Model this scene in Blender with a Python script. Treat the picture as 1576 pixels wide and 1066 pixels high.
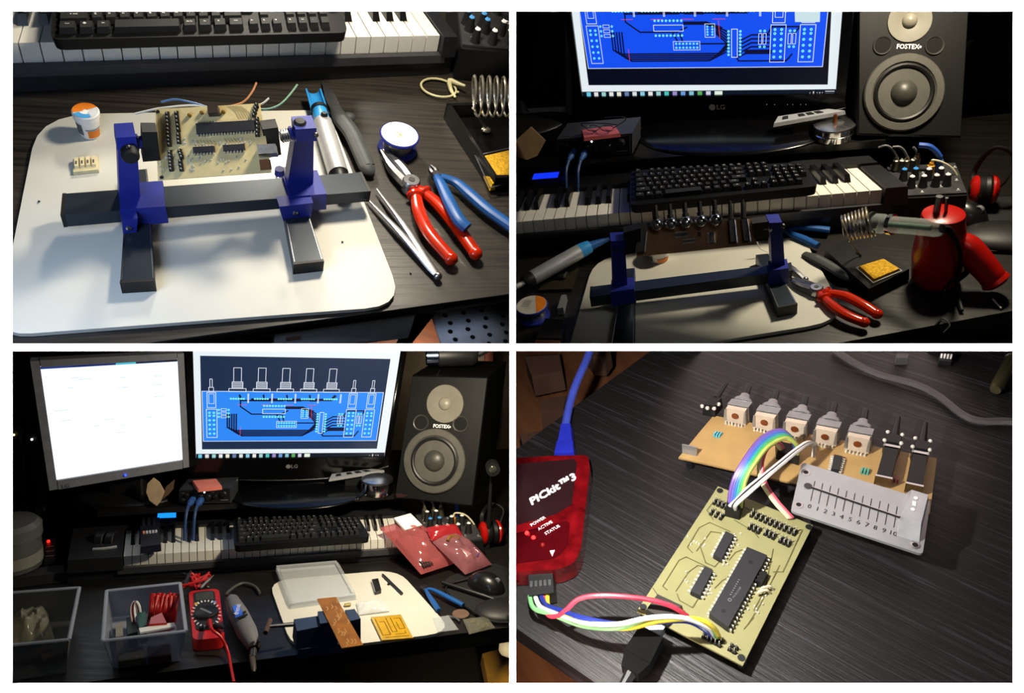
import bpy, bmesh, math, random
from math import sin, cos, pi, radians
from mathutils import Vector, Matrix
random.seed(7)
SC = bpy.context.scene
COL = SC.collection
for o in list(bpy.data.objects): bpy.data.objects.remove(o)
V = Vector

# ------------------------------------------------------------------ camera
F = 1150.0; CX, CY = 788.0, 533.0           # focal length and centre in pixels of the 1576 x 1066 frame
def cray(x, y): return V((x-CX, CY-y, -F)).normalized()

def frame_axes(vp, c):
    """Axes of a desk set: Z up (its vertical vanishing point is vp), X level at picture point c."""
    Z = -cray(*vp); r = cray(*c)
    X = V((1, 0, 0)) - r*(Z.x/ r.dot(Z)) if abs(r.dot(Z)) > 1e-6 else V((1, 0, 0))
    X.normalize(); Y = Z.cross(X)
    return Matrix((X, Y, Z)).transposed()

# vanishing point of the verticals, picture centre, distance to the desk there
SETS = {1: ((400, 1390), (400, 272), 1.00),
        2: ((1130, 1950), (1178, 272), 1.35),
        3: ((470, 6500), (400, 795), 1.90),
        4: ((1100, 1950), (1178, 797), 0.60)}
R2 = frame_axes(*SETS[2][:2])
RC = R2.transposed()                          # camera axes in the world (the desk of the upper right set is level)
CAM = V((0, 0, 0.75)) - RC @ (cray(*SETS[2][1])*SETS[2][2])
CM = RC.to_4x4(); CM.translation = CAM
cd = bpy.data.cameras.new('camera'); cam = bpy.data.objects.new('camera', cd); COL.objects.link(cam)
cam.matrix_world = CM
cd.sensor_fit = 'HORIZONTAL'; cd.sensor_width = 36.0; cd.lens = F/1576*36; cd.clip_start = 0.01; cd.clip_end = 50
SC.camera = cam

# ------------------------------------------------------------------ world and exposure
w = bpy.data.worlds.new('night_room'); SC.world = w; w.use_nodes = True
w.node_tree.nodes['Background'].inputs[0].default_value = (0.02, 0.022, 0.03, 1)
w.node_tree.nodes['Background'].inputs[1].default_value = 0.0
SC.view_settings.view_transform = 'Standard'; SC.view_settings.look = 'None'
SC.view_settings.exposure = 0.0; SC.view_settings.gamma = 1.0
SC.view_settings.use_curve_mapping = False

class Dio:
    def __init__(s, k):
        vp, c, d = SETS[k]
        Rw = (RC @ frame_axes(vp, c)).to_4x4()
        Rw.translation = CAM + RC @ (cray(*c)*d)
        s.M = Rw; s.I = Rw.inverted(); s.k = k
        s.C = s.I @ CAM
    def ray(s, x, y): return (s.I.to_3x3() @ (RC @ cray(x, y))).normalized()
    def P(s, x, y, h=0.0):
        r = s.ray(x, y); t = (h-s.C.z)/r.z
        return s.C + r*t
    def hit(s, x, y, o, n):
        r = s.ray(x, y); return s.C + r*((o-s.C).dot(n)/r.dot(n))
    def proj(s, p):
        q = CM.inverted() @ (s.M @ p); return (CX - q.x/q.z*F, CY + q.y/q.z*F)
    def mpp(s, x, y, h=0.0):
        return -(CM.inverted() @ (s.M @ s.P(x, y, h))).z/F
    def H(s, base, ytop):
        """height above the point `base` (local) whose picture row is ytop"""
        lo, hi = -1.0, 2.0
        for _ in range(50):
            m = (lo+hi)/2
            if s.proj(V((base.x, base.y, base.z+m)))[1] > ytop: lo = m
            else: hi = m
        return lo
    def path(s, pts): return [s.P(*p) for p in pts]
    def vert_plane(s, x, y, h=0, lean=0, yaw=0):
        """a standing plane through the desk point under (x, y): origin, normal towards the viewer"""
        o = s.P(x, y, h)
        n = V((sin(yaw)*cos(lean), -cos(yaw)*cos(lean), sin(lean)))
        return o, n

D1, D2, D3, D4 = Dio(1), Dio(2), Dio(3), Dio(4)

def light(D, name, loc, aim, size, power, col=(1, 1, 1), sy=None, spread=180, cam_space=False, along=None):
    ld = bpy.data.lights.new(name, 'AREA'); ld.energy = power; ld.color = col; ld.size = size
    if sy: ld.shape = 'RECTANGLE'; ld.size_y = sy
    else: ld.shape = 'DISK'
    ld.spread = radians(spread)
    o = bpy.data.objects.new(name, ld); COL.objects.link(o)
    M = CM if cam_space else D.M
    a = M @ V(loc); b = M @ V(aim)
    q = (b-a).to_track_quat('-Z', 'Y').to_matrix().to_4x4(); q.translation = a
    if along is not None:
        z_ = (a-b).normalized(); x_ = M.to_3x3() @ V(along); x_ = (x_-z_*x_.dot(z_)).normalized(); q = Matrix((x_, z_.cross(x_), z_)).transposed().to_4x4(); q.translation = a
    o.matrix_world = q
    return o
def cpx0(x, y, z): return V(((x-CX)/F*z, (CY-y)/F*z, -z))
# four unseen strip lights added beyond the white frame's edges keep its front white
for nm, p, a, al in (('border_fill', (-.31, 0, -.325), (.3, 0, -.345), (0, 1, 0)), ('border_fill', (.31, 0, -.325), (-.3, 0, -.345), (0, 1, 0)), ('border_fill', (0, .235, -.325), (0, -.3, -.345), (1, 0, 0)), ('border_fill', (0, -.235, -.325), (0, .3, -.345), (1, 0, 0))):
    light(None, nm, p, a, .80, 6.0, (1, 1, 1), .02, cam_space=True, along=al)
# two desk lamps over the upper left desk, and a cool fill light added at its left front
light(D1, 'desk_lamp', (.17, .10, .42), (.10, -.08, 0), .08, 3.1, (1, .90, .72))
light(D1, 'second_lamp', (.06, .56, .42), (.08, -.1, 0), .09, 4.0, (1, .92, .78))
light(D1, 'cool_fill', D1.P(-190, 440, .22), D1.P(420, 480, 0), .22, 1.3, (.5, .68, 1))
# lamp above the upper right desk
light(D2, 'desk_lamp', (.24, -.09, .47), (.10, -.14, 0), .08, 3.5, (1, .88, .66))
# lamp over the lower left desk
light(D3, 'desk_lamp', D3.P(690, 545, .50), D3.P(600, 850, 0), .07, 6.2, (1, .87, .65))
# flash of the phone, close to the lens, and two fill lights added out of view
light(D4, 'phone_flash', D4.I @ (CM @ cpx0(806, 560, .372)), (.02, .0, 0), .012, 1.75, (1, .97, .9))
light(D4, 'soft_fill', D4.I @ (CM @ V((.25, -.005, -.60))), D4.I @ (CM @ V((.25, -.5, -.60))), .26, .17, (1, .80, .74))  # soft warm fill added overhead against the flash's hard shadows
light(D4, 'low_fill', D4.P(880, 1120, .03), D4.P(850, 1010, -.14), .04, .22, (1, .8, .65))  # added below the view to brighten the floor at lower left


# ------------------------------------------------------------------ materials
def lin(h):
    if not isinstance(h, str): return tuple(h)
    h = h.lstrip('#'); c = [int(h[i:i+2], 16)/255 for i in (0, 2, 4)]
    return tuple(x/12.92 if x <= 0.04045 else ((x+0.055)/1.055)**2.4 for x in c)
MATS = {}
def mat(name, col, rough=0.5, metal=0.0, var=0.12, scale=60.0, bump=0.0, spec=0.5, emit=0.0, coat=0.0, trans=0.0, ior=1.45):
    if name in MATS: return MATS[name]
    m = bpy.data.materials.new(name); m.use_nodes = True; MATS[name] = m
    nt = m.node_tree; b = nt.nodes['Principled BSDF']; c = lin(col)
    b.inputs['Roughness'].default_value = rough; b.inputs['Metallic'].default_value = metal
    b.inputs['Specular IOR Level'].default_value = spec; b.inputs['Coat Weight'].default_value = coat
    b.inputs['Coat Roughness'].default_value = 0.1; b.inputs['Transmission Weight'].default_value = trans; b.inputs['IOR'].default_value = ior
    if emit:
        b.inputs['Emission Color'].default_value = (*c, 1); b.inputs['Emission Strength'].default_value = emit
        b.inputs['Base Color'].default_value = (*[x*0.1 for x in c], 1); return m
    tc = nt.nodes.new('ShaderNodeTexCoord'); nz = nt.nodes.new('ShaderNodeTexNoise')
    nz.inputs['Scale'].default_value = scale; nz.inputs['Detail'].default_value = 4
    nt.links.new(tc.outputs['Object'], nz.inputs['Vector'])
    r = nt.nodes.new('ShaderNodeValToRGB'); nt.links.new(nz.outputs['Fac'], r.inputs['Fac'])
    r.color_ramp.elements[0].position = 0.3; r.color_ramp.elements[1].position = 0.7
    r.color_ramp.elements[0].color = (*[x*(1-var) for x in c], 1); r.color_ramp.elements[1].color = (*[min(1, x*(1+var)) for x in c], 1)
    nt.links.new(r.outputs['Color'], b.inputs['Base Color'])
    if bump:
        bp = nt.nodes.new('ShaderNodeBump'); bp.inputs['Strength'].default_value = bump; bp.inputs['Distance'].default_value = 0.002
        nt.links.new(nz.outputs['Fac'], bp.inputs['Height']); nt.links.new(bp.outputs['Normal'], b.inputs['Normal'])
    return m

def wood(name, c0, c1, ang=0.0, sx=4.0, sy=160.0, rough=0.42, bump=0.25, hi=0.62, lo=0.38, spec=0.5):
    if name in MATS: return MATS[name]
    m = bpy.data.materials.new(name); m.use_nodes = True; MATS[name] = m
    nt = m.node_tree; b = nt.nodes['Principled BSDF']; b.inputs['Specular IOR Level'].default_value = spec
    tc = nt.nodes.new('ShaderNodeTexCoord'); mp = nt.nodes.new('ShaderNodeMapping'); mp2 = nt.nodes.new('ShaderNodeMapping')
    mp.inputs['Rotation'].default_value = (0, 0, ang); mp2.inputs['Scale'].default_value = (sx, sy, 30)
    nz = nt.nodes.new('ShaderNodeTexNoise'); nz.inputs['Scale'].default_value = 1.0; nz.inputs['Detail'].default_value = 6; nz.inputs['Roughness'].default_value = 0.65
    nt.links.new(tc.outputs['Object'], mp.inputs[0]); nt.links.new(mp.outputs[0], mp2.inputs[0]); nt.links.new(mp2.outputs[0], nz.inputs['Vector'])
    r = nt.nodes.new('ShaderNodeValToRGB'); nt.links.new(nz.outputs['Fac'], r.inputs['Fac'])
    r.color_ramp.elements[0].position = lo; r.color_ramp.elements[1].position = hi
    r.color_ramp.elements[0].color = (*lin(c0), 1); r.color_ramp.elements[1].color = (*lin(c1), 1)
    nt.links.new(r.outputs['Color'], b.inputs['Base Color'])
    mr = nt.nodes.new('ShaderNodeMapRange'); mr.inputs['From Min'].default_value = 0.3; mr.inputs['From Max'].default_value = 0.7
    mr.inputs['To Min'].default_value = rough+0.1; mr.inputs['To Max'].default_value = rough-0.06
    nt.links.new(nz.outputs['Fac'], mr.inputs['Value']); nt.links.new(mr.outputs[0], b.inputs['Roughness'])
    bp = nt.nodes.new('ShaderNodeBump'); bp.inputs['Strength'].default_value = bump; bp.inputs['Distance'].default_value = 0.001
    nt.links.new(nz.outputs['Fac'], bp.inputs['Height']); nt.links.new(bp.outputs['Normal'], b.inputs['Normal'])
    return m

def film(name, col, clear=0.8, rough=0.15, gloss=0.4):
    """thin clear plastic: mostly lets light through, some sheen and milkiness"""
    if name in MATS: return MATS[name]
    m = bpy.data.materials.new(name); m.use_nodes = True; MATS[name] = m
    nt = m.node_tree; out = nt.nodes['Material Output']; b = nt.nodes['Principled BSDF']; c = lin(col)
    nz = nt.nodes.new('ShaderNodeTexNoise'); nz.inputs['Scale'].default_value = 25; nz.inputs['Detail'].default_value = 3
    tc = nt.nodes.new('ShaderNodeTexCoord'); nt.links.new(tc.outputs['Object'], nz.inputs['Vector'])
    bp = nt.nodes.new('ShaderNodeBump'); bp.inputs['Strength'].default_value = 0.15; bp.inputs['Distance'].default_value = 0.004
    nt.links.new(nz.outputs['Fac'], bp.inputs['Height']); nt.links.new(bp.outputs['Normal'], b.inputs['Normal'])
    b.inputs['Base Color'].default_value = (*c, 1); b.inputs['Roughness'].default_value = rough; b.inputs['Specular IOR Level'].default_value = gloss
    t = nt.nodes.new('ShaderNodeBsdfTransparent'); t.inputs[0].default_value = (*[0.6+0.4*min(1, x*1.2) for x in c], 1)
    mx = nt.nodes.new('ShaderNodeMixShader'); mx.inputs[0].default_value = clear
    nt.links.new(b.outputs[0], mx.inputs[1]); nt.links.new(t.outputs[0], mx.inputs[2]); nt.links.new(mx.outputs[0], out.inputs[0])
    return m

# ------------------------------------------------------------------ mesh builder
def cat_rom(pts, k=5):
    if len(pts) < 3 or k < 2: return [V(p) for p in pts]
    P = [V(p) for p in pts]; P = [P[0]*2-P[1]] + P + [P[-1]*2-P[-2]]; out = []
    for i in range(1, len(P)-2):
        a, b, c, d = P[i-1:i+3]
        for j in range(k):
            t = j/k
            out.append(0.5*((2*b)+(c-a)*t+(2*a-5*b+4*c-d)*t*t+(3*b-a-3*c+d)*t**3))
    out.append(P[-2]); return out

class MB:
    def __init__(s, M=None): s.v = []; s.f = []; s.mi = []; s.M = M
    def add(s, vs, fs, mi=0):
        n = len(s.v)
        s.v += [(s.M @ V(v)) if s.M else V(v) for v in vs]
        s.f += [tuple(i+n for i in f) for f in fs]; s.mi += [mi]*len(fs); return s
    def hexa(s, b, t, mi=0):
        """b, t: four bottom and four top corners, counter-clockwise from above"""
        return s.add(list(b)+list(t), [(3, 2, 1, 0), (4, 5, 6, 7), (0, 1, 5, 4), (1, 2, 6, 5), (2, 3, 7, 6), (3, 0, 4, 7)], mi)
    def box(s, c, d, bev=0.0, rz=0.0, mi=0, M=None):
        hx, hy, hz = d[0]/2, d[1]/2, d[2]/2; T = (M or Matrix()) @ Matrix.Translation(c) @ Matrix.Rotation(rz, 4, 'Z')
        if bev <= 0:
            vs = [(x*hx, y*hy, z*hz) for z in (-1, 1) for x, y in ((-1, -1), (1, -1), (1, 1), (-1, 1))]
            return s.add([T @ V(v) for v in vs], [(3, 2, 1, 0), (4, 5, 6, 7), (0, 1, 5, 4), (1, 2, 6, 5), (2, 3, 7, 6), (3, 0, 4, 7)], mi)
        b = min(bev, hx*.95, hy*.95, hz*.95); idx = {}; vs = []
        for sx in (-1, 1):
            for sy in (-1, 1):
                for sz in (-1, 1):
                    for a in range(3):
                        p = [sx*(hx-b), sy*(hy-b), sz*(hz-b)]; p[a] = (sx*hx, sy*hy, sz*hz)[a]
                        idx[(sx, sy, sz, a)] = len(vs); vs.append(T @ V(p))
        fs = []
        for a in range(3):
            u, w_ = (a+1) % 3, (a+2) % 3
            for sg in (-1, 1):
                q = []
                for su, sw in ((-1, -1), (1, -1), (1, 1), (-1, 1)):
                    k = [0, 0, 0]; k[a] = sg; k[u] = su; k[w_] = sw; q.append(idx[(*k, a)])
                fs.append(tuple(q) if sg > 0 else tuple(reversed(q)))
            for su in (-1, 1):
                for sw in (-1, 1):
                    def g(sa, ax):
                        k = [0, 0, 0]; k[a] = sa; k[u] = su; k[w_] = sw; return idx[(*k, ax)]
                    q = (g(-1, u), g(1, u), g(1, w_), g(-1, w_))
                    fs.append(q if su*sw < 0 else tuple(reversed(q)))
        for sx in (-1, 1):
            for sy in (-1, 1):
                for sz in (-1, 1):
                    q = tuple(idx[(sx, sy, sz, a)] for a in range(3))
                    fs.append(q if sx*sy*sz > 0 else tuple(reversed(q)))
        return s.add(vs, fs, mi)
    def ring_loft(s, rings, mi=0, cap0=True, cap1=True, closed=False):
        n = len(rings[0]); vs = [p for r in rings for p in r]; fs = []
        m = len(rings)
        for i in range(m if closed else m-1):
            j2 = (i+1) % m
            for k in range(n):
                fs.append((i*n+k, i*n+(k+1) % n, j2*n+(k+1) % n, j2*n+k))
        if not closed:
            if cap0: fs.append(tuple(reversed(range(n))))
            if cap1: fs.append(tuple((m-1)*n+k for k in range(n)))
        return s.add(vs, fs, mi)
    def axis(s, A, B, prof, n=20, mi=0, flat=1.0, up=None, cap0=True, cap1=True):
        """lathe about the line A-B; prof: (t, radius)"""
        A, B = V(A), V(B); d = (B-A).normalized()
        u = V(up) if up is not None else (V((0, 0, 1)) if abs(d.z) < 0.9 else V((0, 1, 0)))
        x = d.cross(u).normalized(); y = x.cross(d)
        rings = [[A+(B-A)*t + x*(r*cos(2*pi*k/n)) + y*(r*flat*sin(2*pi*k/n)) for k in range(n)] for t, r in prof]
        return s.ring_loft(rings, mi, cap0, cap1)
    def cyl(s, A, B, r0, r1=None, n=14, mi=0): return s.axis(A, B, [(0, r0), (1, r0 if r1 is None else r1)], n, mi)
    def tube(s, pts, r, n=8, k=5, mi=0, flat=1.0, closed=False):
        P = cat_rom(pts, k); m = len(P)
        R = r if isinstance(r, (list, tuple)) else [r]*len(pts)
        def rad(i):
            t = i/(m-1)*(len(R)-1); a = min(int(t), len(R)-2) if len(R) > 1 else 0
            return R[a] + (R[min(a+1, len(R)-1)]-R[a])*(t-a)
        rings = []; x = None
        for i, p in enumerate(P):
            d = (P[min(i+1, m-1)]-P[max(i-1, 0)]);
            if d.length < 1e-9: d = V((0, 0, 1))
            d.normalize()
            if x is None: x = d.cross(V((0, 0, 1)) if abs(d.z) < .95 else V((0, 1, 0)))
            x = (x - d*x.dot(d));
            if x.length < 1e-6: x = d.orthogonal()
            x.normalize(); y = x.cross(d); rr = rad(i)
            rings.append([p + x*(rr*cos(2*pi*q/n)) + y*(rr*flat*sin(2*pi*q/n)) for q in range(n)])
        return s.ring_loft(rings, mi)
    def prism(s, poly, dz, mi=0, taper=0.0):
        """poly: 3-D points (top outline); dz: vector down to the bottom outline"""
        poly = [V(p) for p in poly]; n = len(poly); c = sum(poly, V((0, 0, 0)))/n
        nr = V((0, 0, 0))
        for i in range(n): nr += (poly[i]-c).cross(poly[(i+1) % n]-c)
        if nr.dot(V(dz)) > 0: poly = poly[::-1]
        bot = [p+V(dz)+(p-c)*taper for p in poly]
        fs = [tuple(range(n)), tuple(n+i for i in reversed(range(n)))]
        fs += [(i, n+i, n+(i+1) % n, (i+1) % n) for i in range(n)]
        return s.add(poly+bot, fs, mi)
    def sphere(s, c, r, n=16, mi=0, M=None, z0=-1.0, z1=1.0):
        r = r if isinstance(r, (list, tuple)) else (r, r, r); k = max(6, n//2); c = V(c)
        rings = []
        for i in range(k+1):
            z = z0+(z1-z0)*0.5*(1-cos(pi*i/k)); q = math.sqrt(max(0, 1-z*z)); q = max(q, 1e-3)
            rings.append([(M @ V((r[0]*q*cos(2*pi*j/n), r[1]*q*sin(2*pi*j/n), r[2]*z)) if M else V((r[0]*q*cos(2*pi*j/n), r[1]*q*sin(2*pi*j/n), r[2]*z)))+c for j in range(n)])
        return s.ring_loft(rings, mi)
    def build(s, name, mats, org=V((0, 0, 0)), smooth=35):
        me = bpy.data.meshes.new(name)
        me.from_pydata([tuple(v-org) for v in s.v], [], s.f)
        for m in (mats if isinstance(mats, (list, tuple)) else [mats]): me.materials.append(m)
        if any(s.mi): me.polygons.foreach_set('material_index', s.mi)
        me.update()
        if smooth:
            me.shade_smooth(); me.set_sharp_from_angle(angle=radians(smooth))
        return bpy.data.objects.new(name, me)

class Thing:
    """one top-level object: an Empty at its base; parts hang under it"""
    def __init__(s, D, name, label, cat, org, group=None, kind=None):
        s.D = D; s.org = V(org); s.o = bpy.data.objects.new(name, None); COL.objects.link(s.o)
        s.o.empty_display_size = 0.02; s.o.matrix_world = D.M @ Matrix.Translation(s.org)
        tag(s.o, label, cat, group, kind); s.o['dio'] = D.k
    def part(s, mb, name, mats, parent=None, label=None, smooth=35, kind=None):
        o = mb.build(name, mats, s.org, smooth); COL.objects.link(o); o.parent = parent or s.o; o['dio'] = s.D.k
        if label: o['label'] = label
        if kind: o['kind'] = kind
        return o
def tag(o, label, cat=None, group=None, kind=None):
    if label: o['label'] = label
    if cat and kind != 'structure': o['category'] = cat
    if group: o['group'] = group
    if kind: o['kind'] = kind
def single(D, mb, name, mats, label, cat, org=None, group=None, kind=None, smooth=35):
    """a thing that is one mesh"""
    if org is None:
        n = len(mb.v); org = sum(mb.v, V((0, 0, 0)))/n; org.z = min(v.z for v in mb.v)
    o = mb.build(name, mats, V(org), smooth); COL.objects.link(o)
    o.matrix_world = D.M @ Matrix.Translation(V(org)); tag(o, label, cat, group, kind); o['dio'] = D.k
    return o

# ------------------------------------------------------------------ surfaces with their own u, v
class Quad:
    """a four-sided face: corners top-left, top-right, bottom-right, bottom-left; u runs right, v runs up"""
    def __init__(s, tl, tr, br, bl):
        s.tl, s.tr, s.br, s.bl = V(tl), V(tr), V(br), V(bl)
        s.n = ((s.tr-s.bl).cross(s.tl-s.br)).normalized()
        s.X = ((s.tr-s.tl)+(s.br-s.bl)).normalized(); s.W = ((s.tr-s.tl).length+(s.br-s.bl).length)/2
        s.Y = s.n.cross(s.X); s.Hh = ((s.tl-s.bl).length+(s.tr-s.br).length)/2
    def at(s, u, v, h=0.0):
        return (s.bl*(1-u)+s.br*u)*(1-v) + (s.tl*(1-u)+s.tr*u)*v + s.n*h
    def sub(s, u0, v0, u1, v1, h=0.0):
        return Quad(s.at(u0, v1, h), s.at(u1, v1, h), s.at(u1, v0, h), s.at(u0, v0, h))
    def frame(s, u, v, h=0.0, rot=0.0):
        x = (s.at(min(u+.01, 1.5), v)-s.at(u-.01, v)).normalized(); y = s.n.cross(x)
        c, q = cos(rot), sin(rot); x2 = x*c+y*q; y2 = y*c-x*q
        m = Matrix((x2, y2, s.n)).transposed().to_4x4(); m.translation = s.at(u, v, h); return m
def qpx(D, o, n, px): return Quad(*[D.hit(x, y, o, n) for x, y in px])
def qflat(D, px, h=0.0): return Quad(*[D.P(x, y, h) for x, y in px])
def qbox(mb, Q, u0, v0, u1, v1, h0, h1, ins=0.0, mi=0):
    """a block on the face; ins: how far its top is drawn in, in metres"""
    b = [Q.at(u0, v0, h0), Q.at(u1, v0, h0), Q.at(u1, v1, h0), Q.at(u0, v1, h0)]
    t = [Q.at(u0, v0, h1), Q.at(u1, v0, h1), Q.at(u1, v1, h1), Q.at(u0, v1, h1)]
    if ins:
        c = sum(t, V((0, 0, 0)))/4; t = [p+(c-p).normalized()*ins*1.4 for p in t]
    return mb.hexa(b, t, mi)
def qline(mb, Q, pts, wd, h=0.0, mi=0):
    for (a, b), (c, d) in zip(pts[:-1], pts[1:]):
        A, B = Q.at(a, b, h), Q.at(c, d, h); t = (B-A)
        if t.length < 1e-7: continue
        x = t.normalized(); sd = Q.n.cross(x)*(wd/2); e = x*(wd*.3)
        mb.add([A-sd-e, B-sd+e, B+sd+e, A+sd-e], [(0, 1, 2, 3)], mi)
def qrect(mb, Q, u0, v0, u1, v1, h=0.0, mi=0):
    mb.add([Q.at(u0, v0, h), Q.at(u1, v0, h), Q.at(u1, v1, h), Q.at(u0, v1, h)], [(0, 1, 2, 3)], mi)
def qoutline(mb, Q, u0, v0, u1, v1, wd, h=0.0, mi=0):
    qline(mb, Q, [(u0, v0), (u1, v0), (u1, v1), (u0, v1), (u0, v0)], wd, h, mi)
def qdot(mb, Q, u, v, r, h=0.0, n=10, mi=0, hole=0.0):
    c = Q.at(u, v, h)
    if hole:
        a = [c+Q.X*(r*cos(2*pi*k/n))+Q.Y*(r*sin(2*pi*k/n)) for k in range(n)]; b = [c+(p-c)*hole for p in a]
        mb.add(a+b, [(k, (k+1) % n, n+(k+1) % n, n+k) for k in range(n)], mi)
    else:
        mb.add([c+Q.X*(r*cos(2*pi*k/n))+Q.Y*(r*sin(2*pi*k/n)) for k in range(n)], [tuple(range(n))], mi)

TXT = {}
def text_geo(t):
    if t in TXT: return TXT[t]
    c = bpy.data.curves.new('lettering', 'FONT'); c.body = t; c.size = 1.0; c.resolution_u = 2
    c.align_x = 'CENTER'; c.align_y = 'CENTER'; o = bpy.data.objects.new('lettering', c)
    COL.objects.link(o); bpy.context.view_layer.update()
    me = bpy.data.meshes.new_from_object(o.evaluated_get(bpy.context.evaluated_depsgraph_get()))
    TXT[t] = ([V(v.co) for v in me.vertices], [tuple(p.vertices) for p in me.polygons])
    bpy.data.objects.remove(o); bpy.data.curves.remove(c); bpy.data.meshes.remove(me); return TXT[t]
def write(mb, t, M, size, mi=0, sx=1.0, shear=0.0, bold=0.0):
    vs, fs = text_geo(t)
    offs = [(0, 0)] if not bold else [(0, 0), (bold, 0), (-bold, 0), (0, bold), (0, -bold)]
    for i, (ox, oy) in enumerate(offs):
        mb.add([M @ V(((v.x*sx+v.y*shear+ox)*size, (v.y+oy)*size, i*1e-5)) for v in vs], fs, mi)

# ------------------------------------------------------------------ shared materials
BLK = mat('black plastic', '#141416', .45, var=.1); BLK2 = mat('matt black plastic', '#0c0c0d', .6, var=.1)
GLB = mat('glossy black plastic', '#060607', .22, var=.02, spec=.4)
KEYW = mat('ivory white key plastic', '#dedbd0', .35, var=.03); KEYB = mat('black key plastic', '#101012', .3)
KEYC = mat('dark grey keycap', '#232323', .6, var=.06, spec=.2); INK = mat('white print', '#e6e6e4', .6, var=.02)
STEEL = mat('brushed steel', '#b9babd', .3, 1.0, var=.15, scale=200); DSTEEL = mat('dull dark steel', '#5a5a5c', .4, 1.0, var=.2, scale=150)
CHROME = mat('bright chrome', '#d8d8da', .12, 1.0, var=.03)
BLUE = mat('deep blue moulded plastic', '#222c86', .42, var=.08, scale=40, spec=.35); NAVY = mat('blue tool grip', '#1b5498', .4, var=.1)
REDG = mat('translucent red orange grip', '#bf2606', .22, var=.12, scale=90, coat=.5)
FR4 = mat('bare tan circuit board', '#d2bf88', .45, var=.08, scale=120); CHIP = mat('chip epoxy black', '#242428', .5, var=.1)
PIN = mat('tinned pins', '#d0ccc0', .35, .25, var=.05); GOLD = mat('brass pins', '#b08a3c', .3, 1.0)
MATB = mat('off white board plastic', '#cfcdc2', .42, var=.03, scale=14)
WHT = mat('white plastic', '#e8e7e2', .4, var=.03); GREY = mat('mid grey plastic', '#6e7072', .5); SILV = mat('silver painted plastic', '#8f9194', .4, var=.05)
CREAM = mat('cream insulation', '#d9cfae', .45); YEL = mat('yellow sponge', '#c89a1c', .9, var=.3, scale=300, bump=.6)
ORG = mat('orange print', '#e07a14', .45, var=.08); LBLUE = mat('light blue print', '#3f95cf', .4)
COPPER = mat('brown copper film', '#8a5a2c', .4, .3, var=.15); RED = mat('red plastic', '#b0140c', .3, var=.06, coat=.3)
CLEAR = film('clear plastic', '#dfe4e8', .80); CLEAR2 = film('thin clear bag', '#e4e6e6', .86, .1)

def best_plane(D, px, o, leans=(-25, 40), yaws=(-45, 45)):
    """the normal for which the four picture points come closest to a rectangle"""
    best = None
    for li in range(leans[0], leans[1]+1, 3):
        for yi in range(yaws[0], yaws[1]+1, 3):
            l, y = radians(li), radians(yi)
            n = V((sin(y)*cos(l), -cos(y)*cos(l), sin(l)))
            try: p = [D.hit(a, b, o, n) for a, b in px]
            except ZeroDivisionError: continue
            e = [p[(i+1) % 4]-p[i] for i in range(4)]
            if min(x.length for x in e) < 1e-6: continue
            sk = sum(abs(e[i].normalized().dot(e[(i+1) % 4].normalized())) for i in range(4))
            sk += abs(math.log(e[0].length/e[2].length))+abs(math.log(e[1].length/e[3].length))+0.0006*(abs(li)+abs(yi))
            if best is None or sk < best[0]: best = (sk, n, li, yi)
    return best[1]

def rounded(pts, r, k=5):
    """round the corners of a 3-D outline; r: radius per corner or one"""
    out = []; n = len(pts); P = [V(p) for p in pts]
    for i, p in enumerate(P):
        rr = r[i] if isinstance(r, (list, tuple)) else r
        a = (P[i-1]-p); b = (P[(i+1) % n]-p); q = min(rr, a.length*.45, b.length*.45)
        A, B = p+a.normalized()*q, p+b.normalized()*q
        for j in range(k+1):
            t = j/k; out.append(A*(1-t)**2+p*2*t*(1-t)+B*t*t)
    return out

def desk(D, px, mats, label, thick=.03, name='desk', edge=None):
    t = Thing(D, name, label, 'desk', D.P(*px[0], 0)); pts = [D.P(x, y)+V((0, 0, -.0008)) for x, y in px]
    t.part(MB().prism(pts, (0, 0, -thick)), 'top', mats, smooth=0); return t, pts

def board_mat(D, px, r, label, thick=.006):
    pts = rounded([D.P(x, y, thick-.0006) for x, y in px], r)
    mb = MB().prism([p for p in pts], (0, 0, -thick+.0009))
    return single(D, mb, 'cutting_board', MATB, label, 'cutting board', smooth=40)

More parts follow.
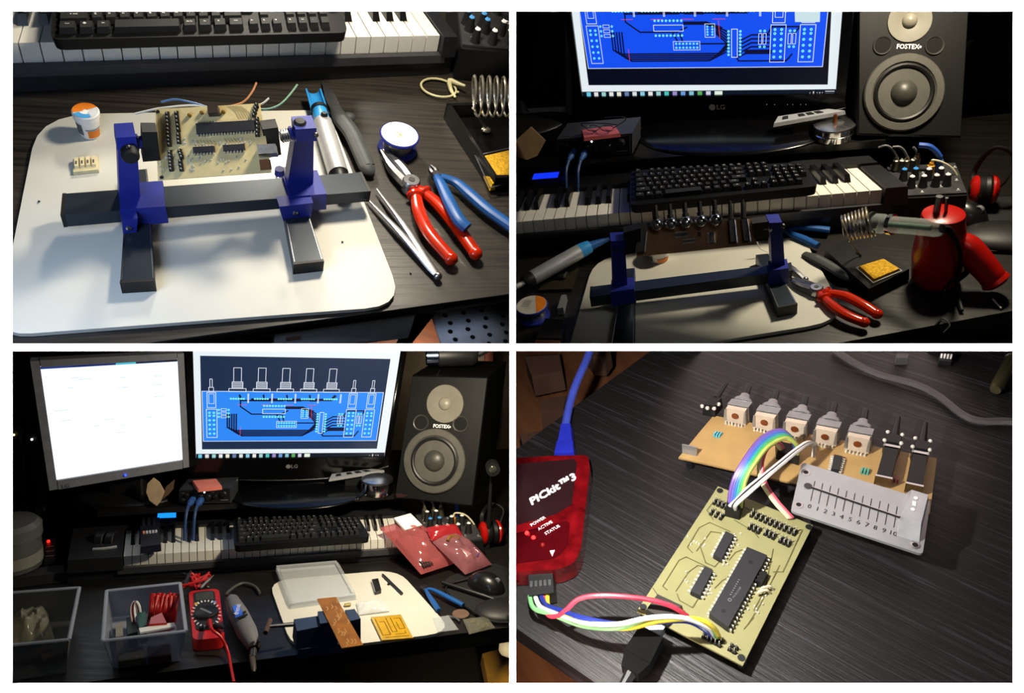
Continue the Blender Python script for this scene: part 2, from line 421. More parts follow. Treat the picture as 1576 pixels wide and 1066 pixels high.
def midi_keyboard(D, label, fl, fr, bl, br, n, h, hf, lcd_m=None, lcd=None, back=0.06, cheek=.03, left_panel=None, skip=None, bk0=.40):
    """piano keyboard; the four picture points are the corners of the white keys' top"""
    Q = qflat(D, [bl, br, fr, fl], h)
    t = Thing(D, 'piano_keyboard', label, 'keyboard', Q.at(.5, 0, -h))
    W = Q.W
    for i in range(n):
        if skip and skip(i): continue
        g = .0013/W*n*.5; mb = MB()
        qbox(mb, Q, (i+g)/n, 0, (i+1-g)/n, 1, -hf, 0, ins=.0004); t.part(mb, 'white_key', KEYW)
    for k in range(1, n):
        if k % 7 in (2, 3, 4, 6, 0):
            mb = MB(); u = 1-k/n; a = .27/n
            b = [Q.at(u-a, bk0, -.001), Q.at(u+a, bk0, -.001), Q.at(u+a, 1, -.001), Q.at(u-a, 1, -.001)]
            c = [Q.at(u-a*.75, bk0+.06, .0115), Q.at(u+a*.75, bk0+.06, .0115), Q.at(u+a*.75, 1, .0115), Q.at(u-a*.75, 1, .0115)]
            mb.hexa(b, c); t.part(mb, 'black_key', KEYB)
    e = cheek/W; bk = back/Q.Hh
    mb = MB()
    lp = left_panel/W if left_panel else e
    qbox(mb, Q, -lp, -.05, 1+e, 1+bk, -h, -hf-.0015)                       # lower shell
    qbox(mb, Q, -lp, 1.0, 1+e, 1+bk, -hf-.0015, .006, ins=.002)            # rear panel
    qbox(mb, Q, 1.0005, -.10, 1+e, 1.0, -hf-.0015, .004, ins=.003)         # right cheek
    qbox(mb, Q, -lp, -.10, -.0005, 1.0, -hf-.0015, .004, ins=.003)
    t.part(mb, 'shell', mat('charcoal keyboard shell', '#1d1d20', .4))
    mb = MB(); qbox(mb, Q, -e*.4, -.085, 1+e*.4, -.015, -hf-.012, -hf+.001, ins=.002); t.part(mb, 'front_rail', mat('grey front rail', '#3c3c40', .35))
    if lcd:
        q = qflat(D, lcd, h+.007); mb = MB(); qbox(mb, q, -.03, -.12, 1.03, 1.12, -.002, 0); fr_ = t.part(mb, 'display_surround', BLK)
        mb = MB(); qbox(mb, q, 0, 0, 1, 1, 0, .0008); t.part(mb, 'display', lcd_m or mat('lit blue display', '#1030ff', emit=1.3), fr_)
    return t, Q

ROWS = [  # from the front: (legend, width); None: gap
 [('Ctrl', 1.4), ('\u2756', 1.2), ('Alt', 1.2), ('', 5.2), ('Alt Gr', 1.2), ('Fn', 1.2), ('\u2261', 1.2), ('Ctrl', 1.4), (None, .25), ('\u2190', 1), ('\u2193', 1), ('\u2192', 1), (None, .25), ('0', 1), ('Ins', 1), ('.', 1), ('', 1)],
 [('\u21e7 Shift', 2.25), *[(c, 1) for c in 'ZXCVBNM,.-'], ('\u21e7 Shift', 1.75), (None, .25), (None, 1), ('\u2191', 1), (None, 1), (None, .25), ('1', 1), ('2', 1), ('3', 1), ('Enter', 1)],
 [('Caps', 1.75), *[(c, 1) for c in 'ASDFGHJKL;#'], ('Enter', 2.25), (None, 3.5), ('4', 1), ('5', 1), ('6', 1), ('+', 1)],
 [('Tab', 1.5), *[(c, 1) for c in 'QWERTYUIOP[]'], ('\\', 1.5), (None, .25), ('Del', 1), ('End', 1), ('Pg', 1), (None, .25), ('7', 1), ('8', 1), ('9', 1), ('+', 1)],
 [*[(c, 1) for c in '`1234567890-='], ('\u2190', 2), (None, .25), ('Ins', 1), ('Hm', 1), ('Pg', 1), (None, .25), ('Nm', 1), ('/', 1), ('*', 1), ('-', 1)],
 [('Esc', 1), (None, 1), ('F1', 1), ('F2', 1), ('F3', 1), ('F4', 1), (None, .5), ('F5', 1), ('F6', 1), ('F7', 1), ('F8', 1), (None, .5), ('F9', 1), ('F10', 1), ('F11', 1), ('F12', 1), (None, .25), ('Pr', 1), ('Sc', 1), ('Pa', 1)]]
def pc_keyboard(D, label, px, h, rows=6, group=None, th=.014):
    Q = qflat(D, px, h); t = Thing(D, 'computer_keyboard', label, 'keyboard', Q.at(.5, .5, -th))
    e = .007/Q.W; ev = .010/Q.Hh
    pts = rounded([Q.at(-e, -ev*.9), Q.at(1+e, -ev*.9), Q.at(1+e, 1+ev*.6), Q.at(-e, 1+ev*.6)], .012)
    t.part(MB().prism(pts, (0, 0, -th), taper=-.01), 'case', mat('black keyboard case', '#0e0e0e', .55, spec=.2))
    for r in range(rows):
        x = 0.0; v0 = r/6+.012; v1 = (r+1)/6-.012
        for lg, wd in ROWS[r]:
            if lg is not None:
                u0, u1 = (x+.07)/22.5, (x+wd-.07)/22.5; mb = MB(); qbox(mb, Q, u0, v0, u1, v1, -.001, .0075, ins=.0018)
                k = t.part(mb, 'key', KEYC)
                if lg:
                    m2 = MB(); sz = min(.0055, .009 if len(lg) < 2 else .0036)*Q.W/.44
                    write(m2, lg, Q.frame((u0+u1)/2-(.1/22.5 if len(lg) < 2 else 0), (v0+v1)/2+.01, .0078), sz, bold=.02)
                    t.part(m2, 'legend', INK, k, smooth=0)
            x += wd
    return t, Q

def knob(mb_body, mb_cap, P, n, r, hgt, X):
    mb_body.axis(P, P+n*hgt, [(0, r*1.15), (.12, r), (.92, r*.72), (1, r*.65)], 12)
    mb_cap.axis(P+n*hgt*.93, P+n*(hgt*1.06), [(0, r*.66), (.6, r*.62), (1, r*.5)], 12)
    a = P+n*hgt*1.06; mb_cap.axis(a-X*r*.0, a+X*r*.6, [(0, r*.12), (1, r*.12)], 6)

def mixer(D, label, px, h, rows, kr=.006, sockets=(), pxk=()):
    """small audio mixer: panel corners in the picture; rows: list of (v, [u...], cap colour)"""
    Q = qflat(D, px, h); t = Thing(D, 'audio_mixer', label, 'mixer', Q.at(.5, .5, -h))
    mb = MB(); qbox(mb, Q, -.03, -.06, 1.03, 1.04, -h, -.003, ins=.002); t.part(mb, 'case', BLK)
    mb = MB(); qbox(mb, Q, 0, 0, 1, 1, -.003, 0); p = t.part(mb, 'panel', mat('grey mixer panel', '#47474a', .4, .4, var=.2, scale=90))
    mb = MB()
    for i in range(16):
        u = random.random()*.9+.05; v = random.random()*.9+.05; qline(mb, Q, [(u, v), (u+.05, v)], .0008, .0004); qdot(mb, Q, u+.03, v+.04, .0012, .0004)
    t.part(mb, 'panel_print', INK, p, smooth=0)
    rows = list(rows)+[(b[1], [b[0]], c) for b, c in [(uv(D, Q, x, y), c) for x, y, c in pxk]]
    for v, us, c in rows:
        for u in us:
            a, b = MB(), MB(); knob(a, b, Q.at(u, v, 0), Q.n, kr, kr*2.9, Q.Y)
            k = t.part(a, 'knob', BLK2); t.part(b, 'knob_cap', mat('knob cap '+c, c, .4), k)
    for u, v in sockets:
        a = MB(); a.axis(Q.at(u, v, 0), Q.at(u, v, .004), [(0, .006), (1, .006)], 14); t.part(a, 'socket', STEEL)
    return t, Q

def pliers(D, name, label, jaws, joint, ha, hb, rj, rh, grip, metal=STEEL, cat='pliers', group=None, jr=None, flare=True):
    """jaws: (tip, half-way) picture points with heights; ha, hb: handle paths (x, y, h); rj, rh: radii in metres"""
    J = D.P(*joint); t = Thing(D, name, label, cat, V((J.x, J.y, 0)))
    tip = D.P(*jaws); d = (J-tip); sd = d.cross(V((0, 0, 1))).normalized()
    for sg in (-1, 1):
        mb = MB(); mb.tube([J+sd*rj*.35*sg, tip+d*.5+sd*rj*.55*sg, tip+sd*rj*.14*sg], [rj*.75, rj*.6, rj*.16], 8, 4); t.part(mb, 'jaw', metal)
    mb = MB(); mb.axis(J-V((0, 0, rj*.7)), J+V((0, 0, rj*.75)), [(0, rj*1.0), (.85, rj*1.0), (1, rj*.85)], 16); pv = t.part(mb, 'pivot', metal)
    mb = MB(); mb.axis(J+V((0, 0, rj*.7)), J+V((0, 0, rj*.82)), [(0, rj*.4), (1, rj*.35)], 12); t.part(mb, 'rivet', DSTEEL, pv)
    for hp in (ha, hb):
        pts = D.path(hp); n = len(pts); mb = MB()
        r = [rh*.8]+[rh]*(n-2)+[rh*.95]
        mb.tube([J]+pts, [rh*.55]+r, 10, 6, flat=.85)
        if flare: mb.sphere(pts[-1], (rh*1.05, rh*1.05, rh*.95), 10)
        t.part(mb, 'handle', grip)
        if flare: 
            m2 = MB(); q = pts[0]; dd = (pts[1]-q).normalized(); m2.axis(q-dd*rh*.4, q+dd*rh*.5, [(0, rh*1.0), (.3, rh*1.4), (.7, rh*1.4), (1, rh*1.0)], 12, flat=.75); t.part(m2, 'hand_guard', grip)
    return t

def tweezers(D, label, tipA, tipB, end, r):
    E = D.P(*end); t = Thing(D, 'tweezers', label, 'tweezers', V((E.x, E.y, 0)))
    for tp in (tipA, tipB):
        A = D.P(*tp); mb = MB(); mb.tube([E, E.lerp(A, .12), E.lerp(A, .55)+V((0, 0, r*.8)), A], [r*.9, r*1.2, r*1.1, r*.3], 8, 5, flat=.45); t.part(mb, 'arm', STEEL)
    mb = MB(); mb.sphere(E, r*1.3, 10); t.part(mb, 'end_weld', STEEL); return t

def knife(D, label, blade, spine, handle, hr, h=.004, group=None):
    """blade: outline in picture points; handle: path (x, y, h)"""
    pts = D.path(handle); t = Thing(D, 'utility_knife', label, 'knife', V((pts[0].x, pts[0].y, 0)))
    mb = MB(); mb.prism([D.P(x, y, h+.001) for x, y in blade], (0, 0, -.0018)); t.part(mb, 'blade', mat('worn grey blade', '#77777a', .35, .9, var=.35, scale=40))
    mb = MB(); mb.tube(pts, hr, 12, 5, flat=.55); hd = t.part(mb, 'handle', mat('dark grey rubber grip', '#3d3f40', .6))
    mb = MB(); mb.tube([p+V((0, 0, hr[min(i, len(hr)-1)]*.52)) for i, p in enumerate(pts)][1:-1], [x*.3 for x in hr[1:-1]], 6, 5, flat=.4); t.part(mb, 'grip_inlay', mat('grey grip inlay', '#55585a', .7), hd)
    return t

def spool(D, label, c, r, hgt, top, group=None, topprint=None, name='solder_spool', h0=0.0):
    B = D.P(*c, h0); t = Thing(D, name, label, 'spool', B); z = V((0, 0, 1))
    mb = MB(); mb.axis(B, B+z*.0035, [(0, r*.97), (.4, r*1.0), (1, r*.97)], 32); t.part(mb, 'lower_flange', BLUE)
    mb = MB(); mb.axis(B+z*.0035, B+z*(hgt-.0035), [(0, r*.72), (.1, r*.74), (.9, r*.74), (1, r*.72)], 28); t.part(mb, 'wound_solder', mat('wound solder wire', '#a9a7a0', .3, .9, var=.3, scale=400))
    mb = MB(); mb.axis(B+z*(hgt-.0035), B+z*hgt, [(0, r*.97), (.6, r*1.0), (1, r*.97)], 32); f = t.part(mb, 'upper_flange', BLUE)
    mb = MB(); mb.axis(B+z*hgt, B+z*(hgt+.0006), [(0, r*.92), (1, r*.92)], 32); l = t.part(mb, 'paper_label', top, f)
    if topprint: topprint(t, l, B+z*(hgt+.0009), r)
    return t, B

def wire(D, label, pts, r, m, name='wire', cat='wire', group=None, k=6):
    mb = MB(); mb.tube(D.path(pts), r, 7, k); return single(D, mb, name, m, label, cat, group=group)

def coil(mb, A, B, r, turns, wr, n=14, r1=None):
    d = (B-A); x = d.normalized().cross(V((0, 0, 1))).normalized(); y = x.cross(d.normalized()); pts = []
    for i in range(turns*n+1):
        a = 2*pi*i/n; t = i/(turns*n); rr = r+((r1 or r)-r)*t
        pts.append(A+d*t+x*(rr*cos(a))+y*(rr*sin(a)))
    mb.tube(pts, wr, 6, 1); return pts

def chip(t, Q, u0, v0, u1, v1, h=.0045, pins=8, along='u', parent=None, name='chip', dot=True, pinw=.35):
    mb = MB(); qbox(mb, Q, u0, v0, u1, v1, .001, h, ins=.0004); c = t.part(mb, name, CHIP, parent)
    mb = MB(); W = .0021
    for i in range(pins):
        s = (i+.5)/pins
        if along == 'u':
            u = u0+(u1-u0)*s; e = (u1-u0)/pins*pinw/2; o_ = W/Q.Hh
            qbox(mb, Q, u-e, v0-o_, u+e, v0, 0, h*.55); qbox(mb, Q, u-e, v1, u+e, v1+o_, 0, h*.55)
        else:
            v = v0+(v1-v0)*s; e = (v1-v0)/pins*pinw/2; o_ = W/Q.W
            qbox(mb, Q, u0-o_, v-e, u0, v+e, 0, h*.55); qbox(mb, Q, u1, v-e, u1+o_, v+e, 0, h*.55)
    t.part(mb, 'chip_pins', PIN, c, smooth=0, label='two rows of tinned chip pins')
    return c

def header(t, Q, pts, s=.0026, h=.0025, ph=.007, parent=None, name='pin_header'):
    """a strip of square pins on black bases at the given (u, v)"""
    mb, m2 = MB(), MB()
    for u, v in pts:
        a, b = s/2/Q.W, s/2/Q.Hh; qbox(mb, Q, u-a, v-b, u+a, v+b, 0, h, ins=.0002)
        qbox(m2, Q, u-a*.22, v-b*.22, u+a*.22, v+b*.22, h, ph)
    o = t.part(mb, name, BLK2, parent); t.part(m2, 'header_pins', PIN, o, smooth=0); return o

def traces(t, Q, lines, w, m, h=.0003, name='traces', pads=(), padr=.0009, parent=None):
    mb = MB()
    for l in lines: qline(mb, Q, l, w, h)
    o = t.part(mb, name, m, parent, smooth=0, kind='stuff') if lines else parent
    if pads:
        mb = MB()
        for u, v in pads:
            c = Q.at(u, v, 0); mb.axis(c, c+Q.n*.0012, [(0, padr), (1, padr*.55)], 7)
        t.part(mb, 'solder_joints', PIN, parent, smooth=0, kind='stuff')
    return o


def tub(D, label, c, rb, rt, hgt, h0=.006):
    B = D.P(*c, h0); t = Thing(D, 'flux_tub', label, 'tub', B); z = V((0, 0, 1)); T = B+z*hgt
    mb = MB(); mb.axis(B, T, [(0, rb*.93), (.04, rb), (.8, rt*.95), (.82, rt), (1, rt)], 28); t.part(mb, 'tub_body', WHT)
    # printed label on the side, orange patch towards the viewer
    vd = (D.C-B); vd.z = 0; a0 = math.atan2(vd.y, vd.x); mb = MB()
    for (q0, q1, z0, z1, mi) in ((-.2, 1.1, .08, .42, 0), (-.35, 1.2, .44, .5, 1), (-1.3, -.6, .2, .7, 2)):
        rows = []
        for zz in (z0, z1):
            rr = rb+(rt*.95-rb)*(zz/.8)+.0003
            rows.append([B+z*hgt*zz+V((cos(a0+q0+(q1-q0)*k/8), sin(a0+q0+(q1-q0)*k/8), 0))*rr for k in range(9)])
        mb.add(rows[0]+rows[1], [(k, k+1, 10+k, 9+k) for k in range(8)], mi)
    t.part(mb, 'side_print', [ORG, mat('grey print', '#8c8f92', .5), mat('dark print', '#5b5f63', .5)])
    mb = MB(); mb.axis(T, T+z*.003, [(0, rt*1.06), (.5, rt*1.06), (1, rt*.98)], 30); l = t.part(mb, 'lid', WHT)
    mb = MB(); c2 = T+z*.0033
    def sector(a, b, r0, r1, mi):
        n = 12; A = [c2+V((cos(a+(b-a)*k/n), sin(a+(b-a)*k/n), 0))*r1 for k in range(n+1)]; Bq = [c2+V((cos(a+(b-a)*k/n), sin(a+(b-a)*k/n), 0))*r0 for k in range(n+1)]
        mb.add(A+Bq, [(k, k+1, n+2+k, n+1+k) for k in range(n)], mi)
    sector(.5, 3.5, .15*rt, .97*rt, 0); sector(3.6, 5.2, .5*rt, .97*rt, 1); sector(-1.0, .4, .3*rt, .97*rt, 2)
    t.part(mb, 'lid_print', [ORG, LBLUE, mat('pale lid print', '#c7ccd0', .5)], l, smooth=0)
    return t, B, T

def uv(D, Q, x, y, h=0.0):
    """the u, v of the face's point seen at picture point (x, y)"""
    p = D.hit(x, y, Q.tl+Q.n*h, Q.n)-Q.n*h; u = v = .5
    for _ in range(12):
        e = p-Q.at(u, v); du = (Q.at(u+.01, v)-Q.at(u, v))*100; dv = (Q.at(u, v+.01)-Q.at(u, v))*100
        a, b, c = du.dot(du), du.dot(dv), dv.dot(dv); k = a*c-b*b
        u += (e.dot(du)*c-e.dot(dv)*b)/k; v += (e.dot(dv)*a-e.dot(du)*b)/k
    return u, v
def uvbox(D, Q, x0, y0, x1, y1):
    a = uv(D, Q, x0, y1); b = uv(D, Q, x1, y0); return a[0], a[1], b[0], b[1]
def vprism(mb, D, px, o, n, d0, d1, mi=0):
    """an outline drawn on the standing plane o + n*d1, extruded back to d0"""
    return mb.prism([D.hit(x, y, o+n*d1, n) for x, y in px], n*(d0-d1), mi)

ALU = mat('black anodised bar', '#272f38', .36, .3, var=.06, scale=30); CAP = mat('black end cap', '#0d0d0e', .5)
def holder(D, label, org, feet, bar, hts, towers, jaws, knobs, spring, screws):
    """board holder. feet: top outlines; bar: top outline; hts: foot top, bar top, bar thickness; towers: (column, head, u0, u1, tab)"""
    hf, hb, th = hts; t = Thing(D, 'board_holder', label, 'holder', D.P(*org, .006))
    for px in feet:
        Q = qflat(D, px, hf); mb = MB(); qbox(mb, Q, 0, .012, 1, 1, -(hf-.006), 0); ft = t.part(mb, 'foot_bar', ALU)
        mb = MB(); qbox(mb, Q, -.01, -.008, 1.01, .012, -(hf-.006), .0004); t.part(mb, 'end_cap', CAP, ft)
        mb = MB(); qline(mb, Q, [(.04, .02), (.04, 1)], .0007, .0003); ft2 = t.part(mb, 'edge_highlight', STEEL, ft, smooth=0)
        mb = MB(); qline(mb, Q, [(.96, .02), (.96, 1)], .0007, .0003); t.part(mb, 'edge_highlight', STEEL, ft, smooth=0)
    QB = qflat(D, bar, hb); mb = MB(); qbox(mb, QB, .006, 0, .996, 1, -th, 0); bar_ = t.part(mb, 'cross_bar', ALU)
    for u in (0, .993):
        mb = MB(); qbox(mb, QB, u-.002, -.01, u+.009, 1.01, -th-.0003, .0004); t.part(mb, 'end_cap', CAP, bar_)
    mb = MB(); c = QB.at(.985, -.01, -.012); mb.axis(c, c+QB.Y*-.001, [(0, .0016), (1, .0016)], 8); t.part(mb, 'screw', DSTEEL, bar_)
    nb = -QB.Y; ob = QB.at(.5, .5); dp = QB.Hh
    for col, head, u0, u1, tab in towers:
        mb = MB(); qbox(mb, QB, u0, -.18, u1, 1.12, -th-.0015, .006, ins=.001); t.part(mb, 'clamp_block', BLUE)
        mb = MB(); vprism(mb, D, col, ob, nb, -.013, .003); t.part(mb, 'column', BLUE)
        mb = MB(); vprism(mb, D, head, ob, nb, -.0105, .0105); t.part(mb, 'head_block', BLUE)
        if tab:
            mb = MB(); vprism(mb, D, tab, ob, nb, dp*.5, dp*.5+.016); tb = t.part(mb, 'foot_tab', BLUE)
            c = D.hit(sum(p[0] for p in tab)/4-2, sum(p[1] for p in tab)/4+1, ob+nb*(dp*.5+.016), nb); mb = MB(); mb.axis(c, c+nb*.002, [(0, .0032), (.7, .003), (1, .002)], 10); t.part(mb, 'screw', STEEL, tb)
    for px in jaws:
        mb = MB(); vprism(mb, D, px, ob, nb, -.007, .007); t.part(mb, 'jaw', BLK2)
    for a, b, r in knobs:
        A, B = D.hit(*a, ob, nb), D.hit(*b, ob, nb); mb = MB(); mb.axis(A, B, [(0, r), (.4, r), (.45, r*.75), (1, r*.75)], 18); t.part(mb, 'thumb_knob', BLUE)
    if spring:
        mb = MB(); coil(mb, D.hit(*spring[0], ob, nb), D.hit(*spring[1], ob, nb), .0062, 5, .0011); t.part(mb, 'spring', STEEL)
    for p in screws:
        A = D.hit(*p, ob+nb*.016, nb); mb = MB(); mb.axis(A, A+nb*.003, [(0, .003), (.6, .0028), (1, .0018)], 10); t.part(mb, 'screw', DSTEEL)
    return t, ob, nb

# ------------------------------------------------------------------ monitors and what they show
def pcb_layout(D, t, par, QS, corners, hh, pots=True, lw=.0011):
    """the circuit layout drawn on a screen: corners of the board outline in the picture"""
    S = lambda x, y: uv(D, QS, x, y)
    Q = Quad(*[QS.at(*S(x, y)) for x, y in corners])
    blue = mat('screen blue' if D.k == 2 else 'screen sky blue', '#1450f0' if D.k == 2 else '#2b86f2', emit=1.0); navy = mat('screen dark trace', '#10133c', emit=.8)
    cyan = mat('screen cyan', '#7ff0e8', emit=1.1); white = mat('screen white line', '#e8f0ff', emit=1.1); red = mat('screen red line', '#e0405c', emit=1.0)
    hs = 2.0 if D.k == 2 else 4.0
    b, n, c, w_, r = MB(), MB(), MB(), MB(), MB()
    qrect(b, Q, 0, 0, 1, 1, 0.0003*hs)
    T = lambda pts, k=1.0: qline(n, Q, pts, lw*2.9*k, 0.0005*hs)
    for i in range(5):
        d = i*.028; T([(.13+i*.012, .55), (.13+i*.012, .28-d), (.17+i*.01, .22-d), (.59-i*.01, .22-d), (.635-i*.004, .42-d*1.6)])
        T([(.58, .62-i*.025), (.61, .58-i*.04), (.63, .54-i*.05)])
        T([(.67, .40-i*.06), (.72, .50-i*.06), (.79, .50-i*.06)]); 
    for i in range(4): T([(.195+i*.127, .93), (.20+i*.127, .82), (.33+i*.1, .82)], 1.2)
    T([(.20, .9), (.20, .7), (.26, .55), (.42, .55), (.46, .62)]); T([(.26, .84), (.70, .84), (.72, .92)], 2); T([(.45, .68), (.54, .68), (.60, .60)], 2.2)
    T([(.51, .37), (.62, .37)]); T([(.66, .18), (.67, .10), (.86, .10), (.88, .2)]); T([(.78, .5), (.80, .62), (.9, .62)]); T([(.88, .5), (.90, .6)])
    T([(.40, .53), (.42, .40)]); T([(.43, .53), (.44, .40)]); T([(.70, .24), (.795, .24)], 3)
    qoutline(w_, Q, 0, 0, 1, 1, lw, 0.0006*hs)
    for u0, u1 in ((.02, .075), (.795, .852), (.905, .962)):
        qoutline(w_, Q, u0, .08, u1, .65, lw, 0.0007*hs); qoutline(w_, Q, u0+.005, .68, u1-.005, .98, lw, 0.0007*hs); qoutline(w_, Q, u0+.014, .76, u1-.014, .95, lw*.8, 0.0007*hs)
        for k, v in enumerate((.16, .25, .34, .43, .52, .58)):
            for u in (u0+.016, u1-.016): qdot(c, Q, u, v, lw*2.6, 0.0008*hs, 8, hole=.35)
    def res(u, v, hz):
        if hz:
            qoutline(w_, Q, u+.012, v-.022, u+.04, v+.022, lw*.8, 0.0007*hs); qdot(c, Q, u, v, lw*2.4, 0.0008*hs, 8, hole=.4); qdot(c, Q, u+.052, v, lw*2.4, 0.0008*hs, 8, hole=.4)
        else:
            qoutline(w_, Q, u-.006, v-.08, u+.006, v+.08, lw*.8, 0.0007*hs); qdot(c, Q, u, v-.12, lw*2.4, 0.0008*hs, 8, hole=.4); qdot(c, Q, u, v+.12, lw*2.4, 0.0008*hs, 8, hole=.4)
    for v in (.64, .57, .50): res(.085, v, True)
    for u in (.755, .772, .868, .885): res(u, .44, False)
    qoutline(w_, Q, .32, .565, .445, .655, lw, 0.0007*hs); qoutline(w_, Q, .642, .16, .665, .59, lw, 0.0007*hs)
    for i in range(8):
        for v in (.72, .50): qdot(c, Q, .327+i*.016, v, lw*2.4, 0.0008*hs, 8, hole=.3)
        for u in (.63, .677): qdot(c, Q, u, .20+i*.051, lw*2.4, 0.0008*hs, 8, hole=.3)
    qoutline(w_, Q, .535, .47, .575, .67, lw*.8, 0.0008*hs); qoutline(w_, Q, .40, .28, .512, .41, lw*.8, 0.0008*hs)
    [qdot(c, Q, .545+a*.02, .51+b*.04, lw*2.0, 0.0008*hs, 8, hole=.35) for a in range(2) for b in range(4)]; [qdot(c, Q, .412+a*.0148, .315+b*.06, lw*2.2, 0.0008*hs, 8, hole=.35) for a in range(7) for b in range(2)]
    for g in range(5):
        u = .183+g*.128
        for k in range(6): qdot(c, Q, u-.034+k*.0136, .86, lw*2.4, 0.0008*hs, 8, hole=.3)
        qline(w_, Q, [(u+.055, .78), (u+.055, .96)], lw, 0.0008*hs); qline(w_, Q, [(u+.06, .78), (u+.06, .96)], lw, 0.0008*hs)
        if g < 4: qline(r, Q, [(u+.0, .74), (u+.05, .74)], lw, 0.0008*hs)
        if pots:
            qoutline(w_, Q, u-.045, 1.0, u+.045, 1.06, lw, 0.0008*hs); qoutline(w_, Q, u-.028, 1.06, u+.028, 1.19, lw, 0.0008*hs); [qline(w_, Q, [(u-.028, 1.07+k*.02), (u+.028, 1.07+k*.02)], lw*.8, 0.0008*hs) for k in range(6)]; qoutline(w_, Q, u-.02, 1.19, u+.02, 1.46, lw, 0.0008*hs)
    qline(r, Q, [(.59, .72), (.595, .45)], lw, 0.0008*hs); qline(r, Q, [(.20, .30), (.20, .12)], lw, 0.0008*hs)
    if pots:
        for u in (.047, .823, .933): qoutline(w_, Q, u-.012, 1.0, u+.012, 1.08, lw, 0.0008*hs); qoutline(w_, Q, u-.006, 1.08, u+.006, 1.24, lw, 0.0008*hs)
    for m_, nm, mt in ((b, 'board_drawing', blue), (n, 'trace_drawing', navy), (w_, 'outline_drawing', white), (c, 'pad_drawing', cyan), (r, 'link_drawing', red)):
        t.part(m_, nm, mt, par, smooth=0, kind='stuff')

def monitor(D, name, label, o, px, bez, frame_m, leans=(-12, 30), yaws=(-40, 40), on=True, depth=.035, grow=(0, 0, 0, 0), back=None, screen_m=None, n=None):
    """flat screen: px are the lit panel's corners; bez: bezel width in metres (left, top, right, bottom)"""
    n = n or best_plane(D, px, o, leans, yaws); QS = qpx(D, o, n, px)
    t = Thing(D, name, label, 'monitor', QS.at(.5, 0)); W, Hh = QS.W, QS.Hh
    l, tp, r, b = bez; u0, u1, v0, v1 = -l/W, 1+r/W, -b/Hh, 1+tp/Hh
    for nm, a in (('bezel', (u0, v0, 0, v1)), ('bezel', (1, v0, u1, v1)), ('bezel', (0, 1, 1, v1)), ('bezel', (0, v0, 1, 0))):
        mb = MB(); qbox(mb, QS, *a, -.012, .004, ins=.0008); t.part(mb, nm, frame_m)
    mb = MB(); qbox(mb, QS, u0+.01, v0+.02, u1-.01, v1-.02, -depth, -.002, ins=0); t.part(mb, 'back_shell', BLK)
    mb = MB(); qbox(mb, QS, 0, 0, 1, 1, -.004, 0); sc = t.part(mb, 'screen', screen_m)
    return t, QS, sc, n

def speaker(D, label, o, px, woof, tweet, ports, name_at, depth=.14, n=None, yaws=(-30, 30), rw=.375, rt=.205, rp=.075):
    n = n or best_plane(D, px, o, (-8, 30), yaws); n = (n*.45+(D.I.to_3x3() @ (RC @ V((0, 0, 1))))*.55).normalized(); Q = qpx(D, o, n, px)
    t = Thing(D, 'loudspeaker', label, 'speaker', Q.at(.5, 0)); W = Q.W; rw, rt, rp = rw*W, rt*W, rp*W
    mb = MB(); pts = [Q.at(0, 0), Q.at(1, 0), Q.at(1, 1), Q.at(0, 1)]
    bv = V((-n.x, -n.y, 0)).normalized()*depth; fq = [Q.at(0, 0, -.004), Q.at(1, 0, -.004), Q.at(1, 1, -.004), Q.at(0, 1, -.004)]; mb.hexa([p+bv for p in fq], fq); t.part(mb, 'cabinet', mat('black vinyl cabinet', '#0b0b0b', .6, spec=.2))
    mb = MB(); qbox(mb, Q, 0, 0, 1, 1, -.004, 0, ins=.0025); bf = t.part(mb, 'baffle', mat('satin black baffle', '#0d0d0d', .55, spec=.25))
    def disc(c, prof, nm, m, par=None, nn=36):
        mb = MB(); p = Q.at(*uv(D, Q, *c)); mb.axis(p, p+n*.001, [(h*1000, r) for r, h in prof], nn, cap0=False, up=(0.1, 0, 1)); return t.part(mb, nm, m, par)
    grey = mat('warm grey cone ring', '#4a4842', .55); r = rw
    disc(woof, [(r, -.001), (r, .004), (r*.97, .006), (r*.8, .006), (r*.77, .0035)], 'woofer_ring', grey)
    disc(woof, [(r*.77, .001), (r*.75, .006), (r*.70, .0075), (r*.65, .006), (r*.63, .001)], 'rubber_surround', mat('black rubber', '#0f0f0f', .45))
    disc(woof, [(r*.63, .0012), (r*.5, .0008), (r*.34, .0004)], 'cone', mat('grey speaker cone', '#33322e', .4, var=.05))
    disc(woof, [(r*.35, .0002), (r*.33, .004), (r*.26, .009), (r*.15, .0125), (r*.05, .0138), (.0003, .014)], 'dust_cap', mat('dust cap', '#3a3934', .42))
    q = rt; disc(tweet, [(q, 0), (q, .0012), (q*.98, .002), (q*.4, .0008), (q*.35, .0005)], 'waveguide', mat('beige grey waveguide', '#6b675c', .5, var=.05))
    disc(tweet, [(q*.35, .0005), (q*.33, .003), (q*.24, .006), (q*.1, .008), (.0003, .0084)], 'tweeter_dome', mat('dome', '#7d796c', .4))
    for p in ports:
        disc(p, [(rp*1.2, 0), (rp*1.16, .0022), (rp*1.02, .0014), (rp*.97, .0004)], 'port_rim', mat('port rim', '#3a3936', .35)); disc(p, [(rp, .0006), (.0003, .0006)], 'port', mat('port void', '#020202', .9))
    mb = MB(); u, v = uv(D, Q, *name_at); write(mb, 'FOSTEX', Q.frame(u, v, .0006), W*.062, sx=.95, bold=.03)
    qdot(mb, Q, u+.115, v, W*.012, .0006, 8); t.part(mb, 'name_lettering', INK, bf, smooth=0)
    return t, Q, n
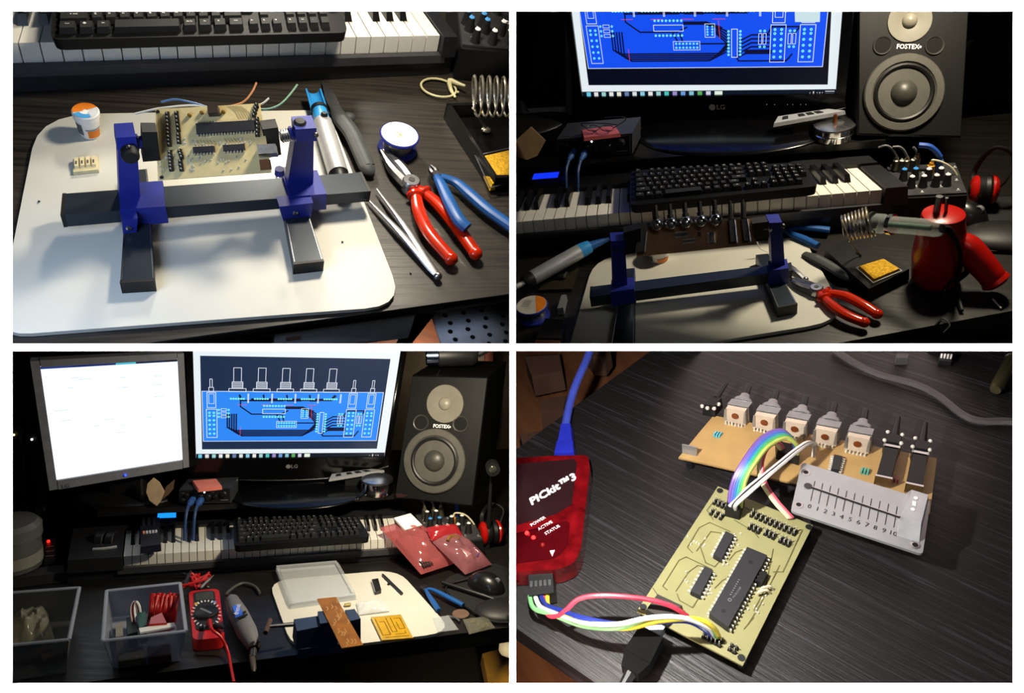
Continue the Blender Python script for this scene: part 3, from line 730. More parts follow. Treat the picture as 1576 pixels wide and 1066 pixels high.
def plug_cable(D, label, base, h0, top, m_plug, m_cab, pts, r=.004, rc=.0018, cat='cable', name='audio_cable'):
    A, B = D.P(*base, h0), None; Hh = D.H(A, top[1]); B = A+V((0, 0, Hh)); t = Thing(D, name, label, cat, A)
    mb = MB(); mb.axis(A, B, [(0, r*.8), (.06, r), (.75, r), (.8, r*.7), (1, r*.6)], 12); t.part(mb, 'plug', m_plug)
    path = [B]+[D.hit(x, y, A, V((0, -1, 0))) for x, y in pts]; mb = MB(); mb.tube(path, rc, 7, 5); t.part(mb, 'cord', m_cab); return t
def pillow(D, name, label, px, h, puff, m, cat, nu=26, nv=18, seed=0, rough=.35, extra=None):
    random.seed(seed); hc = h if isinstance(h, (list, tuple)) else [h]*4; h = min(hc); Q = Quad(*[D.P(x, y, q) for (x, y), q in zip(px, hc)]); t = Thing(D, name, label, cat, Q.at(.5, .5, -h)); top, bot = [], []
    wv = [(random.uniform(-9, 9), random.uniform(-9, 9), random.uniform(0, 6), random.uniform(.3, 1)) for _ in range(7)]
    nzv = [[sum(abs(sin(a*i/nu+b*j/nv+c))*d for a, b, c, d in wv)/2.2-.9+random.uniform(-.12, .12) for i in range(nu+1)] for j in range(nv+1)]
    for j in range(nv+1):
        for i in range(nu+1):
            u, v = i/nu, j/nv; s = (sin(pi*u)*sin(pi*v))**.5
            top.append(Q.at(u, v, puff*s*(1+rough*nzv[j][i])+.0006)); bot.append(Q.at(u, v, -min(h, puff*.3)*s))
    N = nu+1; f = [(j*N+i, j*N+i+1, (j+1)*N+i+1, (j+1)*N+i) for j in range(nv) for i in range(nu)]
    mb = MB(); mb.add(top, f); mb.add(bot, [tuple(reversed(q)) for q in f]); t.part(mb, 'bag_film', m, smooth=60); return t, Q
def interface(D, label, px, base_h, depth=.06, plugs=(), led=None):
    o = D.P((px[2][0]+px[3][0])/2, (px[2][1]+px[3][1])/2, base_h); n = V((0, -1, 0)); Q = qpx(D, o, n, px); t = Thing(D, 'audio_interface', label, 'audio interface', Q.at(.5, 0))
    mb = MB(); qbox(mb, Q, 0, 0, 1, 1, -depth, 0, ins=.0); t.part(mb, 'case', mat('dark grey metal case', '#3a3c40', .45, .3))
    mb = MB(); qbox(mb, Q, .025, .09, .975, .92, 0, .0012, ins=.0004); fp = t.part(mb, 'face_plate', BLK2)
    for u, v, r in ((.08, .3, .005), (.16, .62, .004), (.42, .5, .005), (.56, .45, .007), (.7, .5, .005), (.86, .62, .007)):
        mb = MB(); c = Q.at(u, v, .001); mb.axis(c, c+n*.006, [(0, r), (.8, r*.9), (1, r*.7)], 14); t.part(mb, 'dial', BLK)
    mb = MB(); qline(mb, Q, [(.80, .2), (.94, .2)], .0012, .0016); [qline(mb, Q, [(u, .75), (u+.05, .75)], .0006, .0015) for u in (.05, .3, .62, .85)]; t.part(mb, 'face_print', mat('grey print2', '#8a8a8c', .6), fp, smooth=0)
    if led:
        mb = MB(); qdot(mb, Q, *uv(D, Q, *led), .0016, .0018, 10); t.part(mb, 'indicator', mat('white blue led', '#dfe6ff', emit=6), smooth=0)
    for i, (px_, pb) in enumerate(plugs):
        A = D.hit(*px_, o+n*.002, n); mb = MB(); Bq = A+n*.028; mb.axis(A, Bq, [(0, .0052), (.6, .0052), (1, .003)], 12)
    return t, Q, o, n
def headphones(D, label, cups, h, r, band):
    c0, c1 = D.P(*cups[0], h), D.P(*cups[1], h); t = Thing(D, 'headphones', label, 'headphones', V((c0.x, c0.y, 0))); d = (c1-c0).normalized()
    for c, s in ((c0, -1), (c1, 1)):
        mb = MB(); mb.axis(c, c+d*s*r*.45, [(0, r*.95), (.3, r), (.75, r*.85), (1, r*.55)], 20); cp = t.part(mb, 'ear_cup', RED)
        mb = MB(); mb.axis(c, c-d*s*r*.55, [(0, r*.9), (.3, r*1.0), (.8, r*.95), (1, r*.7)], 20); t.part(mb, 'ear_cushion', mat('black leatherette', '#0c0c0c', .5), cp)
        mb = MB(); mb.axis(c+d*s*r*.45, c+d*s*r*.5, [(0, r*.35), (1, r*.3)], 14); t.part(mb, 'cup_badge', BLK, cp)
    pts = [c0-d*r*.1, *[D.P(*p) for p in band], c1+d*r*.1]; mb = MB(); mb.tube(pts, r*.2, 8, 6, flat=.5); t.part(mb, 'headband', BLK2); return t
def mouse_obj(D, label, c, ang, L, Wd, Hh):
    B = D.P(*c, .0008); t = Thing(D, 'computer_mouse', label, 'mouse', B); R = Matrix.Rotation(ang, 3, 'Z')
    mb = MB(); mb.sphere(B, (L/2, Wd/2, Hh), 22, M=R, z0=0.0); t.part(mb, 'shell', mat('mouse black', '#131314', .3, coat=.3))
    mb = MB(); p = B+R @ V((L*.3, 0, Hh*.72)); x = R @ V((0, 1, 0)); mb.axis(p-x*.003, p+x*.003, [(0, .006), (1, .006)], 14); t.part(mb, 'scroll_wheel', GREY); return t

def clear_box(D, label, rim, hr, base, m=None, name='storage_box'):
    m = m or CLEAR; R = qflat(D, rim, hr); B = qflat(D, base, .0015); t = Thing(D, name, label, 'box', B.at(.5, .5, -.001))
    mb = MB(); qbox(mb, B, 0, 0, 1, 1, -.001, .001); t.part(mb, 'floor_panel', m)
    rc = [R.bl, R.br, R.tr, R.tl]; bc = [B.bl, B.br, B.tr, B.tl]; cc = (R.at(.5, .5)+B.at(.5, .5))/2
    for i in range(4):
        a, b, c, d = bc[i], bc[(i+1) % 4], rc[(i+1) % 4], rc[i]; mb = MB(); mid = (a+b+c+d)/4; nr = (b-a).cross(d-a).normalized(); nr = nr if nr.dot(mid-cc) > 0 else -nr
        mb.prism([a, b, c, d], nr*-.0015); t.part(mb, 'side_wall', m)
    for i in range(4):
        mb = MB(); mb.tube([rc[i], rc[(i+1) % 4]], .0032, 8, 1, flat=.7); t.part(mb, 'rim', film('milky rim', '#b8c0d0', .55, .2))
    return t, R, B
def slab(D, name, label, cat, px, h, th, m, ins=.0006, r=None):
    mb = MB()
    if r: mb.prism(rounded([D.P(x, y, h) for x, y in px], r), (0, 0, -th))
    else: qbox(mb, qflat(D, px, h), 0, 0, 1, 1, -th, 0, ins=ins)
    return single(D, mb, name, m, label, cat)

# ------------------------------------------------------------------ a white frame added before the camera to imitate the collage borders, and unseen dividers added behind it to block light
class CamFrame:
    M = CM; k = 0
CF = CamFrame()
WZ = .36
def cpx(x, y, z): return V(((x-CX)/F*z, (CY-y)/F*z, -z))
OPEN = [(16, 16, 784, 528), (794, 17, 1562, 529), (16, 539, 784, 1051), (794, 541, 1562, 1053)]
xs = [-340, 16, 784, 794, 1562, 1916]
def border_bars():
    mb = MB(); T = .003
    # strips between and round the openings; each bar's back is narrower than its front, so the reveals lie behind the face
    def bar(x0, y0, x1, y1):
        a = [cpx(x0, y1, WZ), cpx(x1, y1, WZ), cpx(x1, y0, WZ), cpx(x0, y0, WZ)]
        def bk(x, y): return cpx(CX+(x-CX), CY+(y-CY), WZ)+V((0, 0, -T))
        i = 3
        b = [bk(x0+i, y1-i), bk(x1-i, y1-i), bk(x1-i, y0+i), bk(x0+i, y0+i)]
        mb.hexa(b, a)
    return mb, bar
border_white = mat('white collage border', '#f4f4f4', .8, var=.004, scale=8)
mb, bar = border_bars()
bar(-360, -320, 16, 1400); bar(1562, -320, 1930, 1400); bar(16-4, -320, 1566, 16.5); bar(12, 1052, 1566, 1400)
bar(784, 12, 794, 1056); bar(12, 528.5, 1566, 540)
wf = single(CF, mb, 'border_frame', border_white, 'added white frame with four rectangular openings imitating the collage borders', None, org=V((0, 0, -WZ)), kind='structure', smooth=0)
baffle_dark = mat('dark light baffle', '#0b0b0d', .9, var=.1)
def sheet(f):
    """a divider 1.6 mm thick lying in a plane through the lens; f(depth, along) gives its middle"""
    mb = MB(); e = V((.0008, 0, 0)) if f is fx else V((0, .0008, 0))
    return mb, e
ZN0, ZN1 = WZ+.004, 4.6
fx = lambda z, a: V(((789-CX)/F*z, a, -z)); fy = lambda z, a: V((a, (CY-534.2)/F*z, -z))
mb, e = sheet(fx); q = [fx(ZN0, -.6), fx(ZN0, .6), fx(ZN1, 2.6), fx(ZN1, -2.6)]; mb.hexa([p-e for p in q], [p+e for p in q])
single(CF, mb, 'baffle_upright', baffle_dark, 'unseen dark upright baffle blocking light between the left and right openings', None, org=V((0, 0, -1)), kind='structure', smooth=0)
mb, e = sheet(fy)
for a0, a1 in ((-1, 0), (0, 1)):
    g = lambda z, a: fy(z, (789-CX)/F*z + a*(.8 if z < 1 else 3.0) + (.0012 if a == 0 and a1 == 1 else -.0012 if a == 0 else 0))
    q = [g(ZN0, a0), g(ZN0, a1), g(ZN1, a1), g(ZN1, a0)]; mb.hexa([p-e for p in q], [p+e for p in q])
single(CF, mb, 'baffle_level', baffle_dark, 'unseen dark level baffle blocking light between the upper and lower openings', None, org=V((0, 0, -1)), kind='structure', smooth=0)

# ================================================================== upper left: board holder on the cutting board
D = D1; UL = 'in the upper left picture'
desk1 = wood('dark brown oak veneer', '#14110f', '#3a342d', 0.05, 5, 170, .40, .4)
t, _ = desk(D, [(-60, -60), (792, -60), (792, 452), (-60, 568)], desk1, 'dark wood grain desk carrying the white cutting board and blue board holder, upper left', thick=.014)
e0, e1 = D.P(-60, 568), D.P(792, 452); dn = V((0, 0, -.014)); mb = MB()
mb.prism([e0, e1, e1+dn, e0+dn], (e1-e0).cross(V((0, 0, 1))).normalized()*-.0012); t.part(mb, 'edge_band', mat('black edge band', '#0a0909', .5))
# below the desk
fl = [D.P(x, y, -.42) for x, y in ((-200, 380), (900, 380), (900, 900), (-200, 900))]
single(D, MB().prism(fl, (0, 0, -.02)), 'floor', wood('reddish floor boards', '#3a1c10', '#5c3018', .6, 3, 40, .5), 'reddish brown wooden floor under the upper left desk', None, kind='structure')
n = (e1-e0).cross(V((0, 0, 1))).normalized(); o = D.P(520, 492)+V((0, 0, -.016)); o = e0.lerp(e1, .68)+V((0, 0, -.016))-n*.004
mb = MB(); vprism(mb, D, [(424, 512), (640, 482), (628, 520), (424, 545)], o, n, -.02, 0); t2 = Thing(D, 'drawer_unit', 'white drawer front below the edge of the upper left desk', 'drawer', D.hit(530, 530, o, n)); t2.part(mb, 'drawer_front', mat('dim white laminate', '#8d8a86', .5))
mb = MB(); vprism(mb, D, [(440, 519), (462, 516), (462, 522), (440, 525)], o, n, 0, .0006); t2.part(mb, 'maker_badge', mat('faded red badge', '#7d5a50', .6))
mb = MB(); vprism(mb, D, [(300, 528), (640, 484), (672, 480), (625, 540), (610, 540), (634, 502), (424, 528), (424, 545), (300, 560)], o, n, -.03, -.021); t2.part(mb, 'carcass', BLK)
Qp = qflat(D, [(664, 480), (800, 462), (812, 545), (692, 562)], -.06); t = Thing(D, 'perforated_panel', 'white perforated metal panel with rows of black holes below the desk corner', 'panel', Qp.at(.5, .5, -.006))
mb = MB(); qbox(mb, Qp, 0, 0, 1, 1, -.006, 0); t.part(mb, 'sheet', mat('pale grey sheet metal', '#d0d0d4', .5))
for r in range(6):
    for c in range(5):
        mb = MB(); u, v = .13+c*.205+(r % 2)*.03, .90-r*.155; qdot(mb, Qp, u, v, .0034, .0004, 10); t.part(mb, 'hole', BLK2, smooth=0)

# piano keyboard and computer keyboard
midi_keyboard(D, 'white keyed piano keyboard with computer keyboard on top, cut by the upper left picture top', (-6, 67), (678, 55), (27, -25), (620, -25), 26, .062, .026, cheek=.022, back=.02, bk0=.27)
pc_keyboard(D, 'black computer keyboard lying on piano keys in the upper left picture', [(93, -30), (506, -33), (526, 44), (89, 54)], .089, rows=5)
mixer(D, 'black audio mixer with blue and white capped knobs, upper left picture corner', [(700, -20), (830, -22), (840, 80), (712, 68)], .055,
      [], .0072, pxk=[(717, 36, '#4f9fe0'), (722, 46, '#4f9fe0'), (741, 40, '#4f9fe0'), (746, 49, '#4f9fe0'), (731, 64, '#e8e8e8'), (757, 66, '#e8e8e8'), (771, 52, '#e8e8e8'), (781, 66, '#e8e8e8'), (700, 8, '#4f9fe0'), (765, 20, '#e8e8e8')])

# cutting board
board_mat(D, [(60, 176), (505, 169), (622, 470), (-8, 517)], [.06, .03, .045, .03], 'large white cutting board under the blue board holder in the upper left picture')
# flux tub and component strip
tub(D, 'white flux tub with orange and blue lid on upper left cutting board', (139, 206), .0108, .0138, .031)
t = Thing(D, 'component_strip', 'short cream strip of four tiny parts beside the flux tub', 'component', D.P(131, 254, .006)); Q = qflat(D, [(111, 244), (150, 241), (152, 261), (112, 265)], .010)
mb = MB(); qbox(mb, Q, 0, 0, 1, 1, -.004, 0, ins=.0005); t.part(mb, 'carrier', mat('cream tape', '#d3c79a', .6))
for i in range(4):
    mb = MB(); u = .08+i*.225; qbox(mb, Q, u, .25, u+.17, .98, 0, .003, ins=.0008); t.part(mb, 'component', mat('pale tan ceramic', '#dccfa8', .5))
    mb = MB(); qbox(mb, Q, u+.05, .42, u+.11, .65, .003, .0034); t.part(mb, 'mark', mat('dark grey mark', '#4a463c', .6))

# board holder
t, ob, nb = holder(D, 'blue and black board holder standing on upper left cutting board', (330, 320),
    ([(196, 262), (226, 260), (238, 431), (185, 434)], [(424, 258), (452, 255), (498, 401), (452, 406)]), [(97, 298), (556, 265), (570, 294), (94, 331)], (.0225, .040, .0172),
    (([(181, 222), (211, 221), (216, 306), (184, 308)], [(179, 212), (209, 210), (212, 228), (180, 230)], .165, .305, [(188, 338), (212, 336), (210, 361), (190, 363)]),
     ([(454, 212), (483, 211), (482, 298), (440, 300)], [(455, 199), (487, 197), (488, 217), (456, 219)], .70, .835, [(430, 318), (482, 312), (478, 336), (436, 340)])),
    ([(219, 203), (242, 203), (247, 247), (220, 249)], [(404, 199), (428, 196), (433, 238), (410, 244)]),
    (((206, 219), (222, 219), .0085), ((446, 205), (456, 203), .0075)), ((431, 210), (448, 207)), ((197, 226), (486, 207), (222, 337)))
mb = MB()
for i in range(5): A = D.hit(223+i*3, 342, ob+nb*.018, nb); mb.cyl(A, A+V((0, 0, -.008)), .0006, n=6)
t.part(mb, 'thread', DSTEEL, smooth=0, kind='stuff')
A = D.hit(199, 231, ob+nb*.011, nb); mb = MB(); mb.axis(A, A+nb*.012, [(0, .0075), (.1, .0085), (.8, .0085), (1, .007)], 14); t.part(mb, 'clamp_knob', BLK2)
A = D.hit(461, 199, ob, nb); mb = MB(); mb.axis(A, A+V((0, 0, .012)), [(0, .007), (.8, .007), (1, .005)], 14); t.part(mb, 'clamp_knob', BLK2)
A = D.hit(430, 268, ob+nb*.008, nb); mb = MB(); mb.axis(A, A+V((0, 0, .008)), [(0, .0055), (1, .005)], 12); t.part(mb, 'clamp_knob', BLUE)

# the circuit board held in the jaws
corner = [(239, 168), (400, 159), (418, 265), (243, 277)]
oc = D.hit(325, 218, ob, nb); nn = best_plane(D, corner, oc, (25, 60), (-20, 20)); Q = qpx(D, oc, nn, corner)
t = Thing(D, 'circuit_board', 'tan circuit board with long black chip held in blue board holder, upper left', 'circuit board', Q.at(.5, 0))
mb = MB(); qbox(mb, Q, 0, 0, 1, 1, -.0016, 0); pcb = t.part(mb, 'board', FR4)
B = lambda x0, y0, x1, y1: uvbox(D, Q, x0, y0, x1, y1)
chip(t, Q, *B(303, 187, 392, 208), h=.005, pins=20); chip(t, Q, *B(298, 226, 331, 237), pins=7); chip(t, Q, *B(344, 223, 377, 234), pins=7)
for a, b, k in (((258, 176), (261, 223), 9), ((272, 175), (275, 200), 5), ((275, 208), (276, 219), 3), ((262, 235), (264, 261), 6), ((277, 233), (280, 242), 3), ((278, 249), (280, 261), 3), ((395, 162), (391, 178), 4), ((396, 184), (396, 208), 5)):
    ua, ub = uv(D, Q, *a), uv(D, Q, *b); header(t, Q, [(ua[0]+(ub[0]-ua[0])*i/(k-1), ua[1]+(ub[1]-ua[1])*i/(k-1)) for i in range(k)], .0042, .003, .006)
mb = MB(); qbox(mb, Q, *B(322, 167, 338, 180), 0, .010, ins=.0005); t.part(mb, 'connector', mat('dark brown connector', '#3a2d25', .5))
mb = MB(); qbox(mb, Q, *B(399, 226, 426, 243), 0, .012, ins=.0004); t.part(mb, 'usb_socket', STEEL)
mb = MB(); qbox(mb, Q, *B(401, 246, 416, 262), 0, .006, ins=.001); t.part(mb, 'relay', mat('rust brown part', '#7a4a28', .5))
tr = mat('dull trace', '#9c8a58', .5); L = []
for i in range(6):
    L.append([uv(D, Q, 243+i*2.2, 172+i), uv(D, Q, 250+i*2.2, 270-i*3)]); L.append([uv(D, Q, 350+i*4, 163), uv(D, Q, 362+i*4, 172), uv(D, Q, 368+i*4, 183)])
    L.append([uv(D, Q, 303+i*5, 216), uv(D, Q, 308+i*5, 222)]); L.append([uv(D, Q, 345+i*5, 213), uv(D, Q, 350+i*5, 219)])
random.seed(3); PD = []
for i in range(70): PD.append(uv(D, Q, random.choice([random.uniform(295, 390), random.uniform(245, 300)]), random.choice([random.uniform(212, 222), random.uniform(240, 262)])))
traces(t, Q, L, .0006, tr, pads=PD, padr=.0012, parent=pcb)
for x, y in ((243, 172), (249, 273), (396, 165)): mb = MB(); qdot(mb, Q, *uv(D, Q, x, y), .002, .0005); t.part(mb, 'mounting_hole', BLK2, pcb, smooth=0)
for x, y in ((292, 178), (311, 174), (344, 173)):
    mb = MB(); c = Q.at(*uv(D, Q, x, y)); mb.axis(c, c+Q.n*.004, [(0, .0022), (.7, .002), (1, .001)], 8); t.part(mb, 'capacitor', mat('amber part', '#7a5a1c', .4))
# loose wires behind the board
qz = lambda x, y: D.hit(x, y, oc+nn*-.002, nn).z
def bwire(label, pts, m): 
    z0 = [D.hit(x, y, oc+nn*-.003, nn) for x, y in pts]
    mb = MB(); mb.tube(z0, .0011, 7, 6); single(D, mb, 'hookup_wire', m, label, 'wire')
bwire('blue and white wire curling left behind the held circuit board', [(325, 167), (300, 159), (270, 153), (248, 157)], mat('pale blue insulation', '#4a6f9c', .4))
bwire('white wire running left behind the held circuit board', [(326, 168), (300, 162), (250, 166), (208, 175)], mat('white insulation', '#d8d6cc', .4))
bwire('orange and white wire rising from the held circuit board top edge', [(352, 164), (374, 157), (387, 143), (395, 127)], mat('peach insulation', '#c98a5c', .4))
bwire('green and white wire right of the held circuit board', [(398, 168), (416, 167), (432, 160), (445, 147), (458, 130)], mat('mint insulation', '#8fb79a', .4))
bwire('short white wire stub at the held circuit board top corner', [(398, 162), (406, 158), (414, 151)], mat('white insulation', '#d8d6cc', .4))

# desoldering pump
h = .0195; t = Thing(D, 'desoldering_pump', 'silver desoldering pump with blue nozzle right of upper left holder', 'desoldering pump', D.P(505, 220, .006))
A, Bq = D.P(496, 186, h), D.P(521, 268, h); mb = MB(); mb.axis(A, Bq, [(0, .0105), (.03, .012), (.12, .012), (.14, .0128), (1, .0128)], 22); t.part(mb, 'barrel', mat('satin aluminium', '#c6c7ca', .42, .55, var=.06))
C0 = D.P(492, 171, h); mb = MB(); mb.axis(C0, A, [(0, .0098), (.8, .0105), (1, .0105)], 20); t.part(mb, 'collar', NAVY if 0 else mat('sky blue plastic', '#2c8ccf', .4))
mb = MB(); mb.axis(D.P(491, 167, h), C0, [(0, .0112), (1, .0112)], 20); t.part(mb, 'seal_ring', BLK2)
mb = MB(); A2, B2 = D.P(482, 138, h), D.P(491, 168, h); d = (B2-A2).normalized(); x = d.cross(V((0, 0, 1))).normalized(); y = x.cross(d); prof = []
for T_, r0 in ((A2, .0105), (B2, .0112)):
    ring = []
    for k in range(13): a = pi+pi*k/12; ring.append(T_+x*(r0*cos(a))+y*(r0*sin(a)*1.0+.002))
    for k in range(12, -1, -1): a = pi+pi*k/12; ring.append(T_+x*(r0*.8*cos(a))+y*(r0*.8*sin(a)+.002))
    prof.append(ring)
mb.ring_loft(prof); t.part(mb, 'nozzle_trough', MATS['sky blue plastic'])
mb = MB(); b = D.P(499, 176, h+.013); mb.axis(b-V((0, 0, .004)), b+V((0, 0, .003)), [(0, .0045), (.7, .0045), (1, .003)], 14); t.part(mb, 'release_button', BLK)
mb = MB(); mb.axis(Bq, D.P(524, 278, h), [(0, .0128), (.2, .011), (1, .010)], 20); t.part(mb, 'end_plug', BLK)
# knife
t = knife(D, 'grey handled utility knife lying beside the desoldering pump, upper left', [(495, 124), (507, 133), (517, 148), (528, 172), (512, 174), (500, 150)], None,
      [(516, 166, .010), (526, 184, .012), (542, 206, .012), (556, 236, .012), (566, 258, .010), (576, 262, .008)], [.0075, .0125, .0120, .0120, .0115, .008])
mb = MB(); c = D.P(537, 180, .012); mb.sphere(c, (.009, .008, .006), 12); t.part(mb, 'thumb_stud', mat('dark grey rubber grip', '#3d3f40'))
# solder spool
def lab1(t, l, c, r):
    mb = MB(); random.seed(1)
    for i in range(7):
        a = c+V((-.006+random.random()*.006, -.006+random.random()*.010, 0)); mb.add([a, a+V((.004, 0, 0)), a+V((.004, .0012, 0)), a+V((0, .0012, 0))], [(0, 1, 2, 3)])
    t.part(mb, 'label_print', mat('faint green print', '#a8b060', .6), l, smooth=0)
spool(D, 'blue flanged solder spool with white label on upper left desk', (611, 230), .0268, .026, mat('white label paper', '#e9e8ef', .5, var=.02), topprint=lab1)
# soldering iron stand: tray, sponge, coil
t = Thing(D, 'iron_stand', 'black soldering stand with wire coil and yellow sponge, upper left right edge', 'soldering stand', D.P(740, 260))
Q = qflat(D, [(683, 178), (835, 172), (880, 290), (757, 292)], .004)
mb = MB(); qbox(mb, Q, 0, 0, 1, 1, -.004, 0); t.part(mb, 'tray_floor', mat('black enamelled tray', '#100f0f', .35))
for a in ((0, 0, .035, 1), (0, 0, 1, .035), (0, .965, 1, 1)):
    mb = MB(); qbox(mb, Q, *a, 0, .022); t.part(mb, 'tray_wall', MATS['black enamelled tray'])
Qs = qflat(D, [(737, 240), (800, 226), (822, 268), (757, 284)], .016); mb = MB(); qbox(mb, Qs, 0, 0, 1, 1, -.012, 0, ins=.002); t.part(mb, 'sponge', YEL)
mb = MB(); qoutline(mb, Qs, -.06, -.06, 1.06, 1.06, .0018, -.001); t.part(mb, 'sponge_rim', STEEL, smooth=0)
mb = MB(); A, Bq = D.P(726, 148, .075), D.P(815, 150, .085); coil(mb, A, Bq, .0265, 8, .0018, 18, .025); t.part(mb, 'coil', CREAM if 0 else mat('nickel wire', '#c9c4b4', .25, .9))
mb = MB(); mb.tube(D.path([(728, 166, .06), (738, 182, .03), (747, 196, .012), (752, 199, .006)]), .0018, 7, 4); mb.sphere(D.P(748, 200, .008), (.008, .006, .004), 10); t.part(mb, 'coil_foot', MATS['nickel wire'])
mb = MB(); pts = []
for i in range(25):
    a = 2*pi*i/24; pts.append(D.P(675+27*cos(a)-3*sin(a), 135+13*sin(a)+6*cos(a), .004))
mb.tube(pts+D.path([(706, 142, .004)]), .0017, 7, 1); mb.tube(D.path([(701, 150, .004), (694, 138, .006), (692, 124, .010), (704, 128, .012), (716, 132, .014)]), [.0017, .003, .004, .003, .0017], 7, 4)
single(D, mb, 'wire_loop', mat('cream rubber', '#cfc79a', .45), 'cream rubber loop lying left of the soldering stand coil, upper left', 'wire')
# pliers, cutters, tweezers
pliers(D, 'needle_nose_pliers', 'long nose pliers with clear red handles lying on upper left desk', (588, 231, .008), (632, 284, .010), [(640, 300, .011), (645, 325, .012), (660, 358, .012), (694, 398, .010)], [(652, 296, .011), (678, 318, .012), (704, 350, .012), (732, 390, .010)], .012, .0088, REDG)
pliers(D, 'side_cutters', 'blue handled side cutters resting over the red pliers, upper left', (662, 254, .014), (671, 270, .016), [(678, 282, .022), (692, 312, .026), (706, 338, .026), (719, 351, .024)], [(700, 280, .012), (722, 298, .012), (752, 324, .012), (792, 352, .012)], .0062, .0085, NAVY, DSTEEL, flare=False)
tweezers(D, 'steel tweezers lying between cutting board edge and red pliers, upper left', (580, 290, .008), (565, 305, .006), (674, 425, .006), .0042)
for i, (x, y) in enumerate(((632, 420), (527, 372), (60, 310))):
    mb = MB(); c = D.P(x, y, .0005 if i == 0 else .0065); mb.axis(c, c+V((0, 0, .0012)), [(0, .0014), (1, .0006)], 8)
    single(D, mb, 'solder_crumb', DSTEEL, ['tiny dark crumb on the desk beside the tweezers', 'tiny dark crumb on cutting board right of holder foot', 'tiny dark crumb at cutting board left edge'][i], 'crumb')

# ================================================================== upper right: the desk by screen light
D = D2
desk2 = wood('black brown desk veneer', '#0b0a09', '#1f1b17', 0.1, 4, 120, .40, .3)
t, _ = desk(D, [(740, 255), (1640, 165), (1640, 462), (1274, 530), (1100, 560), (740, 640)], desk2, 'dark wood grain desk crowded with tools in the upper right picture')
# riser shelf
RH = .09
Q = qflat(D, [(770, 120), (1500, 60), (1362, 215), (770, 261)], RH)
t = Thing(D, 'monitor_riser', 'black monitor shelf standing behind piano keyboard, upper right', 'shelf', Q.at(.5, .5, -RH))
mb = MB(); qbox(mb, Q, 0, 0, 1, 1, -.012, -.0006); t.part(mb, 'shelf_board', wood('black shelf veneer', '#0c0b0a', '#181614', .1, 4, 90, .3, .1))
for u in (.02, .96):
    mb = MB(); qbox(mb, Q, u, .45, u+.02, .95, -RH, -.012); t.part(mb, 'support', BLK2)
# back wall
o, n = D.P(1180, 40), V((0, -1, 0)); o.y += .9
mb = MB(); a = o+V((-1.6, 0, -.6)); mb.box((o.x, o.y+.03, .9), (3.4, .05, 3.0)); single(D, mb, 'wall_back', mat('dark room wall', '#060505', .95), 'dark room wall behind the upper right desk', None, kind='structure')
# main monitor
px = [(856, -170), (1312, -170), (1286, 147), (897, 150)]
mo = D.P(1100, 205, RH); mo.y += .03
tm, QS, sc, mn = monitor(D, 'widescreen_monitor', 'large black monitor showing blue circuit layout, upper right picture', mo, px, (.012, .02, .014, .012), GLB, screen_m=mat('lit screen white', '#e9f3f8', emit=.95))
S = lambda x, y: uv(D, QS, x, y)
mb = MB(); q = Quad(*[QS.at(*S(x, y)) for x, y in ((870, -150), (1288, -150), (1274, 130), (906, 131))]); qrect(mb, q, 0, 0, 1, 1, .0003); tm.part(mb, 'drawing_window', mat('screen dark window', '#0a1024', emit=.6), sc, smooth=0)
mb = MB(); q = Quad(*[QS.at(*S(x, y)) for x, y in ((896, 141), (1288, 137), (1287, 147), (897, 150))]); qrect(mb, q, 0, 0, 1, 1, .0003); tm.part(mb, 'task_bar', mat('screen task bar', '#0c1a2c', emit=.7), sc, smooth=0)
ic = ['#6fd0e8', '#e8e8e8', '#9fd8d0', '#f0f0f0', '#f4f0d8', '#7080b0', '#e0e8e8', '#8fd0e8', '#f0f0e8', '#a8d8d8', '#50c8c0', '#a090d0', '#70a0e0', '#88c8d8', '#60b060', '#d8d8f0', '#e8f8e8']
for i in range(17):
    mb = MB(); u = .02+i*.0335; qrect(mb, q, u, .12, u+.018+(i == 16)*.012, .9, .0006); tm.part(mb, 'task_icon', mat('icon '+ic[i], ic[i], emit=.9), sc, smooth=0)
mb = MB(); write(mb, '\u25b4 \u25ae \u25c2 \u25aa \u25b8', q.frame(.93, .5, .0006), q.Hh*.5); [qline(mb, q, [(.962, v), (.992, v)], .0012, .0006) for v in (.35, .7)]; tm.part(mb, 'clock_text', mat('screen text', '#e8e8e8', emit=.8), sc, smooth=0)
pcb_layout(D, tm, sc, QS, [(890, 2), (1276, 0), (1266, 102), (906, 105)], 0, pots=True, lw=.0008)
mb = MB(); q2 = Quad(*[QS.at(*S(x, y)) for x, y in ((1222, -20), (1264, -20), (1262, 33), (1224, 33))]); qrect(mb, q2, 0, 0, 1, 1, .002); tm.part(mb, 'dialog_window', mat('screen pale dialog', '#cfe8ee', emit=.9), sc, smooth=0)
mb = MB(); vprism(mb, D, [(884, 150), (1298, 145), (1302, 164), (1250, 178), (1180, 188), (1100, 194), (1010, 196), (930, 192), (884, 180)], mo, mn, -.012, .0045); bz = tm.part(mb, 'lower_bezel', GLB)
mb = MB(); qq = qpx(D, mo+mn*.005, mn, [(1085, 155), (1120, 155), (1120, 175), (1085, 175)]); qdot(mb, qq, .32, .5, .0052, .0002, 20); tm.part(mb, 'logo_disc', mat('grey logo', '#77777a', .4), bz, smooth=0)
mb = MB(); write(mb, 'LG', qq.frame(.7, .5, .0002), .0115, bold=.015); tm.part(mb, 'logo_lettering', mat('grey logo', '#77777a'), bz, smooth=0)
mb = MB()
for x in (1180, 1192, 1212, 1220, 1232, 1240): A = D.hit(x, 161, mo+mn*.005, mn); mb.sphere(A, .0008, 6)
tm.part(mb, 'button_marks', GREY, bz, smooth=0, kind='stuff')
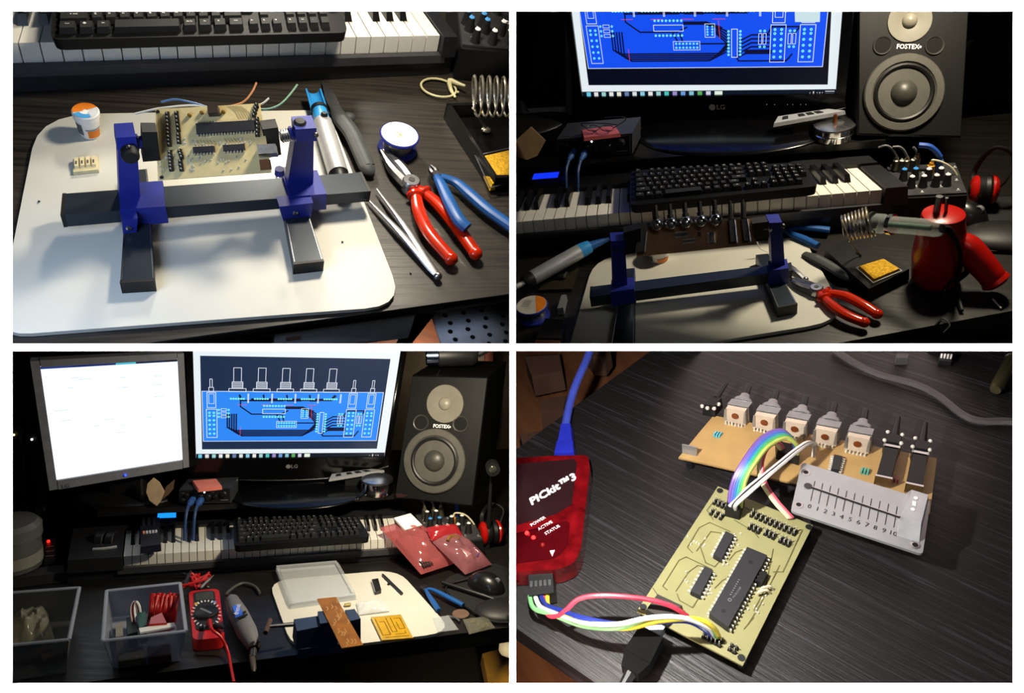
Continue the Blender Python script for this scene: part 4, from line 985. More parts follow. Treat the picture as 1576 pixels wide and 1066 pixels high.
mb = MB(); pa, pb = D.hit(930, 193, mo+mn*.006, mn), D.hit(1302, 165, mo+mn*.006, mn); mb.tube([pa, D.hit(1010, 197, mo+mn*.006, mn), D.hit(1110, 195, mo+mn*.006, mn), D.hit(1210, 184, mo+mn*.006, mn), pb], .0009, 6, 5); tm.part(mb, 'chrome_lip', CHROME, bz)
bc = D.P(1120, 212, RH); mb = MB(); R_ = Matrix.Identity(3); mb.sphere(V((bc.x, bc.y+.02, RH+.0005)), (.15, .085, .012), 36, z0=0.0); tm.part(mb, 'stand_base', GLB)
mb = MB(); mb.box((bc.x, bc.y+.085, RH+.045), (.06, .02, .085), .004); tm.part(mb, 'stand_neck', GLB)
# second monitor, switched off, at the left edge
o2 = D.P(800, 200, RH); o2.y += .04
t2, Q2, s2, n2 = monitor(D, 'side_monitor', 'switched off silver framed monitor at the upper right picture left edge', o2, [(700, -160), (866, -150), (872, 163), (716, 172)], (.012, .012, .010, .018), SILV, screen_m=mat('dark screen glass', '#030304', .15), n=V((.25, -.96, .1)).normalized())
mb = MB(); bc2 = D.P(790, 205, RH); mb.sphere(V((bc2.x, bc2.y+.05, RH+.0005)), (.09, .07, .014), 24, z0=0.0); t2.part(mb, 'stand_base', BLK)
mb = MB(); mb.tube([V((bc2.x, bc2.y+.06, RH+.008)), Q2.at(.5, .1, -.03)], .02, 12, 2); t2.part(mb, 'stand_neck', BLK)
# loudspeaker
so = D.P(1398, 212, RH)
speaker(D, 'black loudspeaker with grey woofer beside the upper right monitor', so, [(1322, -50), (1496, -50), (1480, 212), (1320, 208)], (1390, 143), (1400, 32), ((1358, 70), (1438, 70)), (1397, 72), n=V((-.06, -.95, .30)).normalized())
# audio interface with notes, plugs, glasses
ti, Qi, oi, ni = interface(D, 'small black audio interface with blue plugs, upper right shelf', [(857, 214), (973, 205), (973, 237), (857, 243)], RH, led=(911, 217))
top = RH+Qi.Hh+.0008
Qn = qflat(D, [(894, 199), (948, 193), (955, 205), (898, 212)], top+.006); mb = MB(); qbox(mb, Qn, 0, 0, 1, 1, -.006, 0, ins=.001); single(D, mb, 'sticky_notes', mat('pink note paper', '#b8585c', .7), 'pad of pink sticky notes on the upper right audio interface', 'notepad')
for i, x in enumerate((883, 901)):
    A = D.hit(x, 232, oi+ni*.002, ni); B = A+ni*.03+V((0, 0, -.002)); t = Thing(D, 'jack_plug', ['left', 'right'][i]+' blue jack plug in the upper right audio interface front', 'plug', A)
    mb = MB(); mb.axis(A, B, [(0, .0055), (.6, .0055), (.65, .0045), (1, .003)], 12); t.part(mb, 'boot', mat('blue rubber boot', '#2a4f8c', .5))
    mb = MB(); mb.tube([B, B+ni*.02+V((0, 0, -.012)), B+ni*.035+V((0, 0, -.05))], .0026, 7, 5); t.part(mb, 'cord', mat('blue cord', '#1d3a6a', .5))
t = Thing(D, 'eyeglasses', 'thin wire glasses lying on pink notes, upper right', 'glasses', D.P(925, 200, top+.008)); zz = top+.012
for cx_ in (912, 934):
    mb = MB(); mb.tube([D.P(cx_+10*cos(a*pi/6), 197+4.5*sin(a*pi/6), zz) for a in range(13)], .0007, 6, 1); t.part(mb, 'lens_rim', mat('dark bronze wire', '#3a2c24', .4, .6))
mb = MB(); mb.tube(D.path([(922, 197, zz), (924, 195, zz+.002)]), .0007, 6, 1); t.part(mb, 'bridge', MATS['dark bronze wire'])
for p in ([(944, 197, zz), (962, 185, zz+.01), (958, 180, zz+.02), (930, 181, zz+.02)], [(902, 197, zz), (895, 190, zz+.005), (930, 190, zz+.01), (950, 192, zz+.01)]):
    mb = MB(); mb.tube(D.path(p), .0007, 6, 5); t.part(mb, 'temple', MATS['dark bronze wire'])
# tan paper leaf
po, pn = D.P(815, 246, RH), V((.1, -.9, .4)).normalized(); mb = MB()
vprism(mb, D, [(775, 228), (796, 214), (817, 195), (839, 216), (826, 240), (811, 246), (790, 240)], po, pn, -.004, 0); single(D, mb, 'paper_leaf', mat('tan kraft paper', '#8a6f50', .8), 'tan folded paper leaning at the upper right picture left edge', 'paper')
# tin and grey slab on the shelf
c = D.P(1283, 209, RH); t = Thing(D, 'metal_tin', 'round polished metal tin beside the upper right speaker', 'tin', c); z = V((0, 0, 1))
mb = MB(); mb.axis(c, c+z*.018, [(0, .030), (.05, .031), (.5, .031), (.55, .0295), (1, .0295)], 30); t.part(mb, 'tin_body', CHROME)
mb = MB(); mb.axis(c+z*.018, c+z*.022, [(0, .0305), (.6, .030), (1, .023)], 30); l = t.part(mb, 'tin_lid', STEEL)
mb = MB(); mb.axis(c+z*.022, c+z*.034, [(0, .003), (.7, .0035), (1, .002)], 12); t.part(mb, 'lid_knob', mat('copper knob', '#b0683a', .3, .9), l)
Q = qflat(D, [(1196, 179), (1276, 167), (1302, 170), (1190, 190)], RH+.034); t = Thing(D, 'hub_slab', 'grey slab with four black square ports before upper right monitor', 'hub', Q.at(.5, .5, -.008)); mb = MB(); qbox(mb, Q, 0, 0, 1, 1, -.006, 0, ins=.001); t.part(mb, 'slab', SILV)
for u in (.12, .38, .52, .66):
    mb = MB(); qbox(mb, Q, u, .35, u+.09, .75, 0, .0012); t.part(mb, 'port', BLK2)
mb = MB(); qbox(mb, Q, .3, .3, .7, .7, -.034, -.006); t.part(mb, 'foot', BLK2)
# mixer, cables
mixer(D, 'black audio mixer with cables plugged in, right of upper right piano', [(1365, 257), (1470, 250), (1488, 296), (1388, 301)], .048,
      [(.83, [.17, .34], '#e8e8e8'), (.52, [.14, .31], '#3f8fd8'), (.48, [.5, .68], '#e8e8e8'), (.26, [.20, .38, .57, .74], '#e8e8e8')], .0058, [(.1, .95), (.25, .95), (.4, .95)])
plm = mat('silver plug sleeve', '#9a937e', .3, .9); gc = mat('grey cord', '#5c5c60', .5)
plug_cable(D, 'leftmost silver plug with grey cord in the upper right mixer', (1377, 262), .049, (1377, 241), plm, gc, [(1374, 230), (1364, 224), (1352, 227)], .0048)
plug_cable(D, 'middle silver plug with grey cord in the upper right mixer', (1393, 262), .049, (1393, 241), plm, gc, [(1391, 231), (1384, 226), (1374, 226)], .0048)
plug_cable(D, 'silver plug with two thin white cords in the upper right mixer', (1408, 260), .049, (1408, 237), plm, gc, [(1409, 230), (1406, 226)], .0055)
plug_cable(D, 'blue plug with arching blue cord in the upper right mixer', (1443, 262), .049, (1443, 241), mat('blue rubber boot', '#2a4f8c'), mat('bright blue cord', '#2450a8', .45), [(1440, 232), (1430, 225), (1414, 223)], .0055, .004)
plug_cable(D, 'yellow and white plug with pale looping cords in the upper right mixer', (1431, 268), .049, (1431, 250), mat('yellow plug', '#c88a1c', .4), CREAM, [(1436, 246), (1452, 250), (1468, 262), (1481, 288)], .005, .0014)
headphones(D, 'red and black headphones at the upper right picture edge', ((1504, 292), (1525, 292)), .03, .0205, [(1500, 262, .05), (1530, 228, .09), (1560, 240, .08), (1548, 275, .05)])
# piano and computer keyboard
midi_keyboard(D, 'white keyed piano keyboard with blue lit display, upper right picture', (771, 344), (1359, 292), (791, 303), (1320, 258), 33, .06, .021, lcd=[(823, 266), (861, 264), (858, 273), (819, 276)], back=.065, cheek=.03)
pc_keyboard(D, 'black computer keyboard lying on piano keys in the upper right picture', [(977, 265), (1230, 252), (1250, 283), (977, 310)], .087)
# cutting board, holder, circuit board
board_mat(D, [(915, 396), (1236, 364), (1306, 492), (868, 562)], [.05, .02, .05, .02], 'white cutting board under the dark board holder, upper right picture')
t, ob, nb = holder(D, 'dark blue board holder gripping the brown board, upper right', (1060, 450),
    ([(960, 414), (977, 412), (976, 541), (938, 543)], [(1163, 392), (1183, 390), (1227, 467), (1197, 473)]), [(909, 441), (1217, 404), (1219, 416), (908, 457)], (.0215, .038, .0165),
    (([(941, 376), (962, 375), (966, 446), (943, 448)], [(940, 371), (961, 370), (962, 380), (941, 381)], .105, .23, None),
     ([(1185, 346), (1204, 345), (1209, 424), (1189, 426)], [(1184, 343), (1204, 342), (1205, 352), (1185, 353)], .885, .985, None)),
    ([(960, 358), (986, 351), (986, 388), (962, 392)], [(1158, 344), (1182, 341), (1184, 366), (1162, 370)]),
    (((1172, 350), (1186, 349), .006),), ((1174, 349), (1186, 348)), ((1205, 347),))
corner = [(985, 351), (1158, 336), (1164, 376), (980, 395)]; oc = D.hit(1070, 365, ob, nb); nn = best_plane(D, corner, oc, (-5, 40), (-20, 20)); Q = qpx(D, oc, nn, corner)
t = Thing(D, 'control_board', 'brown circuit board with five shafts held in upper right holder', 'circuit board', Q.at(.5, 0)); mb = MB(); qbox(mb, Q, 0, 0, 1, 1, -.0016, 0); pcb = t.part(mb, 'board', mat('brown backlit board', '#8a5a2a', .5, var=.2, scale=60))
for x in (1010, 1032, 1055, 1078, 1101):
    u = uv(D, Q, x, 350)[0]; c = Q.at(u, 1.02, .006); mb = MB(); mb.sphere(c, .0085, 14); ps = t.part(mb, 'potentiometer', CHROME)
    mb = MB(); mb.axis(c+Q.Y*.006, c+Q.Y*.026, [(0, .0042), (.3, .0042), (.32, .003), (1, .003)], 12); t.part(mb, 'shaft', BLK, ps)
    mb = MB(); qbox(mb, Q, u-.04, .9, u+.04, 1.0, 0, .008, ins=.001); t.part(mb, 'potentiometer_case', mat('brown phenolic', '#5a3a22', .5), ps)
for x in (1126, 1146):
    u = uv(D, Q, x, 355)[0]; mb = MB(); qbox(mb, Q, u-.028, .12, u+.022, 1.0, 0, .010, ins=.001); sl = t.part(mb, 'slide_switch', BLK)
    mb = MB(); qbox(mb, Q, u+.022, .1, u+.03, .95, 0, .011); t.part(mb, 'switch_frame', STEEL, sl)
    mb = MB(); c = Q.at(u, 1.0, .005); mb.axis(c, c+Q.Y*.024, [(0, .0035), (1, .002)], 10); t.part(mb, 'lever', BLK, sl)
mb = MB(); qbox(mb, Q, -.02, .1, .06, 1.15, 0, .010, ins=.001); t.part(mb, 'slide_switch', BLK); mb = MB(); qbox(mb, Q, .06, .12, .07, .8, 0, .011); t.part(mb, 'switch_frame', STEEL)
chip(t, Q, *uvbox(D, Q, 1039, 358, 1058, 364), pins=8); chip(t, Q, *uvbox(D, Q, 1051, 369, 1070, 373), pins=8); chip(t, Q, *uvbox(D, Q, 1092, 357, 1098, 375), pins=8, along='v')
mb = MB(); qbox(mb, Q, *uvbox(D, Q, 1075, 357, 1078, 363), 0, .004); t.part(mb, 'header', BLK2)
tub(D, 'orange and white flux tub half hidden below the held brown board', (1014, 398), .014, .018, .020, .006)
wire(D, 'pair of thin white wire ends by the upper right holder', [(1165, 372, .03), (1170, 382, .02), (1182, 388, .012)], .0008, INK)
# desoldering pump
t = Thing(D, 'desoldering_pump', 'silver desoldering pump with blue nozzle left of upper right holder', 'desoldering pump', D.P(850, 415)); h = .022
A, Bq = D.P(819, 428, h), D.P(892, 387, h+.01); mb = MB(); mb.axis(A, Bq, [(0, .0105), (.03, .0115), (1, .0115)], 22); t.part(mb, 'barrel', MATS['satin aluminium'])
mb = MB(); C0 = D.P(908, 379, h+.012); mb.axis(Bq, C0, [(0, .0115), (.5, .011), (1, .0095)], 20); t.part(mb, 'collar', mat('sky blue plastic', '#2c8ccf'))
mb = MB(); mb.axis(C0, D.P(938, 367, h+.014), [(0, .007), (.6, .005), (1, .0028)], 14); t.part(mb, 'nozzle', NAVY)
mb = MB(); mb.axis(D.P(806, 435, h), A, [(0, .009), (.3, .0115), (1, .0115)], 20); t.part(mb, 'end_plug', BLK)
mb = MB(); mb.axis(D.P(780, 449, h), D.P(806, 435, h), [(0, .004), (1, .004)], 12); t.part(mb, 'plunger', WHT)
mb = MB(); mb.box(D.P(850, 420, .005), (.05, .03, .010), .002); t.part(mb, 'rest', BLK2)
# spool and dark tools at the lower left
def lab2(t, l, c, r):
    mb = MB(); n_ = 16; a0 = -.9; a1 = 1.6
    A = [c+V((cos(a0+(a1-a0)*k/n_), sin(a0+(a1-a0)*k/n_), 0))*r*.9 for k in range(n_+1)]; mb.add(A, [tuple(range(n_+1))]); t.part(mb, 'orange_segment', ORG, l, smooth=0)
    mb = MB(); 
    for i in range(5): a = c+V((-.014, -.006+i*.0035, .0001)); mb.add([a, a+V((.012, 0, 0)), a+V((.012, .0008, 0)), a+V((0, .0008, 0))], [(0, 1, 2, 3)])
    t.part(mb, 'label_print', GREY, l, smooth=0)
spool(D, 'solder spool with orange and white label, lower left of upper right picture', (822, 488), .0235, .022, mat('pale label paper', '#b9b5a8', .6), topprint=lab2)
Q = qflat(D, [(838, 488), (868, 490), (862, 545), (812, 545)], .02); t = Thing(D, 'marker_box', 'dark plastic case with brown end beside the orange labelled spool', 'case', Q.at(.5, .5, -.02)); mb = MB(); qbox(mb, Q, 0, .4, 1, 1, -.0195, 0, ins=.002); t.part(mb, 'lid', mat('smoked plastic', '#1a1918', .25)); mb = MB(); qbox(mb, Q, 0, 0, 1, .4, -.0195, 0, ins=.002); t.part(mb, 'end', mat('brown plastic', '#4a2c1e', .4))
Q = qflat(D, [(864, 453), (872, 452), (867, 474), (857, 475)], .012); mb = MB(); qbox(mb, Q, 0, 0, 1, 1, -.0115, 0, ins=.001); single(D, mb, 'grey_clip', GREY, 'small grey clip behind the dark case, upper right', 'clip')
Q = qflat(D, [(860, 405), (893, 402), (880, 444), (828, 446)], .004); mb = MB(); qbox(mb, Q, 0, 0, 1, 1, -.0035, 0); single(D, mb, 'plastic_card', mat('olive dark card', '#2c281c', .35), 'dim olive card under the upper right desoldering pump', 'card')
# cutters, knife, tweezers, pliers
pliers(D, 'side_cutters', 'blue handled side cutters behind the upper right holder', (1196, 352, .010), (1208, 354, .010), [(1224, 350, .011), (1245, 350, .011), (1277, 354, .010)], [(1218, 360, .011), (1236, 367, .011), (1259, 378, .010)], .005, .0058, NAVY, DSTEEL, flare=False)
knife(D, 'grey handled knife lying right of the upper right holder', [(1207, 374), (1222, 378), (1240, 386), (1240, 394), (1222, 392), (1206, 384)], None, [(1238, 391, .008), (1256, 398, .010), (1280, 411, .010), (1300, 424, .010), (1310, 428, .008)], [.006, .0085, .0085, .008, .005])
tweezers(D, 'steel tweezers on the cutting board right of upper right holder', (1205, 402, .008), (1211, 410, .008), (1240, 430, .008), .003)
pliers(D, 'needle_nose_pliers', 'red handled long nose pliers on the upper right cutting board corner', (1212, 428, .010), (1256, 447, .012), [(1272, 450, .013), (1300, 455, .014), (1330, 470, .013), (1350, 483, .010)], [(1268, 458, .013), (1284, 473, .013), (1305, 486, .012), (1330, 496, .010)], .0085, .0068, REDG)
# soldering stand and iron
t = Thing(D, 'iron_stand', 'black soldering stand with wire coil and yellow sponge, upper right', 'soldering stand', D.P(1335, 415))
Q = qflat(D, [(1312, 362), (1402, 414), (1338, 446), (1268, 384)], .018); mb = MB(); qbox(mb, Q, 0, 0, 1, 1, -.0175, 0, ins=.0015); t.part(mb, 'base', mat('black enamelled tray', '#100f0f', .35))
Qs = qflat(D, [(1360, 397), (1386, 413), (1345, 430), (1321, 409)], .024); mb = MB(); qbox(mb, Qs, 0, 0, 1, 1, -.006, 0, ins=.001); t.part(mb, 'sponge', YEL)
mb = MB(); qoutline(mb, Qs, -.04, -.04, 1.04, 1.04, .0014, -.003); t.part(mb, 'sponge_rim', STEEL, smooth=0)
A, Bq = D.P(1298, 352, .075), D.P(1342, 340, .085); mb = MB(); coil(mb, A, Bq, .0165, 8, .0012, 16, .0195); t.part(mb, 'coil', mat('nickel wire', '#c9c4b4'))
mb = MB(); mb.tube(D.path([(1335, 364, .06), (1318, 366, .055), (1308, 372, .05), (1318, 384, .03), (1325, 392, .02), (1318, 386, .02)]), .0013, 7, 5); t.part(mb, 'coil_foot', MATS['nickel wire'])
t = Thing(D, 'soldering_iron', 'soldering iron with clear handle resting in the upper right coil', 'soldering iron', D.P(1395, 372)); A, Bq = D.P(1342, 343, .085), D.P(1450, 352, .105)
mb = MB(); mb.axis(A-(Bq-A)*.3, A, [(0, .001), (.2, .003), (1, .003)], 10); t.part(mb, 'tip', STEEL)
mb = MB(); mb.axis(A-(Bq-A)*.02, A+(Bq-A)*.02, [(0, .0145), (1, .0145)], 20); t.part(mb, 'guard_ring', BLK2)
hm = film('clear handle plastic', '#d4dcd8', .75, .12, .8)
mb = MB(); mb.axis(A, Bq, [(0.01, .009), (.06, .0125), (.18, .0125), (.22, .010), (.3, .0105), (.9, .0105), (1, .009)], 18); hd = t.part(mb, 'handle', hm)
mb = MB(); mb.axis(A+(Bq-A)*.2, A+(Bq-A)*.85, [(0, .0035), (1, .0035)], 10); t.part(mb, 'inner_core', mat('green core', '#5a7a68', .4), hd)
mb = MB(); mb.axis(A+(Bq-A)*.26, A+(Bq-A)*.32, [(0, .013), (1, .013)], 16); t.part(mb, 'trim_screw', CHROME, hd)
mb = MB(); mb.tube([Bq, *D.path([(1460, 354, .10), (1472, 372, .085), (1478, 400, .06), (1472, 440, .012), (1480, 478, .003)])], [.005, .0045, .003, .0026, .0026, .0026], 8, 5); t.part(mb, 'cord', BLK)
# red hand tool
t = Thing(D, 'glue_gun', 'glossy red hand tool standing right of the yellow sponge stand', 'tool', D.P(1438, 440)); b0, b1 = D.P(1440, 432, .002), None
HH = D.H(b0, 338); b1 = b0+V((-.006, 0, HH)); mb = MB(); mb.axis(b0, b1, [(0, .024), (.08, .029), (.5, .0305), (.85, .027), (1, .024)], 24); t.part(mb, 'body', RED)
mb = MB(); mb.axis(b1, b1+V((0, 0, .010)), [(0, .0225), (.3, .0245), (.8, .0235), (1, .018)], 24); t.part(mb, 'cap', RED)
mb = MB(); mb.tube([b1+V((-.008, 0, .01)), b1+V((-.008, 0, .032))], .004, 10, 1); t.part(mb, 'nozzle', DSTEEL); mb = MB(); mb.tube([b1+V((.002, 0, .01)), b1+V((.0, 0, .030))], .002, 8, 1); t.part(mb, 'wire_guide', DSTEEL)
hA = b0+V((.026, -.005, HH*.62)); hB = D.P(1533, 434, .02); mb = MB(); mb.tube([b0+V((.01, 0, HH*.7)), hA, hA.lerp(hB, .4), hA.lerp(hB, .85), hB], [.012, .0155, .0165, .0155, .013], 16, 5); t.part(mb, 'handle', RED)
mb = MB(); mb.axis(hB-(hB-hA)*.08, hB+(hB-hA)*.07, [(0, .016), (.5, .017), (1, .012)], 16); t.part(mb, 'handle_cap', RED)
mb = MB(); mb.tube([b0+V((.022, -.012, HH*.5)), b0+V((.030, -.014, HH*.3)), b0+V((.022, -.012, HH*.12))], .0035, 8, 5); t.part(mb, 'trigger', BLK)
mb = MB(); mb.tube(D.path([(1466, 430, .03), (1455, 445, .01), (1450, 462, .004), (1438, 472, .003)]), .0022, 7, 5); t.part(mb, 'power_cord', BLK)
# mouse and pad
Qm = [(1448, 344), (1492, 306), (1575, 300), (1640, 340), (1640, 380), (1560, 387), (1500, 385), (1470, 366)]
mb = MB(); mb.prism(rounded([D.P(x, y, .0035) for x, y in Qm], .03), (0, 0, -.003)); single(D, mb, 'mouse_pad', mat('charcoal pad', '#141415', .7), 'charcoal mouse pad at the upper right picture edge', 'mouse pad')
mb = MB(); mb.sphere(D.P(1553, 365, .0038), (.06, .035, .016), 24, z0=0.0); single(D, mb, 'wrist_rest', mat('charcoal gel', '#161617', .5), 'domed gel wrist rest on the upper right mouse pad', 'wrist rest')
mouse_obj(D, 'black computer mouse on the upper right mouse pad', (1478, 336), radians(-35), .075, .048, .03)
for i, p in enumerate(([(1528, 460, .002), (1535, 468, .002), (1541, 474, .002)], [(1440, 500, .002), (1450, 490, .002), (1462, 500, .002), (1452, 512, .002)])):
    wire(D, ['thin pale wire offcut on the dark desk right corner', 'dark loop of cord at the desk front, upper right picture'][i], p, .001, INK if i == 0 else BLK, 'wire_offcut')

# ================================================================== lower left: two screens and open boxes
D = D3
desk3 = wood('black desk veneer lower', '#0a0909', '#1b1815', 0.1, 3, 90, .42, .25)
t, dp = desk(D, [(-200, 700), (800, 690), (800, 962), (-200, 1092)], desk3, 'dark wood grain desk with boxes and meter, lower left picture')
o, n = dp[2], V((0, -1, 0))
RH = .10
Q = qflat(D, [(60, 705), (700, 690), (652, 757), (150, 786)], RH); t = Thing(D, 'monitor_riser', 'black monitor shelf behind the piano keyboard, lower left', 'shelf', Q.at(.5, .5, -RH))
mb = MB(); qbox(mb, Q, 0, 0, 1, 1, -.013, -.0006); t.part(mb, 'shelf_board', wood('black shelf veneer', '#0c0b0a', '#181614'))
for u in (.02, .96):
    mb = MB(); qbox(mb, Q, u, .5, u+.02, .95, -RH, -.013); t.part(mb, 'support', BLK2)
bw = D.P(400, 720).y+.5
mb = MB(); mb.box((0, bw+.04, .8), (4.0, .05, 3.4)); single(D, mb, 'wall_rear', mat('beige room wall', '#6a5c48', .9), 'beige room wall behind the lower left desk', None, kind='structure')
mb = MB(); q = D.hit(752, 560, V((0, bw, 0)), V((0, -1, 0))); mb.box((q.x, bw-.005, q.z), (.03, .04, .9), .003); single(D, mb, 'trim_1', mat('red brown door trim', '#4a2418', .5), 'red brown door trim on the room wall', None, kind='structure')
# left monitor
lo = D.P(190, 790, RH); lo.y += .05
SLV = mat('grey monitor frame', '#80838c', .5)
tl, Ql, sl, nl = monitor(D, 'square_monitor', 'tilted grey framed monitor with plain white page, lower left', lo, [(62, 564), (273, 552), (281, 707), (87, 738)], (.014, .014, .012, .020), SLV, (-10, 35), (-40, 40), screen_m=mat('lit white page', '#eef4fb', emit=1.25))
S = lambda x, y: uv(D, Ql, x, y); mb = MB()
q = Quad(*[Ql.at(*S(x, y)) for x, y in ((62, 564), (273, 552), (273, 556), (62, 568))]); cols = ['#27408c', '#1a2c78', '#22357a', '#58d0e8', '#1c2a50', '#101830']
for i, (a, b) in enumerate(((0, .22), (.22, .36), (.36, .53), (.53, .68), (.68, .9), (.9, 1))):
    mb = MB(); qrect(mb, q, a, 0, b, 1, .0004); tl.part(mb, 'browser_tab', mat('tab '+cols[i], cols[i], emit=.8), sl, smooth=0)
mb = MB(); random.seed(5)
for i in range(16): u, v = .03+random.random()*.8, .35+random.random()*.57; qline(mb, Ql, [(u, v), (u+.04+random.random()*.06, v)], .0012, .0004)
tl.part(mb, 'page_text', mat('faint screen text', '#c4d8ea', emit=1.0), sl, smooth=0, kind='stuff')
mb = MB(); p = D.hit(193, 731, Ql.tl+Ql.n*.006, Ql.n); mb.sphere(p, .0022, 10); tl.part(mb, 'power_light', mat('blue power light', '#2040ff', emit=4))
mb = MB(); qq = Ql.sub(0, -.1, .2, -.02, .0045); write(mb, 'LG', qq.frame(.3, .45), .012); tl.part(mb, 'logo_lettering', BLK2, smooth=0)
mb = MB(); c = Ql.at(.55, -.05, -.06); mb.box((c.x, c.y, (c.z+RH)/2), (.07, .03, max(.02, c.z-RH)), .004); tl.part(mb, 'stand_neck', BLK); mb = MB(); mb.sphere(V((c.x, c.y, RH+.0005)), (.1, .06, .012), 24, z0=0.0); tl.part(mb, 'stand_base', BLK)
# main monitor
mo = D.P(450, 764, RH); mo.y += .06
tm, QS, sc, mn = monitor(D, 'widescreen_monitor', 'black widescreen monitor showing circuit with five pots, lower left', mo, [(297, 536.5), (617, 536), (591, 704), (302, 706)], (.013, .004, .013, .010), GLB, (-12, 30), (-30, 30), screen_m=mat('lit screen white', '#e9f3f8'))
S = lambda x, y: uv(D, QS, x, y)
q = Quad(*[QS.at(*S(x, y)) for x, y in ((308, 547), (601, 552), (580, 690), (311, 691))]); mb = MB(); qrect(mb, q, 0, 0, 1, 1, .0006); dw = tm.part(mb, 'drawing_window', mat('screen slate window', '#1e3252', emit=.75), sc, smooth=0)
mb = MB(); 
for i in range(60): qline(mb, q, [(i/60+.008, .0), (i/60+.008, 1)], .0003, .0010)
for i in range(30): qline(mb, q, [(0, i/30+.015), (1, i/30+.015)], .0003, .0010)
tm.part(mb, 'grid_lines', mat('screen grid', '#2a3c5c', emit=.7), dw, smooth=0, kind='stuff')
q = Quad(*[QS.at(*S(x, y)) for x, y in ((302, 698), (592, 696), (591, 704), (302, 706))]); mb = MB(); qrect(mb, q, 0, 0, 1, 1, .0003); tm.part(mb, 'task_bar', mat('screen task bar', '#0c1a2c'), sc, smooth=0)
for i in range(17):
    mb = MB(); u = .01+i*.034; qrect(mb, q, u, .12, u+.018+(i == 16)*.012, .9, .0005); tm.part(mb, 'task_icon', MATS['icon '+ic[i]], sc, smooth=0)
mb = MB(); write(mb, '\u25b4 \u25ae \u25c2 \u25aa', q.frame(.94, .5, .0005), q.Hh*.55); tm.part(mb, 'clock_text', MATS['screen text'], sc, smooth=0)
pcb_layout(D, tm, sc, QS, [(311, 601), (590, 603), (579, 677), (313, 678)], 0, pots=True, lw=.0010)
mb = MB(); vprism(mb, D, [(291, 706), (600, 703), (597, 716), (560, 728), (500, 735), (430, 738), (350, 737), (291, 728)], mo, mn, -.012, .0045); bz = tm.part(mb, 'lower_bezel', GLB)
qq = qpx(D, mo+mn*.005, mn, [(438, 711), (460, 711), (460, 724), (438, 724)]); mb = MB(); qdot(mb, qq, .25, .5, .0052, .0002, 20); tm.part(mb, 'logo_disc', MATS['grey logo'], bz, smooth=0)
mb = MB(); write(mb, 'LG', qq.frame(.68, .5, .0002), .0125, bold=.015); tm.part(mb, 'logo_lettering', MATS['grey logo'], bz, smooth=0)
mb = MB(); mb.tube([D.hit(x, y, mo+mn*.006, mn) for x, y in ((350, 738), (430, 739), (500, 736), (560, 728), (598, 717))], .0012, 6, 5); tm.part(mb, 'chrome_lip', CHROME, bz)
bc = D.P(455, 765, RH); mb = MB(); mb.sphere(V((bc.x, bc.y+.03, RH+.0005)), (.15, .10, .014), 36, z0=0.0); tm.part(mb, 'stand_base', GLB)
mb = MB(); mb.box((bc.x, bc.y+.10, RH+.05), (.07, .025, .10), .004); tm.part(mb, 'stand_neck', GLB)
# loudspeaker
so = D.P(727, 781, RH)
speaker(D, 'black loudspeaker with beige tweeter below the lamp, lower left', so, [(634, 577), (751, 580), (727, 779), (607, 766)], (669, 709), (685, 621), ((648, 650), (709, 652)), (679, 656), depth=.18, yaws=(-35, 20), rw=.40, rt=.24, rp=.085)
t = Thing(D, 'speaker_pad', 'dark red wedge under the lower left loudspeaker', 'pad', D.P(660, 765, RH)); mb = MB(); qbox(mb, qflat(D, [(612, 752), (640, 755), (640, 762), (610, 760)], RH+.008), 0, 0, 1, 1, -.0075, 0); t.part(mb, 'wedge', mat('dark red foam', '#2c0c10', .8))
# lamp over the speaker
t = Thing(D, 'desk_lamp', 'dark lamp head with bright bulb above the lower left loudspeaker', 'lamp', D.P(690, 742, RH)); lp, ln = D.P(690, 745, RH), V((0, -1, 0)); hitp = lambda x, y: D.hit(x, y, lp, ln)
A, Bq = hitp(655, 547), hitp(735, 545); dl = (Bq-A); mb = MB(); mb.axis(A, Bq, [(.24, .024), (.26, .026), (.9, .026), (1, .018)], 22); t.part(mb, 'lamp_head', BLK)
mb = MB(); mb.axis(A, A+dl*.25, [(0, .020), (.1, .0225), (1, .0225)], 22); t.part(mb, 'lamp_collar', mat('blue steel', '#8fa8c8', .15, 1.0))
mb = MB(); c = hitp(697, 556); mb.sphere(c, (.011, .011, .006), 14); t.part(mb, 'bulb', mat('lit bulb', '#fff2d8', emit=14))
mb = MB(); mb.tube([hitp(676, 568), hitp(673, 576), hitp(672, 584)], .003, 8, 2); t.part(mb, 'screw_peg', CHROME)
mb = MB(); mb.tube([hitp(735, 545), hitp(745, 540), hitp(752, 534)], .008, 10, 3); t.part(mb, 'arm', BLK2)
